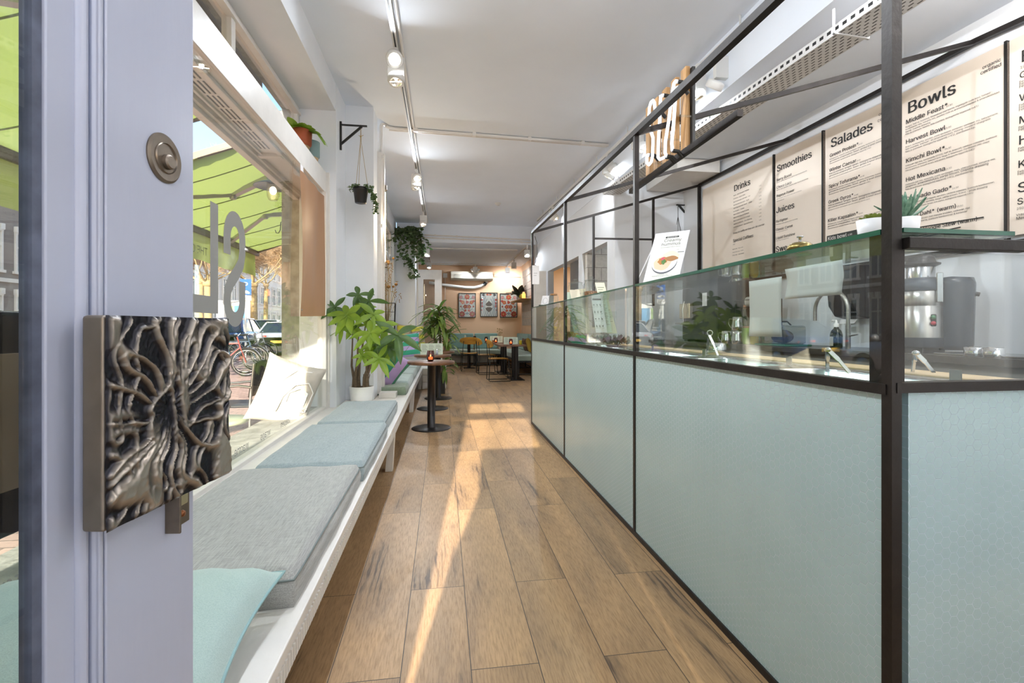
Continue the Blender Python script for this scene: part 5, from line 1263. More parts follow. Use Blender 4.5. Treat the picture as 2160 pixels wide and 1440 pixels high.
# ------------------------------------------------------------------ bell and succulents on the glass shelf
p = Vector((1.075, 1.30, SZ)); T = thing('service_bell', p, 'aged brass service bell on the glass shelf', 'bell')
b = MB(); b.lathe([(0, 0), (.022, 0), (.022, .004), (.008, .006), (.008, .016)], p, 24); b.build('foot', M['chrome'], T)
b = MB(); b.lathe([(.034, .010), (.0365, .012), (.036, .018), (.030, .027), (.018, .032), (.006, .034), (0, .034)], p, 36); b.build('dome', mat('aged_brass', hx('#8d7d4c'), .3, metal=.9, noise=.2, nscale=40), T)
b = MB(); b.lathe([(.004, .033), (.004, .046), (.0095, .048), (.0095, .051), (0, .052)], p, 18); b.build('button', M['chrome'], T)
def pot(T, p, r0, r1, h, m, soil=True, t=.004, n=30):
    b = MB(); b.lathe([(0, 0), (r0, 0), (r0 + .001, .002), (r1, h), (r1 - t, h), (r1 - t - .002, h - .012), (r0, .01)], p, n); b.build('pot', m, T)
    if soil: b = MB(); b.lathe([(0, h - .01), (r1 - t - .001, h - .012)], p, 20); b.build('soil', M['soil'], T)
M['soil'] = mat('soil', hx('#3d3126'), .95, noise=.4, nscale=80, bump=1, bscale=90)
M['pot_white'] = mat('white_pot', hx('#e6e5e6'), .35)
def petal(b, p, d, ln, wd, cup=.2, thick=.15):
    d = Vector(d).normalized(); u = d.cross(Vector((0, 0, 1))); u = u.normalized() if u.length > .05 else Vector((1, 0, 0)); w_ = u.cross(d)
    def f(i, j, s): x = (i - .5) * 2; return p + d * ln * j + u * x * wd * (sin(pi * min(1, j * .85 + .12)) ** .8) + w_ * (cup * ln * j * j + s * thick * wd * (1 - x * x) * sin(pi * min(1, .1 + j * .9)) + .3 * wd * x * x)
    b.grid(lambda i, j: f(i, j, 1), 4, 6); b.grid(lambda i, j: f(1 - i, j, -1), 4, 6)
p = Vector((1.078, 1.058, SZ)); T = thing('succulent', p, 'yellow green rosette succulent in a white pot left of the corner post', 'succulent')
pot(T, p, .028, .034, .046, M['pot_white']); b = MB()
for k in range(18):
    a = k * 2.4; e = .25 + k * .06; petal(b, p + Vector((0, 0, .042)), (cos(a), sin(a), e), .030 - k * .0006, .0085, .1, .4)
b.build('rosette', mat('olive_leaf', hx('#7c8a2e'), .45, noise=.25, nscale=60), T)
for i, (x, y, lb, plant) in enumerate(((1.142, 1.03, 'spiky blue green aloe in a white pot right of the corner post', True), (1.19, 1.115, 'white pot half hidden behind the aloe pot', False))):
    p = Vector((x, y, SZ)); T = thing('succulent', p, lb, 'succulent'); pot(T, p, .026, .031, .046, M['pot_white'])
    b = MB(); q = random.Random(i)
    for k in range(20 if plant else 8):
        a = k * 2.4; e = .5 + (k * .13 if plant else .6); petal(b, p + Vector((0, 0, .042)), (cos(a), sin(a), e), (.075 if plant else .02) * q.uniform(.75, 1.1), .006, .05, .6)
    b.build('spikes', mat('aloe_leaf', hx('#3f6f55'), .45, noise=.35, nscale=90, var=hx('#87a58c')), T)
# hang tag on the first post
p = at(1131, 566, Y=5.2); T = thing('hang_tag', p - Vector((0, 0, .2)), 'white card hanging from a wire hook on the furthest counter post', 'tag')
b = MB(); b.tube([(p.x - .012, 5.22, 2.12), (p.x + .012, 5.22, 2.05), (p.x + .014, 5.21, 1.86), (p.x - .01, 5.21, 1.82), (p.x - .02, 5.2, 1.80), (p.x, 5.2, 1.785)], .003, 6); b.build('wire', M['black'], T)
b = MB(); b.box(p.x - .045, p.x + .035, 5.199, 5.202, 1.58, 1.79); b.build('card', M['paper'], T)
b = MB(); b.text('please', (p.x - .028, 5.1985, 1.70), (1, 0, 0), (0, 0, 1), .018); b.text('order', (p.x - .028, 5.1985, 1.675), (1, 0, 0), (0, 0, 1), .018); b.build('lettering', M['text'], T)
# bracket with hanging pot at the kitchen end wall
def bracket(name, base, arm, h, label, m=None, w_=.02):
    """L shelf bracket: wall plate at base going down h, arm vector, diagonal brace"""
    base, arm = Vector(base), Vector(arm); T = thing(name, base, label, 'bracket', 'black wall brackets')
    b = MB(); b.bar(base + Vector((0, 0, .03)), base - Vector((0, 0, h)), w_, w_, up=arm); b.build('wall_plate', M['black'], T)
    b = MB(); b.bar(base, base + arm, w_, .012); b.build('arm', M['black'], T)
    b = MB(); b.bar(base + arm * .8 - Vector((0, 0, .005)), base - Vector((0, 0, h * .78)), w_ * .8, .02); b.build('brace', M['black'], T)
    return T
p = at(1453, 433, Y=5.585); bracket('shelf_bracket', p, (-.165, 0, 0), .19, 'black wall bracket on the kitchen end wall beside the menu boards')
p2 = p + Vector((-.145, 0, -.01)); T = thing('hanging_pot', p2 - Vector((0, 0, .45)), 'black hanging pot on cords under the kitchen wall bracket', 'hanging pot')
for a in range(3):
    b = MB(); b.tube([p2, p2 + Vector((0, 0, -.14)), p2 + Vector((.05 * cos(a * 2.1), .05 * sin(a * 2.1), -.38))], .0025, 6); b.build('cord', M['black'], T)
b = MB(); b.lathe([(0, -.48), (.045, -.48), (.06, -.37), (.055, -.37), (.05, -.4), (0, -.4)], p2, 20); b.build('pot', M['black_plastic'], T)
# ------------------------------------------------------------------ plants
def leaf_mat(name, c, c2=None, tr=.35, rough=.4):
    m = mat(name, c, rough, noise=.3, nscale=18, var=c2); n, l = NL(m)
    t = n.new('ShaderNodeBsdfTranslucent'); t.inputs[0].default_value = (*[min(1, x * 1.5) for x in c], 1)
    mx = n.new('ShaderNodeMixShader'); mx.inputs[0].default_value = tr
    l.new(n['Principled BSDF'].outputs[0], mx.inputs[1]); l.new(t.outputs[0], mx.inputs[2]); l.new(mx.outputs[0], n['Material Output'].inputs[0]); return m
M['bright_leaf'] = leaf_mat('bright_leaf', hx('#8aa53a'), hx('#6b8c34'), .4); M['deep_leaf'] = leaf_mat('deep_leaf', hx('#4d6a2e'), hx('#36522a'), .3)
M['variegated'] = leaf_mat('variegated_leaf', hx('#5d7545'), hx('#a8b285')); M['drac_leaf'] = leaf_mat('drac_leaf', hx('#4f7036'), hx('#8a9440')); M['ivy_leaf'] = leaf_mat('ivy_leaf', hx('#3c5530'), hx('#71855a'))
M['bark'] = mat('plant_bark', hx('#6b5a49'), .8, noise=.3, nscale=60); M['stem_green'] = mat('green_stem', hx('#6d7d3e'), .6)
def blade(b, p, d, up, ln, wd, droop=.3, fold=.15, nseg=7, tip=.9):
    """one leaf: starts at p along d, bends down by droop, keeled along the middle"""
    p = Vector(p); d = Vector(d).normalized(); up = Vector(up); u = d.cross(up)
    u = u.normalized() if u.length > .05 else d.orthogonal().normalized(); w_ = u.cross(d).normalized()
    def f(i, j):
        x = (i - .5) * 2; wj = wd * (sin(pi * min(1, (j * .93 + .05))) ** tip)
        return p + d * ln * (j - .12 * droop * j * j) + u * x * wj + w_ * (fold * wd * abs(x)) - Vector((0, 0, 1)) * droop * ln * j * j
    b.grid(f, 4, nseg)
def palmate(T, hub, n, ln, face, m, q, stem=None):
    """a fan of leaflets round a hub, facing the given direction"""
    hub = Vector(hub); face = Vector(face).normalized(); a0 = q.uniform(0, 6); u = face.orthogonal().normalized(); v = face.cross(u); b = MB()
    for k in range(n):
        a = a0 + k * 2 * pi / n + q.uniform(-.15, .15); d = u * cos(a) + v * sin(a) + face * .25
        d.z -= .25; blade(b, hub, d, face, ln * q.uniform(.75, 1.15), ln * q.uniform(.14, .19), q.uniform(.1, .4), .2)
    o = b.build('palmate_leaf', m, T)
    if stem is not None:
        s = Vector(stem); mid = s.lerp(hub, .55) + Vector((0, 0, .04)); b = MB(); b.tube([s, mid, hub], [.004, .003, .002], 6); b.build('leaf_stalk', M['stem_green'], T)
# money tree on the bench
p = Vector((-.785, 4.80, BZ)); T = thing('money_tree', p, 'money tree with palmate leaves in a white pot in front of the pier', 'potted plant'); MT = T
pot(T, p, .098, .118, .165, M['pot_white'], t=.006)
q = random.Random(21); tops = []
for px, top in (((-.07, -.01), (744, 700)), ((-.055, -.03), (757, 660)), ((-.03, .0), (772, 680)), ((.03, -.02), (783, 690)), ((.045, .0), (795, 705)), ((.055, -.03), (790, 690))):
    a = p + Vector((px[0], px[1], .15)); e = at(top[0], top[1], Y=4.66)
    m1 = a.lerp(e, .4) + Vector((q.uniform(-.03, .03), q.uniform(-.03, .03), 0)); b = MB()
    b.tube([a, a + Vector((0, 0, .10)), m1, e], [.022, .017, .010, .006], 9); b.build('trunk', M['bark'], T); tops.append(e)
for k in range(4):
    a = p + Vector((.02 + k * .012, .02 - k * .015, .15)); b = MB(); b.tube([a, a + Vector((q.uniform(-.02, .05), 0, .13))], [.007, .004], 6); b.build('cut_shoot', M['bark'], T)
for (x, y, Y, ln, m, ti) in ((756, 622, 4.65, .15, 'deep_leaf', 1), (778, 636, 4.60, .19, 'deep_leaf', 1), (706, 648, 4.55, .16, 'deep_leaf', 0), (733, 664, 4.45, .20, 'bright_leaf', 0), (788, 664, 4.5, .19, 'bright_leaf', 2), (760, 655, 4.62, .17, 'bright_leaf', 1), (745, 690, 4.6, .15, 'bright_leaf', 0), (781, 703, 4.35, .18, 'bright_leaf', 2), (838, 707, 4.35, .22, 'deep_leaf', 4), (806, 690, 4.6, .20, 'bright_leaf', 3), (820, 730, 4.5, .20, 'deep_leaf', 4), (799, 756, 4.35, .16, 'bright_leaf', 3), (765, 750, 4.5, .12, 'bright_leaf', 2), (805, 720, 4.55, .19, 'bright_leaf', 5), (722, 690, 4.6, .12, 'bright_leaf', 0), (770, 660, 4.66, .18, 'deep_leaf', 2), (792, 735, 4.6, .15, 'bright_leaf', 3)):
    h = at(x, y, Y=Y); palmate(T, h, q.choice((5, 6, 7)), ln, (q.uniform(-.25, .35), -.9, .55), M[m], q, tops[ti])
# hanging pot in front of the pier
bk0 = at(717, 263, X=-.975); bracket('shelf_bracket', (-.968, bk0.y, bk0.z), (.245, 0, 0), .24, 'black wall bracket above the window pier holding the twine pot')
p = Vector((-.782, bk0.y, bk0.z - .002)); T = thing('hanging_planter', p - Vector((0, 0, .75)), 'small black planter hanging on twine from the pier bracket', 'hanging plant')
M['twine'] = mat('jute_twine', hx('#a58c5e'), .9)
pt, pb_ = 2.44, 2.295
for a in (.4, 2.5, 4.6): b = MB(); b.tube([p + Vector((0, 0, .015)), p + Vector((.004 * cos(a), .004 * sin(a), -.15)), Vector((p.x + .07 * cos(a), p.y + .07 * sin(a), pt))], .0022, 6); b.build('twine', M['twine'], T)
b = MB(); b.ball(p - Vector((0, 0, .10)), .008, 8, (1, 1, 1.6)); b.tube([p + Vector((-.02, 0, -.09)), p + Vector((0, 0, -.10)), p + Vector((.025, 0, -.085))], .0025, 6); b.build('knot', M['twine'], T)
pp = Vector((p.x, p.y, pb_)); b = MB(); b.lathe([(0, 0), (.052, 0), (.054, .004), (.068, .115), (.073, .117), (.075, .145), (.070, .145), (.066, .12), (.05, .01)], pp, 28); b.build('pot', M['black_plastic'], T)
b = MB(); q = random.Random(4)
def vine(b, p, d, n, step, lf, sag=.5, stem=None):
    p = Vector(p); d = Vector(d).normalized(); pts = [p.copy()]
    for k in range(n):
        d = (d + Vector((q.uniform(-.3, .3), q.uniform(-.3, .3), -sag * .35))).normalized(); p = p + d * step; pts.append(p.copy())
        for s in (1, -1): blade(b, p, (q.uniform(-1, 1), q.uniform(-1, 1), q.uniform(-.6, .5)), (0, -.6, .6), lf * q.uniform(.7, 1.2), lf * .42, .2, .1, 4, .7)
    if stem is not None: stem.tube(pts, .0022, 5)
st = MB()
for k in range(14): a = k * .9; vine(b, pp + Vector((.04 * cos(a), .04 * sin(a), .13)), (cos(a), sin(a), 1.2), 4, .022, .028, .9, st)
for k in range(5): vine(b, pp + Vector((.06, -.02 + .01 * k, .14)), (1, -.3, .1), 10, .026, .030, 1.3, st)
b.build('foliage', M['ivy_leaf'], T); st.build('stems', M['stem_green'], T)
# ivy on the far pier
q = random.Random(9); p = Vector((-.80, 10.32, 3.17)); T = thing('hanging_ivy', p - Vector((0, 0, 1.0)), 'large trailing ivy hanging from the far pier below the beam', 'hanging plant')
b = MB(); st = MB()
for k in range(26): vine(b, p + Vector((q.uniform(-.13, .16), q.uniform(-.12, .08), q.uniform(-.05, .05))), (q.uniform(-.4, .8), -.4, .3), q.randint(6, 13), .07, .085, 1.2, st)
for k in range(4): vine(b, p + Vector((.0, -.05, -.55)), (.8, -.2, -.6), 9, .06, .08, .7, st)
for k in range(2): vine(b, p + Vector((.1, -.08, .03)), (1, -.1, .05), 5, .06, .08, .1, st)
b.build('foliage', M['ivy_leaf'], T); st.build('stems', M['bark'], T)
b = MB(); b.lathe([(0, 0), (.07, 0), (.09, .12), (.08, .12), (0, .08)], p + Vector((0, .03, -.1)), 20); b.build('pot', M['pot_white'], T)
# dracaena in a tall dark planter
q = random.Random(31); p = at(926, 829, Z=0); T = thing('dracaena', p, 'tall strappy dracaena in a dark square planter behind the round tables', 'potted plant')
b = MB(); b.poly([p + Vector((-.10, -.10, 0)), p + Vector((.10, -.10, 0)), p + Vector((.10, .10, 0)), p + Vector((-.10, .10, 0))], (0, 0, .34)); b.build('planter', mat('dark_planter', hx('#2d2825'), .6), T, bevel=.004)
b = MB(); b.box(p.x - .09, p.x + .09, p.y - .09, p.y + .09, .335, .345); b.build('soil', M['soil'], T)
for (x, y, h_, nL_, ln, sp) in ((0.0, 0.0, 1.45, 58, .50, 1.0), (-.12, .05, 1.22, 44, .46, .9), (.12, -.03, 1.05, 40, .44, 1.0), (.10, -.04, .62, 18, .30, 1.0)):
    a = p + Vector((x * .3, y, .34)); e = p + Vector((x, y, h_)); b = MB(); b.tube([a, a.lerp(e, .5) + Vector((.02, 0, 0)), e], [.022, .018, .014], 8); b.build('cane', M['bark'], T)
    b = MB()
    for k in range(nL_):
        a_ = k * 2.4; el = q.uniform(-.25, 1.5); blade(b, e - Vector((0, 0, q.uniform(0, .32))), (cos(a_), sin(a_), el), (0, 0, 1), ln * q.uniform(.6, 1.1), .030, q.uniform(.25, .75), .25, 7, .6)
    b.build('leaf_crown', M['drac_leaf'], T)
# pots on the window ledge
q = random.Random(12); p = Vector((-1.19, 4.22, 2.521)); T = thing('ledge_plant', p, 'green plant in a terracotta and tan pot on the window ledge', 'potted plant')
b = MB(); b.lathe([(0, 0), (.060, 0), (.070, .10), (.076, .105)], p, 26); b.build('lower_pot', mat('tan_glaze', hx('#b79a72'), .5), T)
b = MB(); b.lathe([(.076, .105), (.088, .125), (.092, .235), (.086, .235), (.080, .2), (0, .2)], p, 26); b.build('upper_pot', mat('terracotta', hx('#a5512f'), .7, noise=.1, nscale=30), T)
b = MB()
for k in range(20): a = k * 2.4; blade(b, p + Vector((.03 * cos(a), .03 * sin(a), .22)), (cos(a), sin(a), q.uniform(.5, 1.6)), (0, 0, 1), q.uniform(.10, .17), .042, q.uniform(.2, .6), .12, 6, .7)
for k in range(6): blade(b, p + Vector((.07, -.02, .22)), (1, q.uniform(-.5, .5), .3), (0, 0, 1), q.uniform(.14, .2), .036, .9, .12, 6, .7)
b.build('foliage', M['bright_leaf'], T)
p = Vector((-1.155, 4.42, 2.521)); T = thing('ledge_pot', p, 'grey blue empty pot beside the terracotta plant on the ledge', 'pot')
b = MB(); b.lathe([(0, 0), (.05, 0), (.058, .075), (.06, .08)], p, 22); b.build('lower_pot', bpy.data.materials['tan_glaze'], T); b = MB(); b.lathe([(.06, .08), (.07, .09), (.072, .22), (.066, .22), (.06, .1), (0, .1)], p, 24); b.build('upper_pot', mat('grey_blue_glaze', hx('#7d9796'), .5), T)
# tube lamp, wire baskets and dried flowers at the pier
p = at(811, 476, Y=5.40); x, y = p.x, p.y; z1, z0 = at(811, 402, Y=5.4).z, at(811, 555, Y=5.4).z
T = thing('tube_lamp', (x, y, z0), 'vertical glowing industrial tube lamp hanging beside the pier', 'lamp')
b = MB(); b.lathe([(.026, 0), (.026, z1 - z0)], (x, y, z0), 24); b.build('glass_tube', M['clear'], T)
b = MB(); b.tube([(x + .006, y - .005, z0 + .02), (x + .006, y - .005, z1 - .02)], .008, 12); b.build('light_tube', mat('warm_tube', (1, 1, 1), .3, emit=(1, .84, .58), estr=7), T)
b = MB()
for k in range(9): a = pi * .55 + k * pi * .85 / 8; a2 = a + pi * .85 / 8; b.poly([(x + .0235 * cos(a), y + .0235 * sin(a), z0 + .01), (x + .0235 * cos(a2), y + .0235 * sin(a2), z0 + .01), (x + .0235 * cos(a2), y + .0235 * sin(a2), z1 - .01), (x + .0235 * cos(a), y + .0235 * sin(a), z1 - .01)])
b.build('gold_reflector', mat('gold_reflector', hx('#b28a45'), .35, metal=.7), T)
for z in (z1, z0 - .05): b = MB(); b.lathe([(0, 0), (.03, 0), (.032, .01), (.027, .02), (.03, .03), (.027, .04), (.03, .055), (0, .055)], (x, y, z), 22); b.build('end_cap', M['lock'], T)
b = MB(); b.tube([(x, y, z1 + .05), (x, y, z1 + .08), (x - .03, y + .02, z1 + .25), (x - .045, y + .06, z1 + .42)], .005, 8); b.build('cable', M['black'], T)
ld = bpy.data.lights.new('tube_light', 'POINT'); lo = bpy.data.objects.new('tube_light', ld); COL.objects.link(lo); lo.parent = T; lo.location = (.06, -.06, (z1 - z0) / 2); ld.energy = 6; ld.color = (1, .78, .5); ld.shadow_soft_size = .01
def wire_basket(c, w_, d_, h, label):
    c = Vector(c); T = thing('wire_basket', c, label, 'basket', 'hanging wire baskets')
    def sq(k, z): return [c + Vector((a * w_ * k / 2, e * d_ * k / 2, z)) for a, e in ((-1, -1), (1, -1), (1, 1), (-1, 1))]
    for z, k, r in ((0, .9, .003), (h * .33, .93, .0015), (h * .66, .97, .0015), (h, 1, .003)): b = MB(); b.tube(sq(k, z), r, 6, closed=True); b.build('hoop', M['black'], T)
    b = MB()
    for s in range(4):
        for k in range(6):
            t = k / 6; A, B_ = sq(.9, 0), sq(1, h); b.tube([A[s].lerp(A[(s + 1) % 4], t), B_[s].lerp(B_[(s + 1) % 4], t)], .0014, 4)
    b.build('mesh', M['black'], T)
    return T
c = at(816, 694, Y=5.62); T = wire_basket(c, .19, .16, .30, 'upper black wire basket holding dried flowers at the rear window')
for a in (-1, 1): b = MB(); b.tube([c + Vector((a * .09, .07, .3)), c + Vector((0, .1, .75))], .0015, 4); b.build('hanger', M['black'], T)
c2 = at(817, 770, Y=5.62); T = wire_basket(c2, .17, .15, .13, 'lower black wire basket hanging under the one with dried flowers')
for a in (-1, 1): b = MB(); b.tube([c2 + Vector((a * .08, 0, .13)), c + Vector((a * .08, 0, 0))], .0015, 4); b.build('hanger', M['black'], T)
q = random.Random(17); T = thing('dried_bouquet', c + Vector((0, 0, .01)), 'dried flower bouquet in a glass vase inside the upper wire basket', 'dried flowers')
b = MB(); b.lathe([(0, .008), (.045, .008), (.05, .02), (.035, .16), (.042, .26)], c, 20); b.build('vase', M['clear'], T)
M['straw'] = mat('dried_straw', hx('#a48b5c'), .9); M['seed'] = mat('seed_heads', hx('#8a6433'), .9, noise=.3, nscale=60); M['dry_white'] = mat('dried_petals', hx('#c9b184'), .9)
b = MB(); hd = MB(); hw = MB()
for k in range(46):
    e = c + Vector((q.gauss(-.01, .075), q.gauss(-.02, .07), q.uniform(.40, .86))); s = c + Vector((q.uniform(-.02, .02), q.uniform(-.02, .02), .03)); b.tube([s, s.lerp(e, .5) + Vector((0, 0, .03)), e], .0016, 4)
    if k % 3 == 0: hb = MB(); hb.ball(e, q.uniform(.014, .026), 8, (1, 1, .9)); hb.build('seed_head', M['seed'], T)
    elif k % 3 == 1:
        for j in range(6): a = j * 1.05; blade(hw, e, (cos(a), sin(a), .6), (0, 0, 1), .03, .008, .1, .1, 3)
    else:
        for j in range(8): hd.ball(e - Vector((q.uniform(-.015, .015), q.uniform(-.015, .015), j * .014)), .006, 6)
b.build('stems', M['straw'], T); hd.build('seed_spikes', M['seed'], T); hw.build('dry_flowers', M['dry_white'], T)
# copper coloured paper hanging inside the pane
a0, a1 = at(631, 500, X=-1.055), at(682, 500, X=-1.055); b = MB(); z1, z0 = 2.27, 1.18
T = thing('paper_banner', (-1.05, (a0.y + a1.y) / 2, z0), 'long brown paper banner hanging against the window by the stone column', 'banner')
b.grid(lambda u, v: Vector((-1.05 + .012 * sin(5 * u + 3 * v) * (.3 + v) + .006 * sin(14 * u + 2 * v), a0.y + (a1.y - a0.y) * u + .02 * sin(4 * v) * (v > .05), z1 + (z0 - z1) * v + .02 * u * v)), 16, 24)
b.build('sheet', cloth_mat('copper_paper', hx('#b08a6c'), .35, .5), T)
b = MB(); b.lathe([(0, .004), (.008, .003), (.008, 0)], (-1.045, a0.y + .03, z0 + .05), 10, Matrix.Rotation(pi / 2, 3, 'Y')); b.build('pin', M['chrome'], T)
b = MB(); b.box(-1.054, -1.05, a0.y + .02, a0.y + .09, z1 - .02, z1 + .05); b.build('tape', M['paper'], T)
# ------------------------------------------------------------------ round tables along the bench
M['walnut'] = wood_mat('walnut_top', hx('#7a5439'), hx('#573a28'), (1, .2, 1), .3, 16); M['dark_metal'] = mat('dark_table_metal', hx('#262120'), .35, metal=.5)
def round_table(c, r, label):
    T = thing('round_table', c, label, 'table', 'round tables along the bench'); c = Vector(c)
    b = MB(); b.lathe([(0, .700), (r - .01, .700), (r, .704), (r, .728), (r - .004, .732), (0, .732)], c, 48); b.build('table_top', M['walnut'], T)
    b = MB(); b.lathe([(.06, .012), (.042, .018), (.040, .69), (.09, .70)], c, 28); b.build('column', M['dark_metal'], T)
    b = MB(); b.lathe([(0, 0), (.208, 0), (.212, .004), (.206, .009), (.05, .016), (0, .016)], c, 48); b.build('base_plate', M['dark_metal'], T)
tabs = [(-.125, 5.24, 0), (-.135, 6.5, 0), (-.07, 7.42, 0)]
round_table(tabs[0], .255, 'round walnut table nearest the camera beside the bench'); round_table(tabs[1], .25, 'middle round walnut table holding the long menu card'); round_table(tabs[2], .25, 'round walnut table furthest back along the bench')
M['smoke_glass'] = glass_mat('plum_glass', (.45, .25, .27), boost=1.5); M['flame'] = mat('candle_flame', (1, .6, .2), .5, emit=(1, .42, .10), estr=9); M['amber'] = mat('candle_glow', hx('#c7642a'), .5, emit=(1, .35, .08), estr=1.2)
def candle(c, label, k=1.0, group='glowing candle glasses'):
    T = thing('candle_glass', c, label, 'candle', group); c = Vector(c); b = MB(); n = 28
    prof = [(.024, 0), (.036, .02), (.042, .05), (.041, .08), (.034, .118)]
    vs = []; fs = []
    for r, z in prof:
        for j in range(n): rr = r * (1 + (.05 if j % 2 else -.03)); vs.append(c + Vector((rr * k * cos(2 * pi * j / n), rr * k * sin(2 * pi * j / n), z * k)))
    for i in range(len(prof) - 1):
        for j in range(n): fs.append((i * n + j, i * n + (j + 1) % n, (i + 1) * n + (j + 1) % n, (i + 1) * n + j))
    b.add(vs, fs, True); b.build('ribbed_glass', M['smoke_glass'], T)
    b = MB(); b.lathe([(0, .002), (.026 * k, .004), (.022 * k, .02 * k), (0, .022 * k)], c, 16); b.build('foot', M['dark_glass'], T)
    b = MB(); b.lathe([(0, .02 * k), (.022 * k, .022 * k), (.024 * k, .05 * k), (0, .052 * k)], c, 18); b.build('wax', M['amber'], T)
    b = MB(); b.ball(c + Vector((0, 0, .062 * k)), .006 * k, 8, (1, 1, 2.2)); b.build('flame', M['flame'], T)
candle((-.13, 5.17, .732), 'plum ribbed glass with lit candle on the nearest round table')
def folded_menu(c, w_, h, rz, label, m=None):
    T = thing('table_menu', c, label, 'menu card', 'menu cards on the tables', rz); b = MB()
    b.poly([(-w_ / 2, -.03, 0), (w_ / 2, -.03, 0), (w_ / 2, -.004, h), (-w_ / 2, -.004, h)], (0, .0015, 0)); b.poly([(-w_ / 2, .03, 0), (w_ / 2, .03, 0), (w_ / 2, .004, h), (-w_ / 2, .004, h)], (0, .0015, 0)); b.build('card', m or M['mint_card'], T, local=True)
    b = MB()
    for k in range(3):
        for j in range(7): x = -w_ * .42 + k * w_ * .3; b.poly([(x, -.0295 + .0255 * (.85 - j * .1) - .0012, h * (.85 - j * .1)), (x + w_ * (.18 + .03 * (j % 3)), -.0295 + .0255 * (.85 - j * .1) - .0012, h * (.85 - j * .1)), (x + w_ * (.18 + .03 * (j % 3)), -.0295 + .0255 * (.87 - j * .1) - .0012, h * (.87 - j * .1)), (x, -.0295 + .0255 * (.87 - j * .1) - .0012, h * (.87 - j * .1))])
    b.build('print', M['card_ink'], T, local=True)
folded_menu((-.15, 6.52, .732), .30, .15, 0, 'long mint menu card standing on the middle round table')
T = thing('salt_shaker', (-.08, 6.42, .732), 'small pale salt shaker in front of the long mint menu card', 'shaker')
b = MB(); b.lathe([(0, 0), (.018, 0), (.016, .05), (.012, .06)], (-.08, 6.42, .732), 16); b.build('body', mat('pale_blue_glass', hx('#c6cfdc'), .2), T); b = MB(); b.lathe([(.013, .058), (.014, .075), (0, .08)], (-.08, 6.42, .732), 16); b.build('cap', M['steel'], T)
candle((-.16, 7.36, .732), 'lit candle glass on the furthest round table', .8)

# ------------------------------------------------------------------ back room
D2 = tag(bpy.data.objects.new('door_2', None), kind='structure'); COL.objects.link(D2); D2.location = (-.3, 10.95, 0)
a, c = at(879, 690, Y=11.06), at(932, 690, Y=11.06); z1 = 2.42; p0, p1 = at(893, 690, Y=11.06), at(917, 690, Y=11.06)
b = MB(); b.box(a.x, p0.x, 11.04, 11.08, 0, z1); b.box(p1.x, c.x, 11.04, 11.08, 0, z1); b.box(p0.x, p1.x, 11.04, 11.08, 2.20, z1); b.box(p0.x, p1.x, 11.04, 11.08, 0, .55); b.build('leaf_frame', M['white_paint'], D2)
b = MB(); b.box(p0.x, p1.x, 11.058, 11.064, .55, 2.20); b.build('pane', M['glass'], D2)
M['sofa'] = weave_mat('sage_upholstery', hx('#84a39a'), hx('#6e8d85'), 200, .5); M['seat_sage'] = weave_mat('pale_sage_upholstery', hx('#a9b4a6'), hx('#8c9a8c'), 200, .5)
def bench_sofa(x0, x1, y0, y1, side, label):
    """upholstered wall bench on a black steel frame; side = where the back rest stands"""
    T = thing('sofa_bench', ((x0 + x1) / 2, (y0 + y1) / 2, 0), label, 'sofa bench', 'sage wall benches')
    b = MB(); b.box(x0 + .005, x1 - .005, y0, y1, .33, .46); b.build('seat', M['seat_sage'], T, bevel=.025, seg=3)
    b = MB()
    if side == 'y': b.box(x0 + .005, x1 - .005, y1 - .12, y1, .465, .92)
    else: b.box(x1 - .12, x1, y0 + .005, y1 - .005, .465, .92)
    b.build('backrest', M['sofa'], T, bevel=.03, seg=3)
    b = MB(); z = .315
    for p, q_ in (((x0, y0), (x1, y0)), ((x1, y0), (x1, y1)), ((x1, y1), (x0, y1)), ((x0, y1), (x0, y0))): b.bar((*p, z), (*q_, z), .03); b.bar((*p, .04), (*q_, .04), .02)
    b.build('rail', M['black'], T)
    n = 3
    for x in (x0 + .02, x1 - .02):
        for y in [y0 + .02 + (y1 - y0 - .04) * k / (n - 1) for k in range(n)]: b = MB(); b.box(x - .012, x + .012, y - .012, y + .012, 0, .31); b.build('leg', M['black'], T)
xs = [at(949, 740, Y=13.5).x, at(1003, 740, Y=13.5).x, at(1056, 740, Y=13.5).x]
bench_sofa(xs[0], xs[1] - .01, 13.45, 14.22, 'y', 'left section of the sage bench along the peach wall'); bench_sofa(xs[1] + .01, xs[2] - .01, 13.45, 14.22, 'y', 'second section of the sage bench along the peach wall'); bench_sofa(xs[2] + .01, 1.66, 13.45, 14.22, 'y', 'corner section of the sage bench along the peach wall')
bench_sofa(1.69, 2.34, 12.3, 14.2, 'x', 'rear section of the sage bench along the right hand wall'); bench_sofa(1.69, 2.34, 10.6, 12.28, 'x', 'front section of the sage bench along the right hand wall')
b = MB(); b.box(xs[0] + .03, 1.6, 14.10, 14.23, .05, .30); struct(b.build('baseboard_back', M['white_paint']))
M['mustard'] = mat('mustard_cloth', hx('#a8842f'), .9); M['umber'] = mat('umber_cloth', hx('#5a3d2c'), .9)
pillow('pillow', (2.07, 11.30, .67), (.38, .36), .12, (radians(76), 0, radians(80)), M['mustard'], 'mustard pillow on the bench along the right hand wall', 'small pillows in the back room', 40)
pillow('pillow', (2.07, 11.75, .66), (.36, .34), .12, (radians(76), 0, radians(96)), M['umber'], 'dark brown pillow beside the mustard one', 'small pillows in the back room', 41)
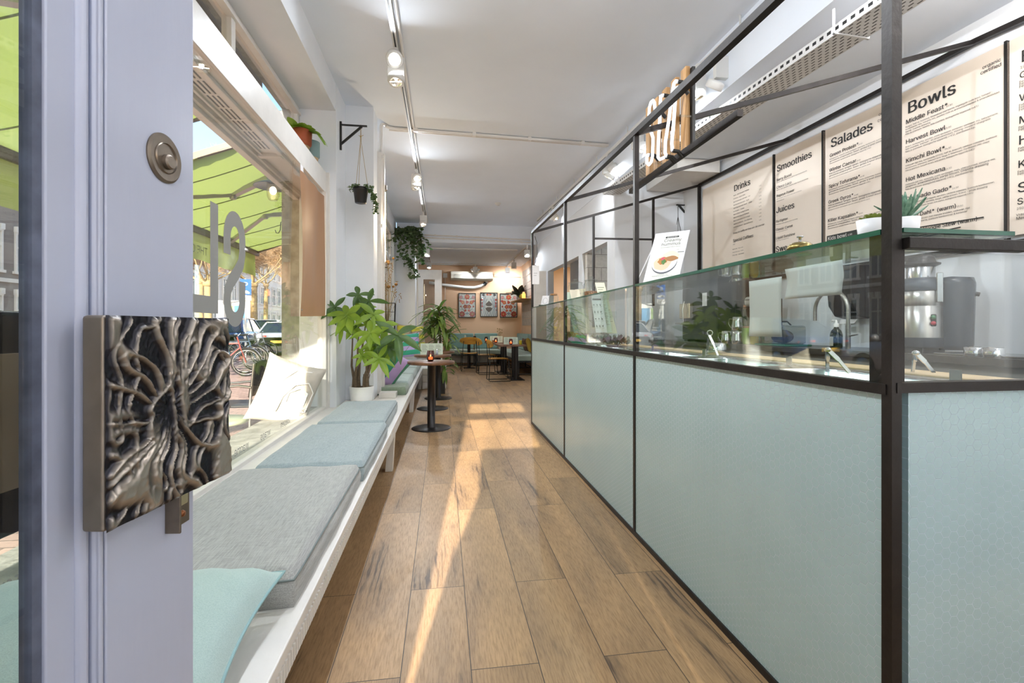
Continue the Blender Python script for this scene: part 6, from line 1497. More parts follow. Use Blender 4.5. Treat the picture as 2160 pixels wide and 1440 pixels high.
def sq_table(x0, x1, y0, y1, legs, label):
    T = thing('dining_table', ((x0 + x1) / 2, (y0 + y1) / 2, 0), label, 'table', 'dining tables in the back room')
    b = MB(); b.box(x0, x1, y0, y1, .705, .74); b.build('table_top', M['walnut'], T, bevel=.003)
    for x, y in legs:
        b = MB(); b.tube([(x, y, .01), (x, y, .705)], .042, 18); b.build('column', M['dark_metal'], T)
        b = MB(); b.cbox((x, y, .006), (.30, .40, .012)); b.build('base_plate', M['dark_metal'], T)
sq_table(1.14, 1.70, 9.55, 10.5, [(1.53, 9.85), (1.53, 10.25)], 'walnut table nearest the counter in the back room'); sq_table(1.05, 1.62, 10.75, 12.0, [(1.45, 11.1), (1.45, 11.6)], 'walnut table behind the nearest back room table'); sq_table(.45, 1.0, 12.55, 13.25, [(.70, 12.85)], 'small walnut table in front of the left sage bench')
M['ply'] = wood_mat('honey_plywood', hx('#cf9a3e'), hx('#b8802c'), (.3, 1, 1), .4, 14)
def chair(c, rz, label):
    """plywood shell chair on a thin black sled frame; local +y is forward"""
    T = thing('plywood_chair', c, label, 'chair', 'plywood chairs in the back room', rz)
    b = MB(); th = .012
    def seat(u, v, s): x = (u - .5) * 2; y = -.20 + .42 * v; wd = .21 + .02 * v; return Vector((x * wd * (1 - .12 * (abs(v - .5) * 2) ** 4), y, .445 + .012 * x * x - .02 * (v > .8) * (v - .8) * 5 + s * th / 2))
    b.grid(lambda u, v: seat(u, v, 1), 12, 12); b.grid(lambda u, v: seat(1 - u, v, -1), 12, 12); b.grid(lambda u, v: seat(u, 1, (v - .5) * 2), 12, 1); b.grid(lambda u, v: seat(1 - u, 0, (v - .5) * 2), 12, 1); b.build('seat', M['ply'], T, local=True)
    b = MB()
    def back(u, v, s):
        x = (u - .5) * 2; hz = .075 + .015 * (1 - x * x); z = .765 + (v - .5) * 2 * hz * sqrt(max(0, 1 - .75 * x ** 4)); return Vector((x * .245, -.245 - .03 * (v - .5) + .075 * x * x + s * th / 2, z))
    b.grid(lambda u, v: back(u, v, -1), 16, 8); b.grid(lambda u, v: back(1 - u, v, 1), 16, 8); b.grid(lambda u, v: back(u, 1, -(v - .5) * 2), 16, 1); b.grid(lambda u, v: back(1 - u, 0, -(v - .5) * 2), 16, 1); b.build('backrest', M['ply'], T, local=True)
    for s in (-1, 1):
        b = MB(); b.tube([(s * .17, .17, .435), (s * .205, .22, .02), (s * .205, .20, .009), (s * .205, -.22, .009), (s * .205, -.235, .02), (s * .18, -.215, .45), (s * .155, -.235, .76)], .0075, 8); b.build('sled_leg', M['black'], T, local=True)
    b = MB(); b.tube([(-.175, .12, .425), (.175, .12, .425)], .006, 6); b.tube([(-.18, -.2, .43), (.18, -.2, .43)], .006, 6); b.build('cross_bar', M['black'], T, local=True)
    return T
ch = chair((.66, 12.05, 0), radians(2), 'plywood chair seen from behind at the small table by the peach wall')
dup(ch, (1.15, 9.72, 0), radians(-88), 'plywood chair nearest the camera at the right hand tables')
dup(ch, (1.04, 11.15, 0), radians(-86), 'plywood chair behind the nearest one at the right hand tables')
for k, (x, y, lb) in enumerate(((1.40, 9.75, 'lit candle glass on the nearest back room table'), (1.22, 10.95, 'lit candle glass on the second back room table'), (1.08, 11.9, 'lit candle glass at the far end of the second table'), (.86, 12.95, 'lit candle glass on the small table by the left bench'))): candle((x, y, .74), lb, 1.0)
folded_menu((1.44, 10.05, .74), .30, .15, radians(-4), 'mint menu card on the nearest back room table'); folded_menu((1.26, 11.2, .74), .30, .15, radians(-4), 'cream menu card on the second back room table', M['cream_card'])
folded_menu((.60, 12.9, .74), .06, .15, radians(60), 'narrow menu card on the small table by the left bench')
T = thing('oil_bottle', (1.60, 9.74, .74), 'glass bottle of yellow oil on the nearest back room table', 'bottle'); b = MB(); b.lathe([(0, 0), (.03, 0), (.032, .01), (.032, .085), (.03, .09)], (1.60, 9.74, .74), 18); b.build('oil', M['oil'], T); b = MB(); b.lathe([(.033, .085), (.032, .11), (.012, .135), (.012, .17), (0, .17)], (1.60, 9.74, .74), 18); b.build('neck', M['clear'], T)
T = thing('bud_vase', (1.36, 11.35, .74), 'small dark bud vase with dry twigs on the second table', 'vase'); b = MB(); b.lathe([(0, 0), (.025, 0), (.03, .04), (.012, .09), (.014, .11)], (1.36, 11.35, .74), 16); b.build('vase', M['dark_glass'], T)
b = MB(); q = random.Random(2)
for k in range(9): e = Vector((1.36 + q.uniform(-.06, .06), 11.35 + q.uniform(-.05, .05), .74 + q.uniform(.22, .36))); b.tube([(1.36, 11.35, .84), e], .002, 4); b.ball(e, .012, 6, (1, 1, 1.6))
b.build('twigs', M['straw'], T)
T = thing('napkin_block', (1.18, 11.1, .74), 'small wooden napkin holder on the second back room table', 'napkin holder'); b = MB(); b.box(1.15, 1.21, 11.07, 11.13, .74, .80); b.build('block', M['slat'], T); b = MB(); b.box(1.155, 1.205, 11.08, 11.12, .80, .83); b.build('napkins', M['paper'], T)
# air conditioner and its hose
a, c = at(951, 590, Y=14.0), at(1040, 573, Y=14.0); T = thing('air_conditioner', ((a.x + c.x) / 2, 14.1, a.z), 'long white wall air conditioner above the floral pictures', 'air conditioner')
b = MB(); b.poly([(a.x, 14.24, c.z), (a.x, 14.02, c.z), (a.x, 13.98, c.z - .06), (a.x, 14.0, a.z + .05), (a.x, 14.08, a.z), (a.x, 14.24, a.z)], (c.x - a.x, 0, 0)); b.build('casing', mat('aged_white', hx('#d5cfc0'), .4), T, bevel=.008)
b = MB(); b.box(a.x + .10, c.x - .10, 13.982, 13.99, a.z + .05, a.z + .14); b.build('louvre', mat('louvre_grey', hx('#b5afa2'), .5), T)
b = MB(); b.box(a.x + .09, c.x - .09, 13.98, 13.992, a.z + .145, a.z + .152); b.box(a.x + .09, c.x - .09, 13.985, 13.995, a.z + .042, a.z + .048); b.build('seam', M['black'], T)
T = thing('drain_hose', at(980, 604, Y=14.15), 'white corrugated hose sagging along the peach wall under the air conditioner', 'hose'); b = MB(); b.tube([at(x, y, Y=14.2) for x, y in ((905, 596), (932, 600), (955, 603), (980, 606), (1000, 606.5), (1014, 603), (1023, 598), (1027, 593))], .045, 12); b.build('hose', M['white_plastic'], T)
b = MB(); b.tube([at(1021, 601, Y=14.19), at(1025, 596, Y=14.19)], .055, 12); b.build('joint', M['black'], T)
p = at(939, 581, Y=14.2); T = thing('junction_box', p, 'small white junction box left of the air conditioner', 'junction box'); b = MB(); b.cbox(p, (.13, .08, .13)); b.build('box', M['white_plastic'], T, bevel=.01); b = MB(); b.tube([p + Vector((0, .02, -.05)), p + Vector((.0, .02, -1.5))], .008, 6); b.build('cable', M['white_plastic'], T)
p, p_ = at(1042, 580, Y=14.22), at(1103, 581, Y=14.22); b = MB(); b.box(p.x, p_.x, 14.2, 14.24, p.z - .05, p.z + .05); tag(b.build('cable_duct', M['peach']), 'peach painted cable duct right of the air conditioner', 'duct')
# three framed floral prints
def picture(x0, x1, y0, y1, label, kind):
    a, c = at(x0, y1, Y=14.23), at(x1, y0, Y=14.23); W_, H_ = c.x - a.x, c.z - a.z; T = thing('floral_picture', ((a.x + c.x) / 2, 14.23, a.z), label, 'picture', 'framed floral pictures'); f = .022; Y0 = 14.205
    for bx in ((a.x, c.x, a.z, a.z + f), (a.x, c.x, c.z - f, c.z), (a.x, a.x + f, a.z + f, c.z - f), (c.x - f, c.x, a.z + f, c.z - f)): b = MB(); b.box(bx[0], bx[1], Y0, 14.245, bx[2], bx[3]); b.build('frame_bar', M['black'], T)
    b = MB(); b.box(a.x + f, c.x - f, 14.222, 14.24, a.z + f, c.z - f); b.build('paper', mat('print_paper', hx('#d9d3cb'), .5), T)
    layers = {}
    def put(cx, cz, r, col, n=6, k=.25, ph=0.0, sq_=1.0, lift=0):
        for s in ((-1, 1) if cx else (1,)):
            layers.setdefault(col, MB()).poly([(a.x + W_ * (.5 + s * cx) + s * r * W_ * cos(t) * (1 + k * cos(n * t + ph)), 14.2215 - lift * .0004, a.z + H_ * cz + r * W_ * sq_ * sin(t) * (1 + k * cos(n * t + ph))) for t in [j * 2 * pi / 30 for j in range(30)]])
    def vinep(pts, col, w_=.012):
        for s in (-1, 1):
            for (x, z), (x2, z2) in zip(pts, pts[1:]): layers.setdefault(col, MB()).bar((a.x + W_ * (.5 + s * x), 14.2218, a.z + H_ * z), (a.x + W_ * (.5 + s * x2), 14.2218, a.z + H_ * z2), w_ * W_, .0006, up=(0, 1, 0))
    red, or_, pk, dk, bl, br = '#b8402e', '#cf5a3c', '#d9948f', '#46454a', '#7d8898', '#6b5a50'
    if kind == 0:
        for cx, cz, r, col, n in ((.30, .14, .17, red, 8), (0, .84, .15, or_, 7), (.25, .62, .11, or_, 5), (.11, .44, .11, red, 5), (0, .63, .09, red, 3), (.38, .68, .07, red, 5), (.36, .82, .10, pk, 6), (.10, .29, .07, or_, 5), (.36, .45, .05, red, 3)): put(cx, cz, r, col, n, .16)
        for cx, cz in ((.30, .14), (0, .84), (.25, .62), (.11, .44)): put(cx, cz, .04, '#c8a24a', 4, .1, lift=2)
        for pts in (((.05, .05), (.1, .2), (.2, .3), (.33, .4), (.4, .6)), ((.0, .5), (.12, .55), (.2, .7), (.3, .9), (.42, .88)), ((.15, .3), (.3, .33), (.42, .3)), ((.08, .7), (.2, .78), (.42, .76))): vinep(pts, dk)
        put(0, .17, .07, bl, 4, .3)
    else:
        for cx, cz, r, col, n in ((.08, .92, .07, or_, 3), (.32, .90, .08, dk, 3), (.41, .70, .07, red, 4), (.41, .56, .07, red, 3), (.40, .44, .07, or_, 4), (.43, .28, .05, red, 3)): put(cx, cz, r, col, n, .2)
        for pts in (((.02, .02), (.1, .2), (.14, .3), (.25, .4), (.2, .6), (.1, .75)), ((.12, .02), (.22, .2), (.3, .4), (.28, .6), (.2, .85)), ((.25, .02), (.32, .25), (.36, .5), (.3, .8)), ((.36, .02), (.42, .2), (.44, .6))): vinep(pts, bl, .03)
        for z0, sg in ((.53, 1), (.31, -1)): layers.setdefault(br, MB()).poly([(a.x + W_ * (.5 + x), 14.2212, a.z + H_ * (z0 + sg * z)) for x, z in ((0, .13), (.07, .08), (.17, .02), (.19, -.04), (.12, -.08), (0, -.09), (-.12, -.08), (-.19, -.04), (-.17, .02), (-.07, .08))])
    for col, bb in layers.items(): bb.build('print', bpy.data.materials.get('ink' + col) or mat('ink' + col, hx(col), .6), T)
    b = MB(); b.box(a.x + f, c.x - f, 14.212, 14.2135, a.z + f, c.z - f); b.build('glazing', M['glass'], T)
picture(967, 1003.5, 618, 669.5, 'left of three black framed floral pictures on the peach wall', 0); picture(1013, 1049.5, 617, 668, 'middle framed picture with two dark pods on the peach wall', 1); picture(1054.5, 1091, 619, 669.5, 'right of three black framed floral pictures, beside the shelf plant', 0)
# shelf with plant on the right wall of the back room
z = at(1100, 633, X=2.2).z; b = MB(); b.box(2.02, 2.355, 12.3, 14.1, z - .025, z); tag(b.build('wall_shelf', M['slat']), 'wooden shelf with plants high on the right back room wall', 'shelf')
b = MB()
for k in range(8): b.box(2.335, 2.358, 12.2, 13.9, 1.15 + k * .2, 1.34 + k * .2)
tag(b.build('plank_panel', mat('grey_planks', hx('#b5a596'), .7, noise=.15, nscale=10)), 'pale plank panel behind the wall shelf in the back room', 'wall panel')
q = random.Random(5); p = Vector((2.16, 13.35, z)); T = thing('shelf_plant', p, 'dark leaved plant spreading from a white pot on the wall shelf', 'potted plant'); pot(T, p, .05, .065, .12, M['pot_white']); b = MB()
for k in range(22): a_ = k * 2.4; blade(b, p + Vector((0, 0, .12)), (cos(a_) - .25, sin(a_), q.uniform(.3, 1.6)), (0, 0, 1), q.uniform(.3, .5), .085, q.uniform(.1, .5), .15, 6, .8)
b.build('foliage', leaf_mat('rubber_leaf', hx('#2c3a26'), hx('#4a2a2e'), .15), T)
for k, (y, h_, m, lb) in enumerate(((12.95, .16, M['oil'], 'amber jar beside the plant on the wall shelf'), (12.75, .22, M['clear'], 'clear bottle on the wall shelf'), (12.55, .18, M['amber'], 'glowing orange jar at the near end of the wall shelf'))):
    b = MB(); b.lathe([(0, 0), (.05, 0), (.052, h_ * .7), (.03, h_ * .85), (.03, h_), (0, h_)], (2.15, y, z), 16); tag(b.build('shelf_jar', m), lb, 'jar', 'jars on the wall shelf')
# tall white cabinet by the passage
a, c = at(1131, 571, Y=8.75), at(1167, 571, Y=8.75); b = MB(); b.box(a.x, min(c.x, 1.93), 8.75, 9.2, 0, a.z); T = thing('tall_cabinet', ((a.x + c.x) / 2, 9.0, 0), 'tall plain white cabinet behind the first counter post', 'cabinet'); b.build('body', M['white_paint'], T, bevel=.004); b = MB(); b.box(a.x + .02, min(c.x, 1.93) - .02, 8.742, 8.75, .08, a.z - .02); b.build('door', M['white_paint'], T)
b = MB(); q = random.Random(8)
for k in range(260): x, z_ = q.uniform(0, .35), q.uniform(1.35, 2.1); blade(b, (2.6 + x, 7.5, z_), (q.uniform(-1, 1), -1, q.uniform(-.5, 1)), (0, 0, 1), .06, .02, .2, .1, 3)
T = thing('wall_greenery', (2.78, 7.55, 1.3), 'panel of dark artificial greenery seen through the kitchen passage', 'greenery'); b.build('leaves', M['ivy_leaf'], T); b = MB(); b.box(2.6, 2.95, 7.5, 7.53, 1.33, 2.1); b.build('backing', M['deep_leaf'], T)
# ------------------------------------------------------------------ outside: awnings, lamp, terrace, street
GZ0 = -.12
M['awning'] = cloth_mat('green_awning_cloth', hx('#a9b866'), .6); M['awning_metal'] = mat('brown_grey_metal', hx('#5b524c'), .4, metal=.6)
def awning(y0, y1, label, text=None):
    xa, za, xb, zb = -1.47, 3.0, -3.10, 2.36
    T = thing('awning', (xa, (y0 + y1) / 2, za), label, 'awning', 'green awnings over the shop windows')
    b = MB(); b.grid(lambda u, v: Vector((xa + (xb - xa) * v, y0 + (y1 - y0) * u, za + (zb - za) * v - .05 * sin(pi * v) + .004 * sin(60 * v + 8 * sin(6 * u)))), 40, 24); b.build('canopy', M['awning'], T)
    b = MB()
    for k in range(5): y = y0 + (y1 - y0) * (k + .7) / 5.2; b.tube([(xa + (xb - xa) * v, y - .1 * v, za + (zb - za) * v - .05 * sin(pi * v) - .008) for v in [i / 14 for i in range(15)]], .006, 5)
    b.build('seam_strips', mat('awning_seam', hx('#6f7f3c'), .8), T)
    b = MB(); b.box(xb - .05, xb + .04, y0 - .03, y1 + .03, zb - .04, zb + .035); b.box(xb + .01, xb + .05, y0, y1, zb - .07, zb - .03); b.build('front_bar', M['awning_metal'], T, bevel=.006)
    b = MB(); n = 60
    b.grid(lambda u, v: Vector((xb - .02 + .012 * sin(u * 40) * (1 - v), y0 + (y1 - y0) * u, zb - .42 + .38 * v + .03 * (1 - v) * abs(sin(u * 9)))), n, 5); b.build('valance', M['awning'], T)
    for y in (y0 + .02, y1 - .02): b = MB(); b.bar((xa, y, za - .03), (xb, y, zb), .035, .06); b.build('side_arm', M['awning_metal'], T)
    for y, s in ((y0 + .5, 1), (y1 - 1.2, -1)):
        b = MB(); e = Vector((-2.35, y + s * .55, 2.60)); b.bar((-1.5, y, 2.80), e, .06, .05); b.bar(e, (xb + .05, y - s * .1, zb - .02), .05, .045); b.tube([e + Vector((0, 0, -.05)), e + Vector((0, 0, .05))], .035, 14); b.build('folding_arm', M['aluminium'], T)
    b = MB(); b.box(-1.62, -1.47, y0 - .02, y1 + .02, za - .02, za + .13); b.build('cassette', M['awning_metal'], T, bevel=.01)
    if text:
        for off in (-.034, -.004): b = MB(); b.text(text, (xb - .02 + off + .012, 6.86, zb - .31), (0, -1, 0), (0, 0, 1), .20); b.build('lettering', mat('awning_ink', hx('#5d6b2c'), .8), T)
    return T
awning(-.6, 4.15, 'green awning over the front shop window'); awning(4.72, 8.5, 'green awning beyond the stone column with THE GOOD lettering', 'THE GOOD')
# enamel wall lamp on the stone column
p = at(576, 388, X=-1.72); y = 4.72; p = at(576, 392, Y=y); z = p.z; T = thing('wall_lamp', (-1.46, y, z), 'lit blue grey enamel lamp on the stone column outside', 'lamp')
b = MB(); c = Vector((p.x, y, z)); M['enamel'] = mat('blue_grey_enamel', hx('#5e6b78'), .3, coat=.3)
b.lathe([(.03, .055), (.06, .05), (.165, -.005), (.168, -.012), (.16, -.01), (.06, .035), (.05, .03)], c, 40); b.lathe([(0, .115), (.03, .112), (.052, .09), (.06, .05)], c, 28); b.build('shade', M['enamel'], T)
b = MB(); b.lathe([(.052, .03), (.056, -.02), (.052, -.10), (.035, -.135), (0, -.142)], c, 26); b.build('glass', glass_mat('lamp_glass', (.95, .90, .80), rough=.15, boost=1.5), T)
b = MB(); b.ball(c + Vector((0, 0, -.045)), .030, 14, (1, 1, 1.3)); b.build('bulb', mat('lamp_bulb', (1, 1, 1), .3, emit=(1, .80, .50), estr=9), T)
b = MB(); b.tube([c + Vector((.02, 0, .09)), c + Vector((.10, 0, .09)), (-1.47, y, z + .03)], .018, 10); b.lathe([(0, 0), (.05, 0), (.05, .015), (0, .02)], (-1.47, y, z + .03), 16, Matrix.Rotation(-pi / 2, 3, 'Y')); b.build('arm', M['enamel'], T)
q_ = at(604, 481, Y=4.62); T = thing('wall_hook', q_, 'small dark iron hook on the edge of the stone column', 'hook'); b = MB(); b.tube([(-1.462, 4.62, q_.z + .06), (-1.475, 4.62, q_.z + .05), (-1.478, 4.62, q_.z - .02), (-1.495, 4.62, q_.z - .05), (-1.515, 4.62, q_.z - .045), (-1.522, 4.62, q_.z - .02)], .004, 8); b.build('hook', M['black'], T)
# big vinyl letters and small words on the pane
LT = thing('window_lettering', (-1.074, 2.6, 1.1), 'large grey SL letters and small words stuck on the front window', 'window lettering'); M['vinyl'] = mat('grey_vinyl', hx('#8f8e8b'), .7)
def strip(pts, w_, x=-1.0745):
    """flat band of constant width in the plane of the pane; pts are (y, z)"""
    b = MB(); L, Rr = [], []
    for i, p in enumerate(pts):
        a, c = pts[max(i - 1, 0)], pts[min(i + 1, len(pts) - 1)]; dy, dz = c[0] - a[0], c[1] - a[1]; l_ = sqrt(dy * dy + dz * dz) or 1
        L.append((p[0] - dz / l_ * w_ / 2, p[1] + dy / l_ * w_ / 2)); Rr.append((p[0] + dz / l_ * w_ / 2, p[1] - dy / l_ * w_ / 2))
    for k in range(len(pts) - 1):
        q = (L[k], L[k + 1], Rr[k + 1], Rr[k]); b.poly([(x, a, c) for a, c in q], (.0008, 0, 0))
    return b
# letter L: stem and foot (foot points towards the door); letter S seen mirrored from inside
b = strip([(2.432, 1.69), (2.432, 1.165)], .078); b.box(-1.0745, -1.0737, 2.15, 2.393, 1.165, 1.245); b.build('letter_L', M['vinyl'], LT)
cy, rw = 2.660, .092; S_ = []
zt, zb = 1.56, 1.245
S_ = [(cy - rw, 1.47), (cy - rw, zt)] + [(cy - rw * cos(t), zt + .105 * sin(t)) for t in [k * pi / 12 for k in range(1, 12)]] + [(cy + rw, zt), (cy + rw, 1.50), (cy + rw * .8, 1.44), (cy + rw * .2, 1.385), (cy - rw * .5, 1.335), (cy - rw * .9, 1.29), (cy - rw, zb)] + [(cy - rw * cos(t), zb - .105 * sin(t)) for t in [k * pi / 12 for k in range(1, 12)]] + [(cy + rw, zb), (cy + rw, 1.345)]
strip(S_, .078).build('letter_S', M['vinyl'], LT)
for s, y, ye in (('salades', 4.0, 3.72), ('soepen', 3.57, 3.27), ('wraps', 3.18, 2.94), ('warme', 2.84, 2.54), ('dranken', 2.44, 2.05), ('koffie', 1.46, 1.2)):
    b = MB(); k = len(b.v); b.text(s, (-1.0745, y, .425), (0, -1, 0), (0, 0, 1), .085); b.build('small_word', M['vinyl'], LT)
# cushion bag on the outer sill
T = pillow('sill_pillow', (-1.235, 4.02, .575), (.46, .54), .17, (radians(90), radians(20), radians(24)), mat('cream_canvas', hx('#c4bcb1'), .9, noise=.05, nscale=8), 'cream canvas pillow with white line drawing on the outer window sill', None, 50)
b = MB()
def onp(a, d): h = .085 * ((1 - a ** 4) * (1 - d ** 4)) ** .55; return Vector((a * .23 * (1 - .1 * (1 - d * d) * abs(a) ** 3), d * .27 * (1 - .1 * (1 - a * a) * abs(d) ** 3), h * (1 + .07 * sin(4 * a) * sin(5 * d)) + .006))
for s in (1, -1):
    for pts in (((-.8, -.5), (-.2, -.55), (-.15, -.1), (.1, .3), (.5, .45), (.8, .2), (.75, -.4), (.2, -.45)), ((-.9, .0), (-.4, .0), (-.3, .4), (.0, .75), (.5, .8)), ((.0, -.25), (.0, .05), (.3, .25), (.6, .15), (.6, -.25), (.0, -.25)), ((-.9, -.75), (-.3, -.75), (.3, -.7), (.9, -.7))):
        Q = []
        for a, c in zip(pts, pts[1:]): Q += [(a[0] + (c[0] - a[0]) * t, a[1] + (c[1] - a[1]) * t) for t in (0, .25, .5, .75)]
        Q.append(pts[-1]); b.tube([Vector((onp(*k).x, onp(*k).y, s * onp(*k).z)) for k in Q], .005, 5)
b.build('line_drawing', mat('white_print', hx('#f0eeec'), .8), T, local=True)
# terrace chair and stool
p = at(565, 772, X=-1.80); cy_ = p.y; T = thing('terrace_chair', (-1.80, cy_, GZ0), 'black terrace chair standing outside behind the sill pillow', 'chair')
b = MB(); b.grid(lambda u, v: Vector((-1.86 + .02 * (v - .5) ** 2 - .06 * (1 - v) , cy_ - .19 + .38 * u, .40 + .36 * v - .03 * (2 * u - 1) ** 2 * v)), 8, 6); b.build('backrest', mat('black_mesh', hx('#2a2725'), .5), T, solid=.012)
b = MB(); b.box(-2.30, -1.90, cy_ - .21, cy_ + .21, .30, .325); b.build('seat', M['black_plastic'], T, bevel=.008)
for x, y in ((-2.27, -.2), (-2.27, .2), (-1.9, -.2), (-1.9, .2)): b = MB(); b.tube([(x, cy_ + y, GZ0), (x, cy_ + y, .31)] + ([(-1.89, cy_ + y, .45), (-1.86, cy_ + y, .74)] if x > -2 else []), .013, 10); b.build('leg', M['aluminium'], T)
for y in (-.21, .21): b = MB(); b.tube([(-1.88, cy_ + y, .50), (-2.0, cy_ + y, .52), (-2.25, cy_ + y, .50)], .012, 8); b.build('armrest', M['aluminium'], T)
p = at(470, 884, Z=.36); p.x = min(p.x, -1.72); T = thing('terrace_stool', (p.x - .02, p.y, GZ0), 'low round pale green terrace table outside the window', 'table'); c = Vector((p.x - .02, p.y, GZ0))
b = MB(); b.lathe([(0, .445), (.19, .445), (.205, .455), (.205, .475), (.19, .485), (0, .485)], c, 36); b.build('top', mat('pale_green_enamel', hx('#b3b99b'), .35), T); b = MB(); b.tube([c, c + Vector((0, 0, .445))], .025, 12); b.lathe([(0, 0), (.15, 0), (.15, .012), (0, .02)], c, 24); b.build('stand', M['aluminium'], T)
# parking sign
p = at(518, 606, Y=20.5); T = thing('parking_sign', (p.x, 20.5, GZ0), 'blue P parking sign with white panel on a thin pole', 'sign'); x, y = p.x, 20.5; fx = Vector((.94, -.34, 0)).normalized(); ux = Vector((.34, .94, 0)).normalized() ; ux = Vector((.9, .43, 0)).normalized(); nn = Vector((0, 0, 1)).cross(ux) * -1
b = MB(); b.tube([(x, y, GZ0), (x, y, p.z + .35)], .035, 12); b.build('pole', mat('galvanised_pole', hx('#c2c3c2'), .4), T)
c = Vector((x, y, p.z)) ; f = ux.cross(Vector((0, 0, 1)))     # facing the window
def pl_(z0, z1, w_, d): return [c + f * d + ux * a + Vector((0, 0, z)) for a, z in ((-w_, z0), (w_, z0), (w_, z1), (-w_, z1))]
b = MB(); b.poly(pl_(-.30, .33, .20, .05), -f * .01); b.build('blue_panel', mat('sign_blue', hx('#2f63b8'), .4), T); b = MB(); b.poly(pl_(-.52, -.33, .20, .05), -f * .01); b.build('lower_panel', M['paper'], T)
b = MB(); b.text('P', c + f * .052 - ux * .09 + Vector((0, 0, -.0)), ux, (0, 0, 1), .40); b.poly([c + f * .052 + ux * a + Vector((0, 0, z)) for a, z in ((-.15, -.25), (.13, -.25), (.13, -.19), (.04, -.13), (-.06, -.13), (-.15, -.18))]); b.build('white_marks', M['white_text'], T)
b = MB(); b.text('09-24h', c + f * .052 - ux * .15 + Vector((0, 0, -.46)), ux, (0, 0, 1), .1); b.build('small_lettering', M['text'], T)
# bicycles in a row along the kerb
M['tyre'] = mat('tyre_rubber', hx('#1f1e1e'), .8)
def bicycle(c, rz, col, label):
    T = thing('bicycle', c, label, 'bicycle', 'bicycles parked along the kerb', rz); fm = mat('bike_paint', hx(col), .35, coat=.3)
    for x in (-.53, .53):
        b = MB(); b.tube([Vector((x + .325 * cos(t), 0, .345 + .325 * sin(t))) for t in [k * pi / 16 for k in range(32)]], .019, 8, closed=True); wl = b.build('wheel', M['tyre'], T, local=True)
        b = MB(); b.tube([Vector((x + .300 * cos(t), 0, .345 + .300 * sin(t))) for t in [k * pi / 16 for k in range(32)]], .008, 6, closed=True)
        for k in range(14): t = k * 2 * pi / 14; b.tube([(x, .02 * (-1) ** k, .345), (x + .3 * cos(t), 0, .345 + .3 * sin(t))], .0014, 4)
        b.build('rim_spokes', M['aluminium'], T, local=True)
        b = MB(); b.grid(lambda u, v: Vector((x + .36 * cos(.2 + 2.2 * u), -.03 + .06 * v, .345 + .36 * sin(.2 + 2.2 * u) )), 14, 2); b.build('mudguard', fm, T, local=True)
    b = MB(); bb, st_, hd, sd_ = (-.05, 0, .30), (-.22, 0, .80), (.36, 0, .86), (-.25, 0, .90)
    for a, e, r in ((bb, sd_, .017), (bb, (.40, 0, .72), .018), (st_, (.37, 0, .82), .016), ((-.53, .04, .345), bb, .011), ((-.53, -.04, .345), bb, .011), ((-.53, .04, .345), st_, .009), ((-.53, -.04, .345), st_, .009), ((.53, .04, .345), (.41, .02, .70), .011), ((.53, -.04, .345), (.41, -.02, .70), .011), ((.41, 0, .68), (.33, 0, .98), .018)): b.tube([a, e], r, 8)
    b.build('frame', fm, T, local=True)
    b = MB(); b.tube([(.33, -.28, 1.04), (.36, -.20, 1.06), (.34, 0, 1.0), (.36, .20, 1.06), (.33, .28, 1.04)], .012, 8); b.build('handlebar', M['chrome'], T, local=True)
    b = MB(); b.ball((-.28, 0, .94), .12, 12, (1.15, .7, .32)); b.build('saddle', M['black'], T, local=True)
    b = MB(); b.tube([(-.05, -.06, .30), (-.05, .06, .30)], .07, 16); b.tube([(-.05, .06, .30), (.1, .09, .22)], .009, 6); b.tube([(-.05, -.06, .30), (-.2, -.09, .38)], .009, 6); b.build('crank', M['black'], T, local=True)
    b = MB(); b.box(-.72, -.35, -.06, .06, .70, .715); b.tube([(-.7, .05, .70), (-.55, .05, .36)], .006, 6); b.build('carrier', M['black'], T, local=True)
    b = MB(); b.cbox((-.74, 0, .66), (.03, .06, .05)); b.build('rear_light', mat('red_lens', hx('#c23024'), .3, emit=(1, .1, .05), estr=.3), T, local=True)
    return T
Dk = Vector((-.30, .95, 0)).normalized()
bk1 = bicycle((-5.35, 12.5, GZ0), radians(12), '#8f3a34', 'red bicycle nearest the shop window in the kerb row')
bikes = [(13.3, '#2b2d30', 'black bicycle behind the red one in the kerb row'), (14.2, '#31475e', 'dark blue bicycle third in the kerb row'), (15.2, '#222222', 'black bicycle in the middle of the kerb row'), (16.2, '#7c8084', 'grey bicycle fifth in the kerb row'), (17.4, '#2c2b29', 'black bicycle near the far end of the kerb row'), (18.6, '#9a9da0', 'silver bicycle at the far end of the kerb row')]
for k, (y, col, lb) in enumerate(bikes): bicycle((-5.45 - (y - 12.5) * .27 + .15 * (k % 2), y, GZ0), radians(8 + (k * 37) % 17), col, lb)
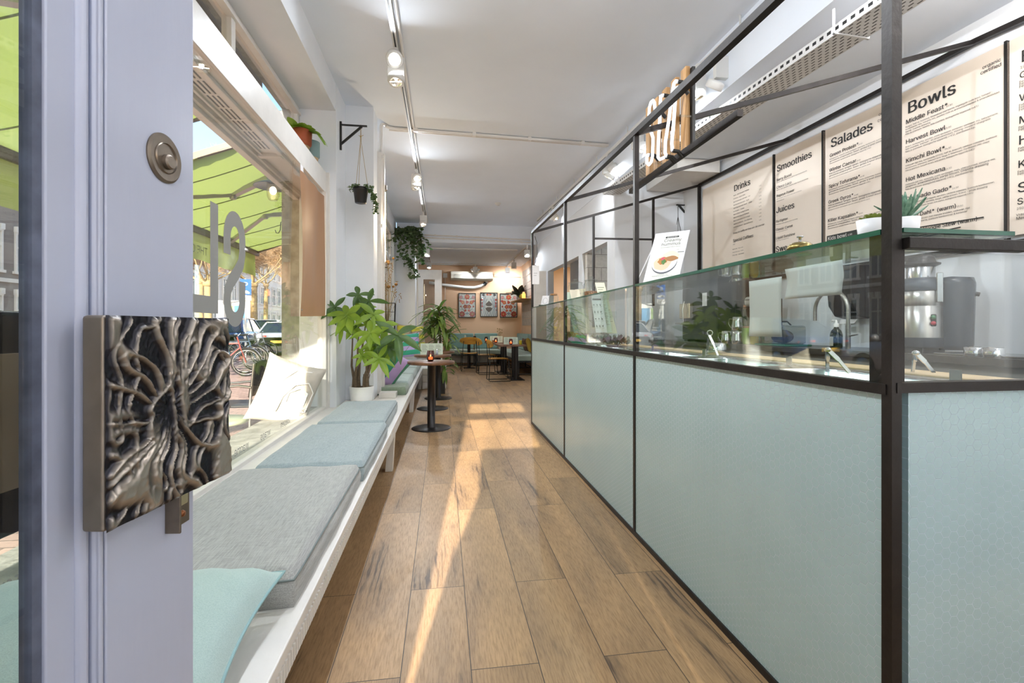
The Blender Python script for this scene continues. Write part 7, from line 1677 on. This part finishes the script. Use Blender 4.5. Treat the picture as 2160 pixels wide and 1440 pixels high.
# cars
M['car_glass'] = mat('car_glass', hx('#232a31'), .08, coat=.5); M['rim'] = mat('alloy', hx('#9a9b9d'), .3, metal=.8)
M['tail'] = mat('tail_lamp', hx('#b3261c'), .25, emit=(1, .08, .04), estr=.25)
def car(c, rz, col, label, suv=False):
    """saloon or SUV: +x is forward; lofted body, glasshouse, lamps and wheels"""
    T = thing('car', c, label, 'car', 'parked cars', rz); pm = mat('car_paint', hx(col), .25, metal=.3, coat=.6); L_, Wd = (4.5, 1.8); H_ = 1.62 if suv else 1.44
    b = MB(); st = [(-2.25, .42, .80, .70), (-2.20, .30, .92, .84), (-1.9, .22, .99, .89), (-1.2, .20, 1.0, .90), (0, .20, .98, .90), (1.0, .20, .94, .90), (1.7, .22, .86, .88), (2.1, .28, .74, .82), (2.25, .40, .60, .68)]
    if suv: st = [(x, a, z * 1.06, w_) for x, a, z, w_ in st]
    rows = []
    for x, z0, z1, w_ in st:
        rows.append([Vector((x, s * w_ * k, z)) for s, k, z in ((-1, .86, z0), (-1, 1.0, z0 + .12), (-1, 1.0, z1 - .18), (-1, .94, z1 - .04), (-1, .80, z1), (1, .80, z1), (1, .94, z1 - .04), (1, 1.0, z1 - .18), (1, 1.0, z0 + .12), (1, .86, z0))])
    n = 10; vs = [p for r in rows for p in r]; b.add(vs, [(k * n + i, k * n + (i + 1) % n, (k + 1) * n + (i + 1) % n, (k + 1) * n + i) for k in range(len(st) - 1) for i in range(n)] + [tuple(range(n)), tuple(range(len(vs) - n, len(vs)))[::-1]], True); b.build('body', pm, T, local=True)
    zt = H_; zs = 1.02 if suv else .96; rs = [(-2.12 if suv else -1.75, zs, .80), (-1.55 if suv else -1.05, zt - .05, .60), (-.6, zt, .62), (.3, zt - .02, .60), (1.15, zs - .04, .78)]
    b = MB(); rr = [[Vector((x, -w_, z)), Vector((x, w_, z))] for x, z, w_ in rs]; base = [Vector((x, s * .80, zs - .05)) for x, z, w_ in rs for s in (-1, 1)]
    b.add([p for r in rr for p in r] + base, [(2 * k, 2 * k + 1, 2 * k + 3, 2 * k + 2) for k in range(4)] + [(10 + 2 * k, 2 * k, 2 * k + 2, 12 + 2 * k) for k in range(4)] + [(11 + 2 * k, 13 + 2 * k, 2 * k + 3, 2 * k + 1) for k in range(4)], False); b.build('windows', M['car_glass'], T, local=True)
    b = MB(); b.grid(lambda u, v: Vector((rs[1][0] + .02 + (rs[3][0] - rs[1][0]) * u, (-.59 + 1.18 * v), zt - .03 + .05 * sin(pi * u) + .02 * sin(pi * v))), 8, 6)
    for s in (-1, 1):
        for k in range(4): b.bar(Vector((rs[k][0], s * rs[k][2], rs[k][1])), Vector((rs[k + 1][0], s * rs[k + 1][2], rs[k + 1][1])), .07, .05)
        b.bar((-.45, s * .80, zs - .04), (-.5, s * .62, zt - .02), .08, .03)
    b.build('roof', pm, T, local=True, solid=.01)
    for x in (-1.38, 1.40):
        for s in (-1, 1):
            b = MB(); b.lathe([(.22, -.09), (.30, -.10), (.325, -.07), (.325, .07), (.30, .10), (.22, .09)], (x, s * .82, .325), 24, Matrix.Rotation(pi / 2, 3, 'X')); wl = b.build('wheel', M['tyre'], T, local=True)
            b = MB(); b.lathe([(0, .06), (.08, .07), (.22, .07), (.225, .0)] if s < 0 else [(0, -.06), (.08, -.07), (.22, -.07), (.225, 0)], (x, s * .84, .325), 20, Matrix.Rotation(pi / 2, 3, 'X')); b.build('rim', M['rim'], T, local=True)
    for s in (-1, 1):
        b = MB(); b.grid(lambda u, v: Vector((-2.235 + .10 * u * u + .012, s * (.42 + .42 * u), .74 + .14 * v - .03 * u)), 6, 3); b.build('tail_lamp', M['tail'], T, local=True, solid=.04)
        b = MB(); b.ball((1.0, s * .98, 1.0), .10, 10, (.7, 1, .7)); b.build('mirror', pm, T, local=True)
        b = MB(); b.ball((2.16, s * .62, .68), .12, 10, (.6, 1.3, .6)); b.build('head_lamp', M['chrome'], T, local=True)
    b = MB(); b.cbox((-2.27, 0, .62), (.02, .52, .11)); b.build('number_plate', mat('plate_yellow', hx('#d3a83a'), .5), T, local=True); b = MB(); b.cbox((-2.24, 0, .36), (.06, 1.5, .16)); b.build('bumper', M['black_plastic'], T, local=True)
    return T
car((-7.15, 23.0, GZ0), radians(100), '#b9bbc0', 'silver grey saloon with red tail lamp right behind the bicycles', False)
car((-9.95, 29.0, GZ0), radians(104), '#d7d9da', 'white estate car parked behind the silver grey saloon', True)
car((-9.35, 23.4, GZ0), radians(96), '#3a4f7d', 'dark blue hatchback left of the white estate car', True)
car((-8.2, 8.0, GZ0), radians(92), '#c3c6cc', 'pale silver car parked opposite the shop front', False)
car((-8.3, 13.6, GZ0), radians(91), '#34507f', 'blue car parked opposite the bicycles', False)
# white box van
T = thing('van', (-17.0, 43, GZ0), 'white box lorry with a blue and green panel far down the street', 'van', rz=radians(105))
b = MB(); b.box(-3.6, 1.2, -1.15, 1.15, .7, 3.3); b.build('box', mat('van_white', hx('#d9dcdc'), .4), T, bevel=.04, local=True); b = MB(); b.box(1.25, 2.7, -1.05, 1.05, .5, 2.3); b.build('cab', mat('cab_white', hx('#e0e0de'), .35), T, bevel=.15, local=True)
b = MB(); b.box(-3.62, -3.61, -.75, -.05, .9, 2.9); b.box(-2.6, -1.2, -1.165, -1.155, .9, 2.9); b.build('blue_panel', mat('van_blue', hx('#3a86b8'), .5), T, local=True); b = MB(); b.box(-1.1, -.7, -1.165, -1.155, .9, 2.9); b.box(-3.62, -3.61, .05, .35, .9, 2.9); b.build('green_panel', mat('van_green', hx('#8fb452'), .5), T, local=True)
for x in (-2.6, 1.8):
    for s in (-1, 1): b = MB(); b.lathe([(0, -.12), (.42, -.12), (.42, .12), (0, .12)], (x, s * .95, .42), 20, Matrix.Rotation(pi / 2, 3, 'X')); b.build('wheel', M['tyre'], T, local=True)
# bare plane trees
M['plane_bark'] = mat('plane_tree_bark', hx('#b39a62'), .85, noise=.4, nscale=6, var=hx('#8a7a62')); M['twig'] = mat('sunlit_twigs', hx('#b89a74'), .9)  # twigs are one even tan
def tree(c, h, r, seed, label, rz=0.0, spread=1.0, tw=4200):
    q = random.Random(seed); T = thing('bare_tree', c, label, 'tree', 'bare trees along the street', rz)
    b = MB(); hk = h * .42; b.tube([(0, 0, 0), (.03 * h * .1, 0, hk * .5), (0, .02, hk)], [r * 1.25, r, r * .9], 12); b.ball((0, 0, hk), r * 1.35, 12, (1, 1, .8)); b.build('trunk', M['plane_bark'], T, local=True)
    tips = []; br = MB()
    def grow(p, d, ln, rr, lv):
        k = 4; pts = [p.copy()]
        for _ in range(k): d = (d + Vector((q.uniform(-.28, .28), q.uniform(-.28, .28), q.uniform(-.05, .22)))).normalized(); p = p + d * ln / k; pts.append(p.copy())
        br.tube(pts, [rr * (1 - .45 * i / k) for i in range(k + 1)], 7 if lv < 2 else 5, caps=False)
        if lv >= 3: tips.extend([(pp, d) for pp in pts[1:]]); return
        if lv == 2: tips.extend([(pp, d) for pp in pts[2:]])
        for _ in range(3 if lv < 2 else 4):
            i = q.randint(2, k); nd = (d * .6 + Vector((q.uniform(-1, 1), q.uniform(-1, 1), q.uniform(-.15, .8)))).normalized(); grow(pts[i], nd, ln * q.uniform(.55, .75), rr * .5, lv + 1)
    for k in range(5): a = k * 1.257 + q.uniform(-.3, .3); grow(Vector((0, 0, hk)), Vector((cos(a) * spread, sin(a) * spread, q.uniform(.25, .9))).normalized(), h * q.uniform(.20, .27), r * .30, 0)
    grow(Vector((0, 0, hk)), Vector((0, 0, 1)), h * .27, r * .36, 0); br.build('branches', M['plane_bark'], T, local=True)
    b = MB()
    for _ in range(tw):
        p, d = q.choice(tips); nd = (d * .5 + Vector((q.gauss(0, 1), q.gauss(0, 1), q.gauss(.15, .8)))).normalized(); l_ = q.uniform(.25, .8) * h / 8; e = p + nd * l_; s = nd.orthogonal().normalized() * .009; m_ = p.lerp(e, .5) + Vector((q.uniform(-.05, .05), q.uniform(-.05, .05), q.uniform(-.05, .05)))
        s2 = nd.cross(s).normalized() * .009; b.add([p + s, p - s, m_ + s * .7, m_ - s * .7, e, p + s2, p - s2], [(0, 1, 3, 2), (2, 3, 4), (5, 6, 4)], False)
    o = b.build('twigs', M['twig'], T, local=True); o['kind'] = 'stuff'
    return T
t1 = tree((-9.15, 18.0, GZ0), 8.5, .13, 3, 'yellow barked tree rising behind the large letter S')
t2 = tree((-12.2, 33.0, GZ0), 9.5, .21, 8, 'thick pollarded plane tree beside the stone column', spread=1.2, tw=5200)
def again(t, x, y, rz, lb, k=1.0): o = dup(t, (x, y, GZ0), rz, lb); o.scale = (k, k, k); return o
again(t1, -10.2, 9.5, 1.2, 'slim tree in front of the brick house across the street', .95); again(t2, -15.0, 25, 2.1, 'bare tree in front of the white house, left of the parking sign', .95); again(t1, -14.2, 41, 3.9, 'bare tree far down the street behind the white lorry', 1.3); again(t2, -16.8, 36, 4.6, 'wide bare tree at the far side of the street', 1.1); again(t2, -11.6, 25.6, .7, 'bare tree between the blue hatchback and the white estate', .85); again(t1, -9.0, 3.5, 2.6, 'slim tree opposite the shop door', .95); again(t2, -15.0, 52, 5.3, 'last bare tree at the end of the street', 1.2)
# houses across the street
def house(x, y0, y1, h, wallm, label, n, floors, trim, gable=False, rz=0):
    T = thing('town_house', (x, (y0 + y1) / 2, GZ0), label, 'house', 'houses across the street')
    b = MB(); b.box(x - 8, x, y0, y1, GZ0, h); b.build('facade', wallm, T)
    b = MB(); b.box(x - .1, x + .28, y0, y1, h - .35, h + .05); b.box(x - .05, x + .14, y0, y1, h - .75, h - .6); b.box(x, x + .06, y0, y1, 3.4, 3.6); b.build('cornice', trim, T)
    b = MB(); b.poly([(x - .1, y0, h), (x - 2.4, y0, h + 2.3), (x - 8, y0, h + 2.3), (x - 8, y0, h)], (0, y1 - y0, 0)); b.build('roof', M['slate'], T)
    wd = (y1 - y0) / n
    for f in range(floors):
        for k in range(n):
            yc = y0 + (k + .5) * wd; z0 = .75 + f * 3.25; hh = 1.95; w_ = min(1.15, wd * .5)
            b = MB(); b.box(x, x + .10, yc - w_ / 2 - .1, yc - w_ / 2, z0, z0 + hh); b.box(x, x + .10, yc + w_ / 2, yc + w_ / 2 + .1, z0, z0 + hh); b.box(x, x + .14, yc - w_ / 2 - .2, yc + w_ / 2 + .2, z0 - .14, z0); b.box(x, x + .12, yc - w_ / 2 - .1, yc + w_ / 2 + .1, z0 + hh, z0 + hh + .12); b.box(x, x + .08, yc - .035, yc + .035, z0, z0 + hh); b.box(x, x + .08, yc - w_ / 2, yc + w_ / 2, z0 + hh * .62, z0 + hh * .62 + .07)
            for s in (-1, 0, 1): b.cbox((x + .08, yc + s * w_ * .52, z0 + hh + .22), (.16, .22, .30))
            fr = b.build('window', trim, T); b = MB(); b.box(x - .02, x + .02, yc - w_ / 2, yc + w_ / 2, z0, z0 + hh); b.build('pane', M['house_glass'], fr)
    if gable:
        for k in range(0, n, 3):
            yc = y0 + (k + .5) * wd; b = MB(); b.poly([(x + .1, yc + a, h + z) for a, z in ((-1.0, 0), (1.0, 0), (.95, .5), (.75, .8), (.72, 1.9), (.5, 2.25), (0, 2.4), (-.5, 2.25), (-.72, 1.9), (-.75, .8), (-.95, .5))], (-1.6, 0, 0)); dm_ = b.build('dormer', trim, T)
            b = MB(); b.box(x + .09, x + .13, yc - .42, yc + .42, h + .45, h + 1.75); b.build('pane', M['house_glass'], dm_)
        b = MB(); b.box(x - 3.6, x - 2.6, y1 - 3.2, y1 - 2.2, h + 1.5, h + 3.9); b.tube([(x - 3.1, y1 - 2.9, h + 3.9), (x - 3.1, y1 - 2.9, h + 4.6)], .03, 6); b.build('chimney', M['brick'], T)
    b = MB(); b.box(x, x + .05, y0 + wd * .2, y0 + wd * .8 - .3, GZ0, 2.5); b.build('front_door', M['black'], T)
M['slate'] = mat('slate_roof', hx('#545763'), .7, noise=.15, nscale=8); M['house_glass'] = mat('house_glass', hx('#7d8893'), .06, coat=.6)
M['brick'] = brick_mat('dark_red_brick', hx('#8f6a62'), hx('#7d5850'), hx('#8d827a'), .22, .068, .010, (pi / 2, 0, pi / 2)); M['cream'] = mat('cream_trim', hx('#dcd8d0'), .6); M['plaster'] = mat('pale_plaster', hx('#d9d6d2'), .8, noise=.05, nscale=2)
house(-22, 12, 24, 7.4, M['brick'], 'dark red brick house with cream trim and curved dormers', 7, 2, M['cream'], True); house(-22, 24.05, 35, 8.6, M['brick'], 'brick house with plain cornice beside the dormered one', 6, 2, M['cream']); house(-22, 35.05, 75, 9.2, M['plaster'], 'long pale plastered house row far down the street', 20, 3, M['cream']); house(-22, -8, 11.95, 8.2, M['brick'], 'brick house opposite the shop door', 9, 2, M['cream'])
b = MB(); b.poly([(-22, 78, GZ0), (6, 72, GZ0), (6, 80, GZ0), (-22, 86, GZ0)], (0, 0, 11)); T = thing('end_house', (-8, 78, GZ0), 'pale house closing the end of the street', 'house'); b.build('facade', M['plaster'], T)
for k in range(9):
    for f in range(3):
        u = (k + .5) / 9; x = -22 + 28 * u; y = 78 - 6 * u; b = MB(); b.cbox((x, y - .05, 2 + f * 3.2), (1.1, .12, 1.9), Matrix.Rotation(-.21, 3, 'Z')); b.build('window', M['house_glass'], T)
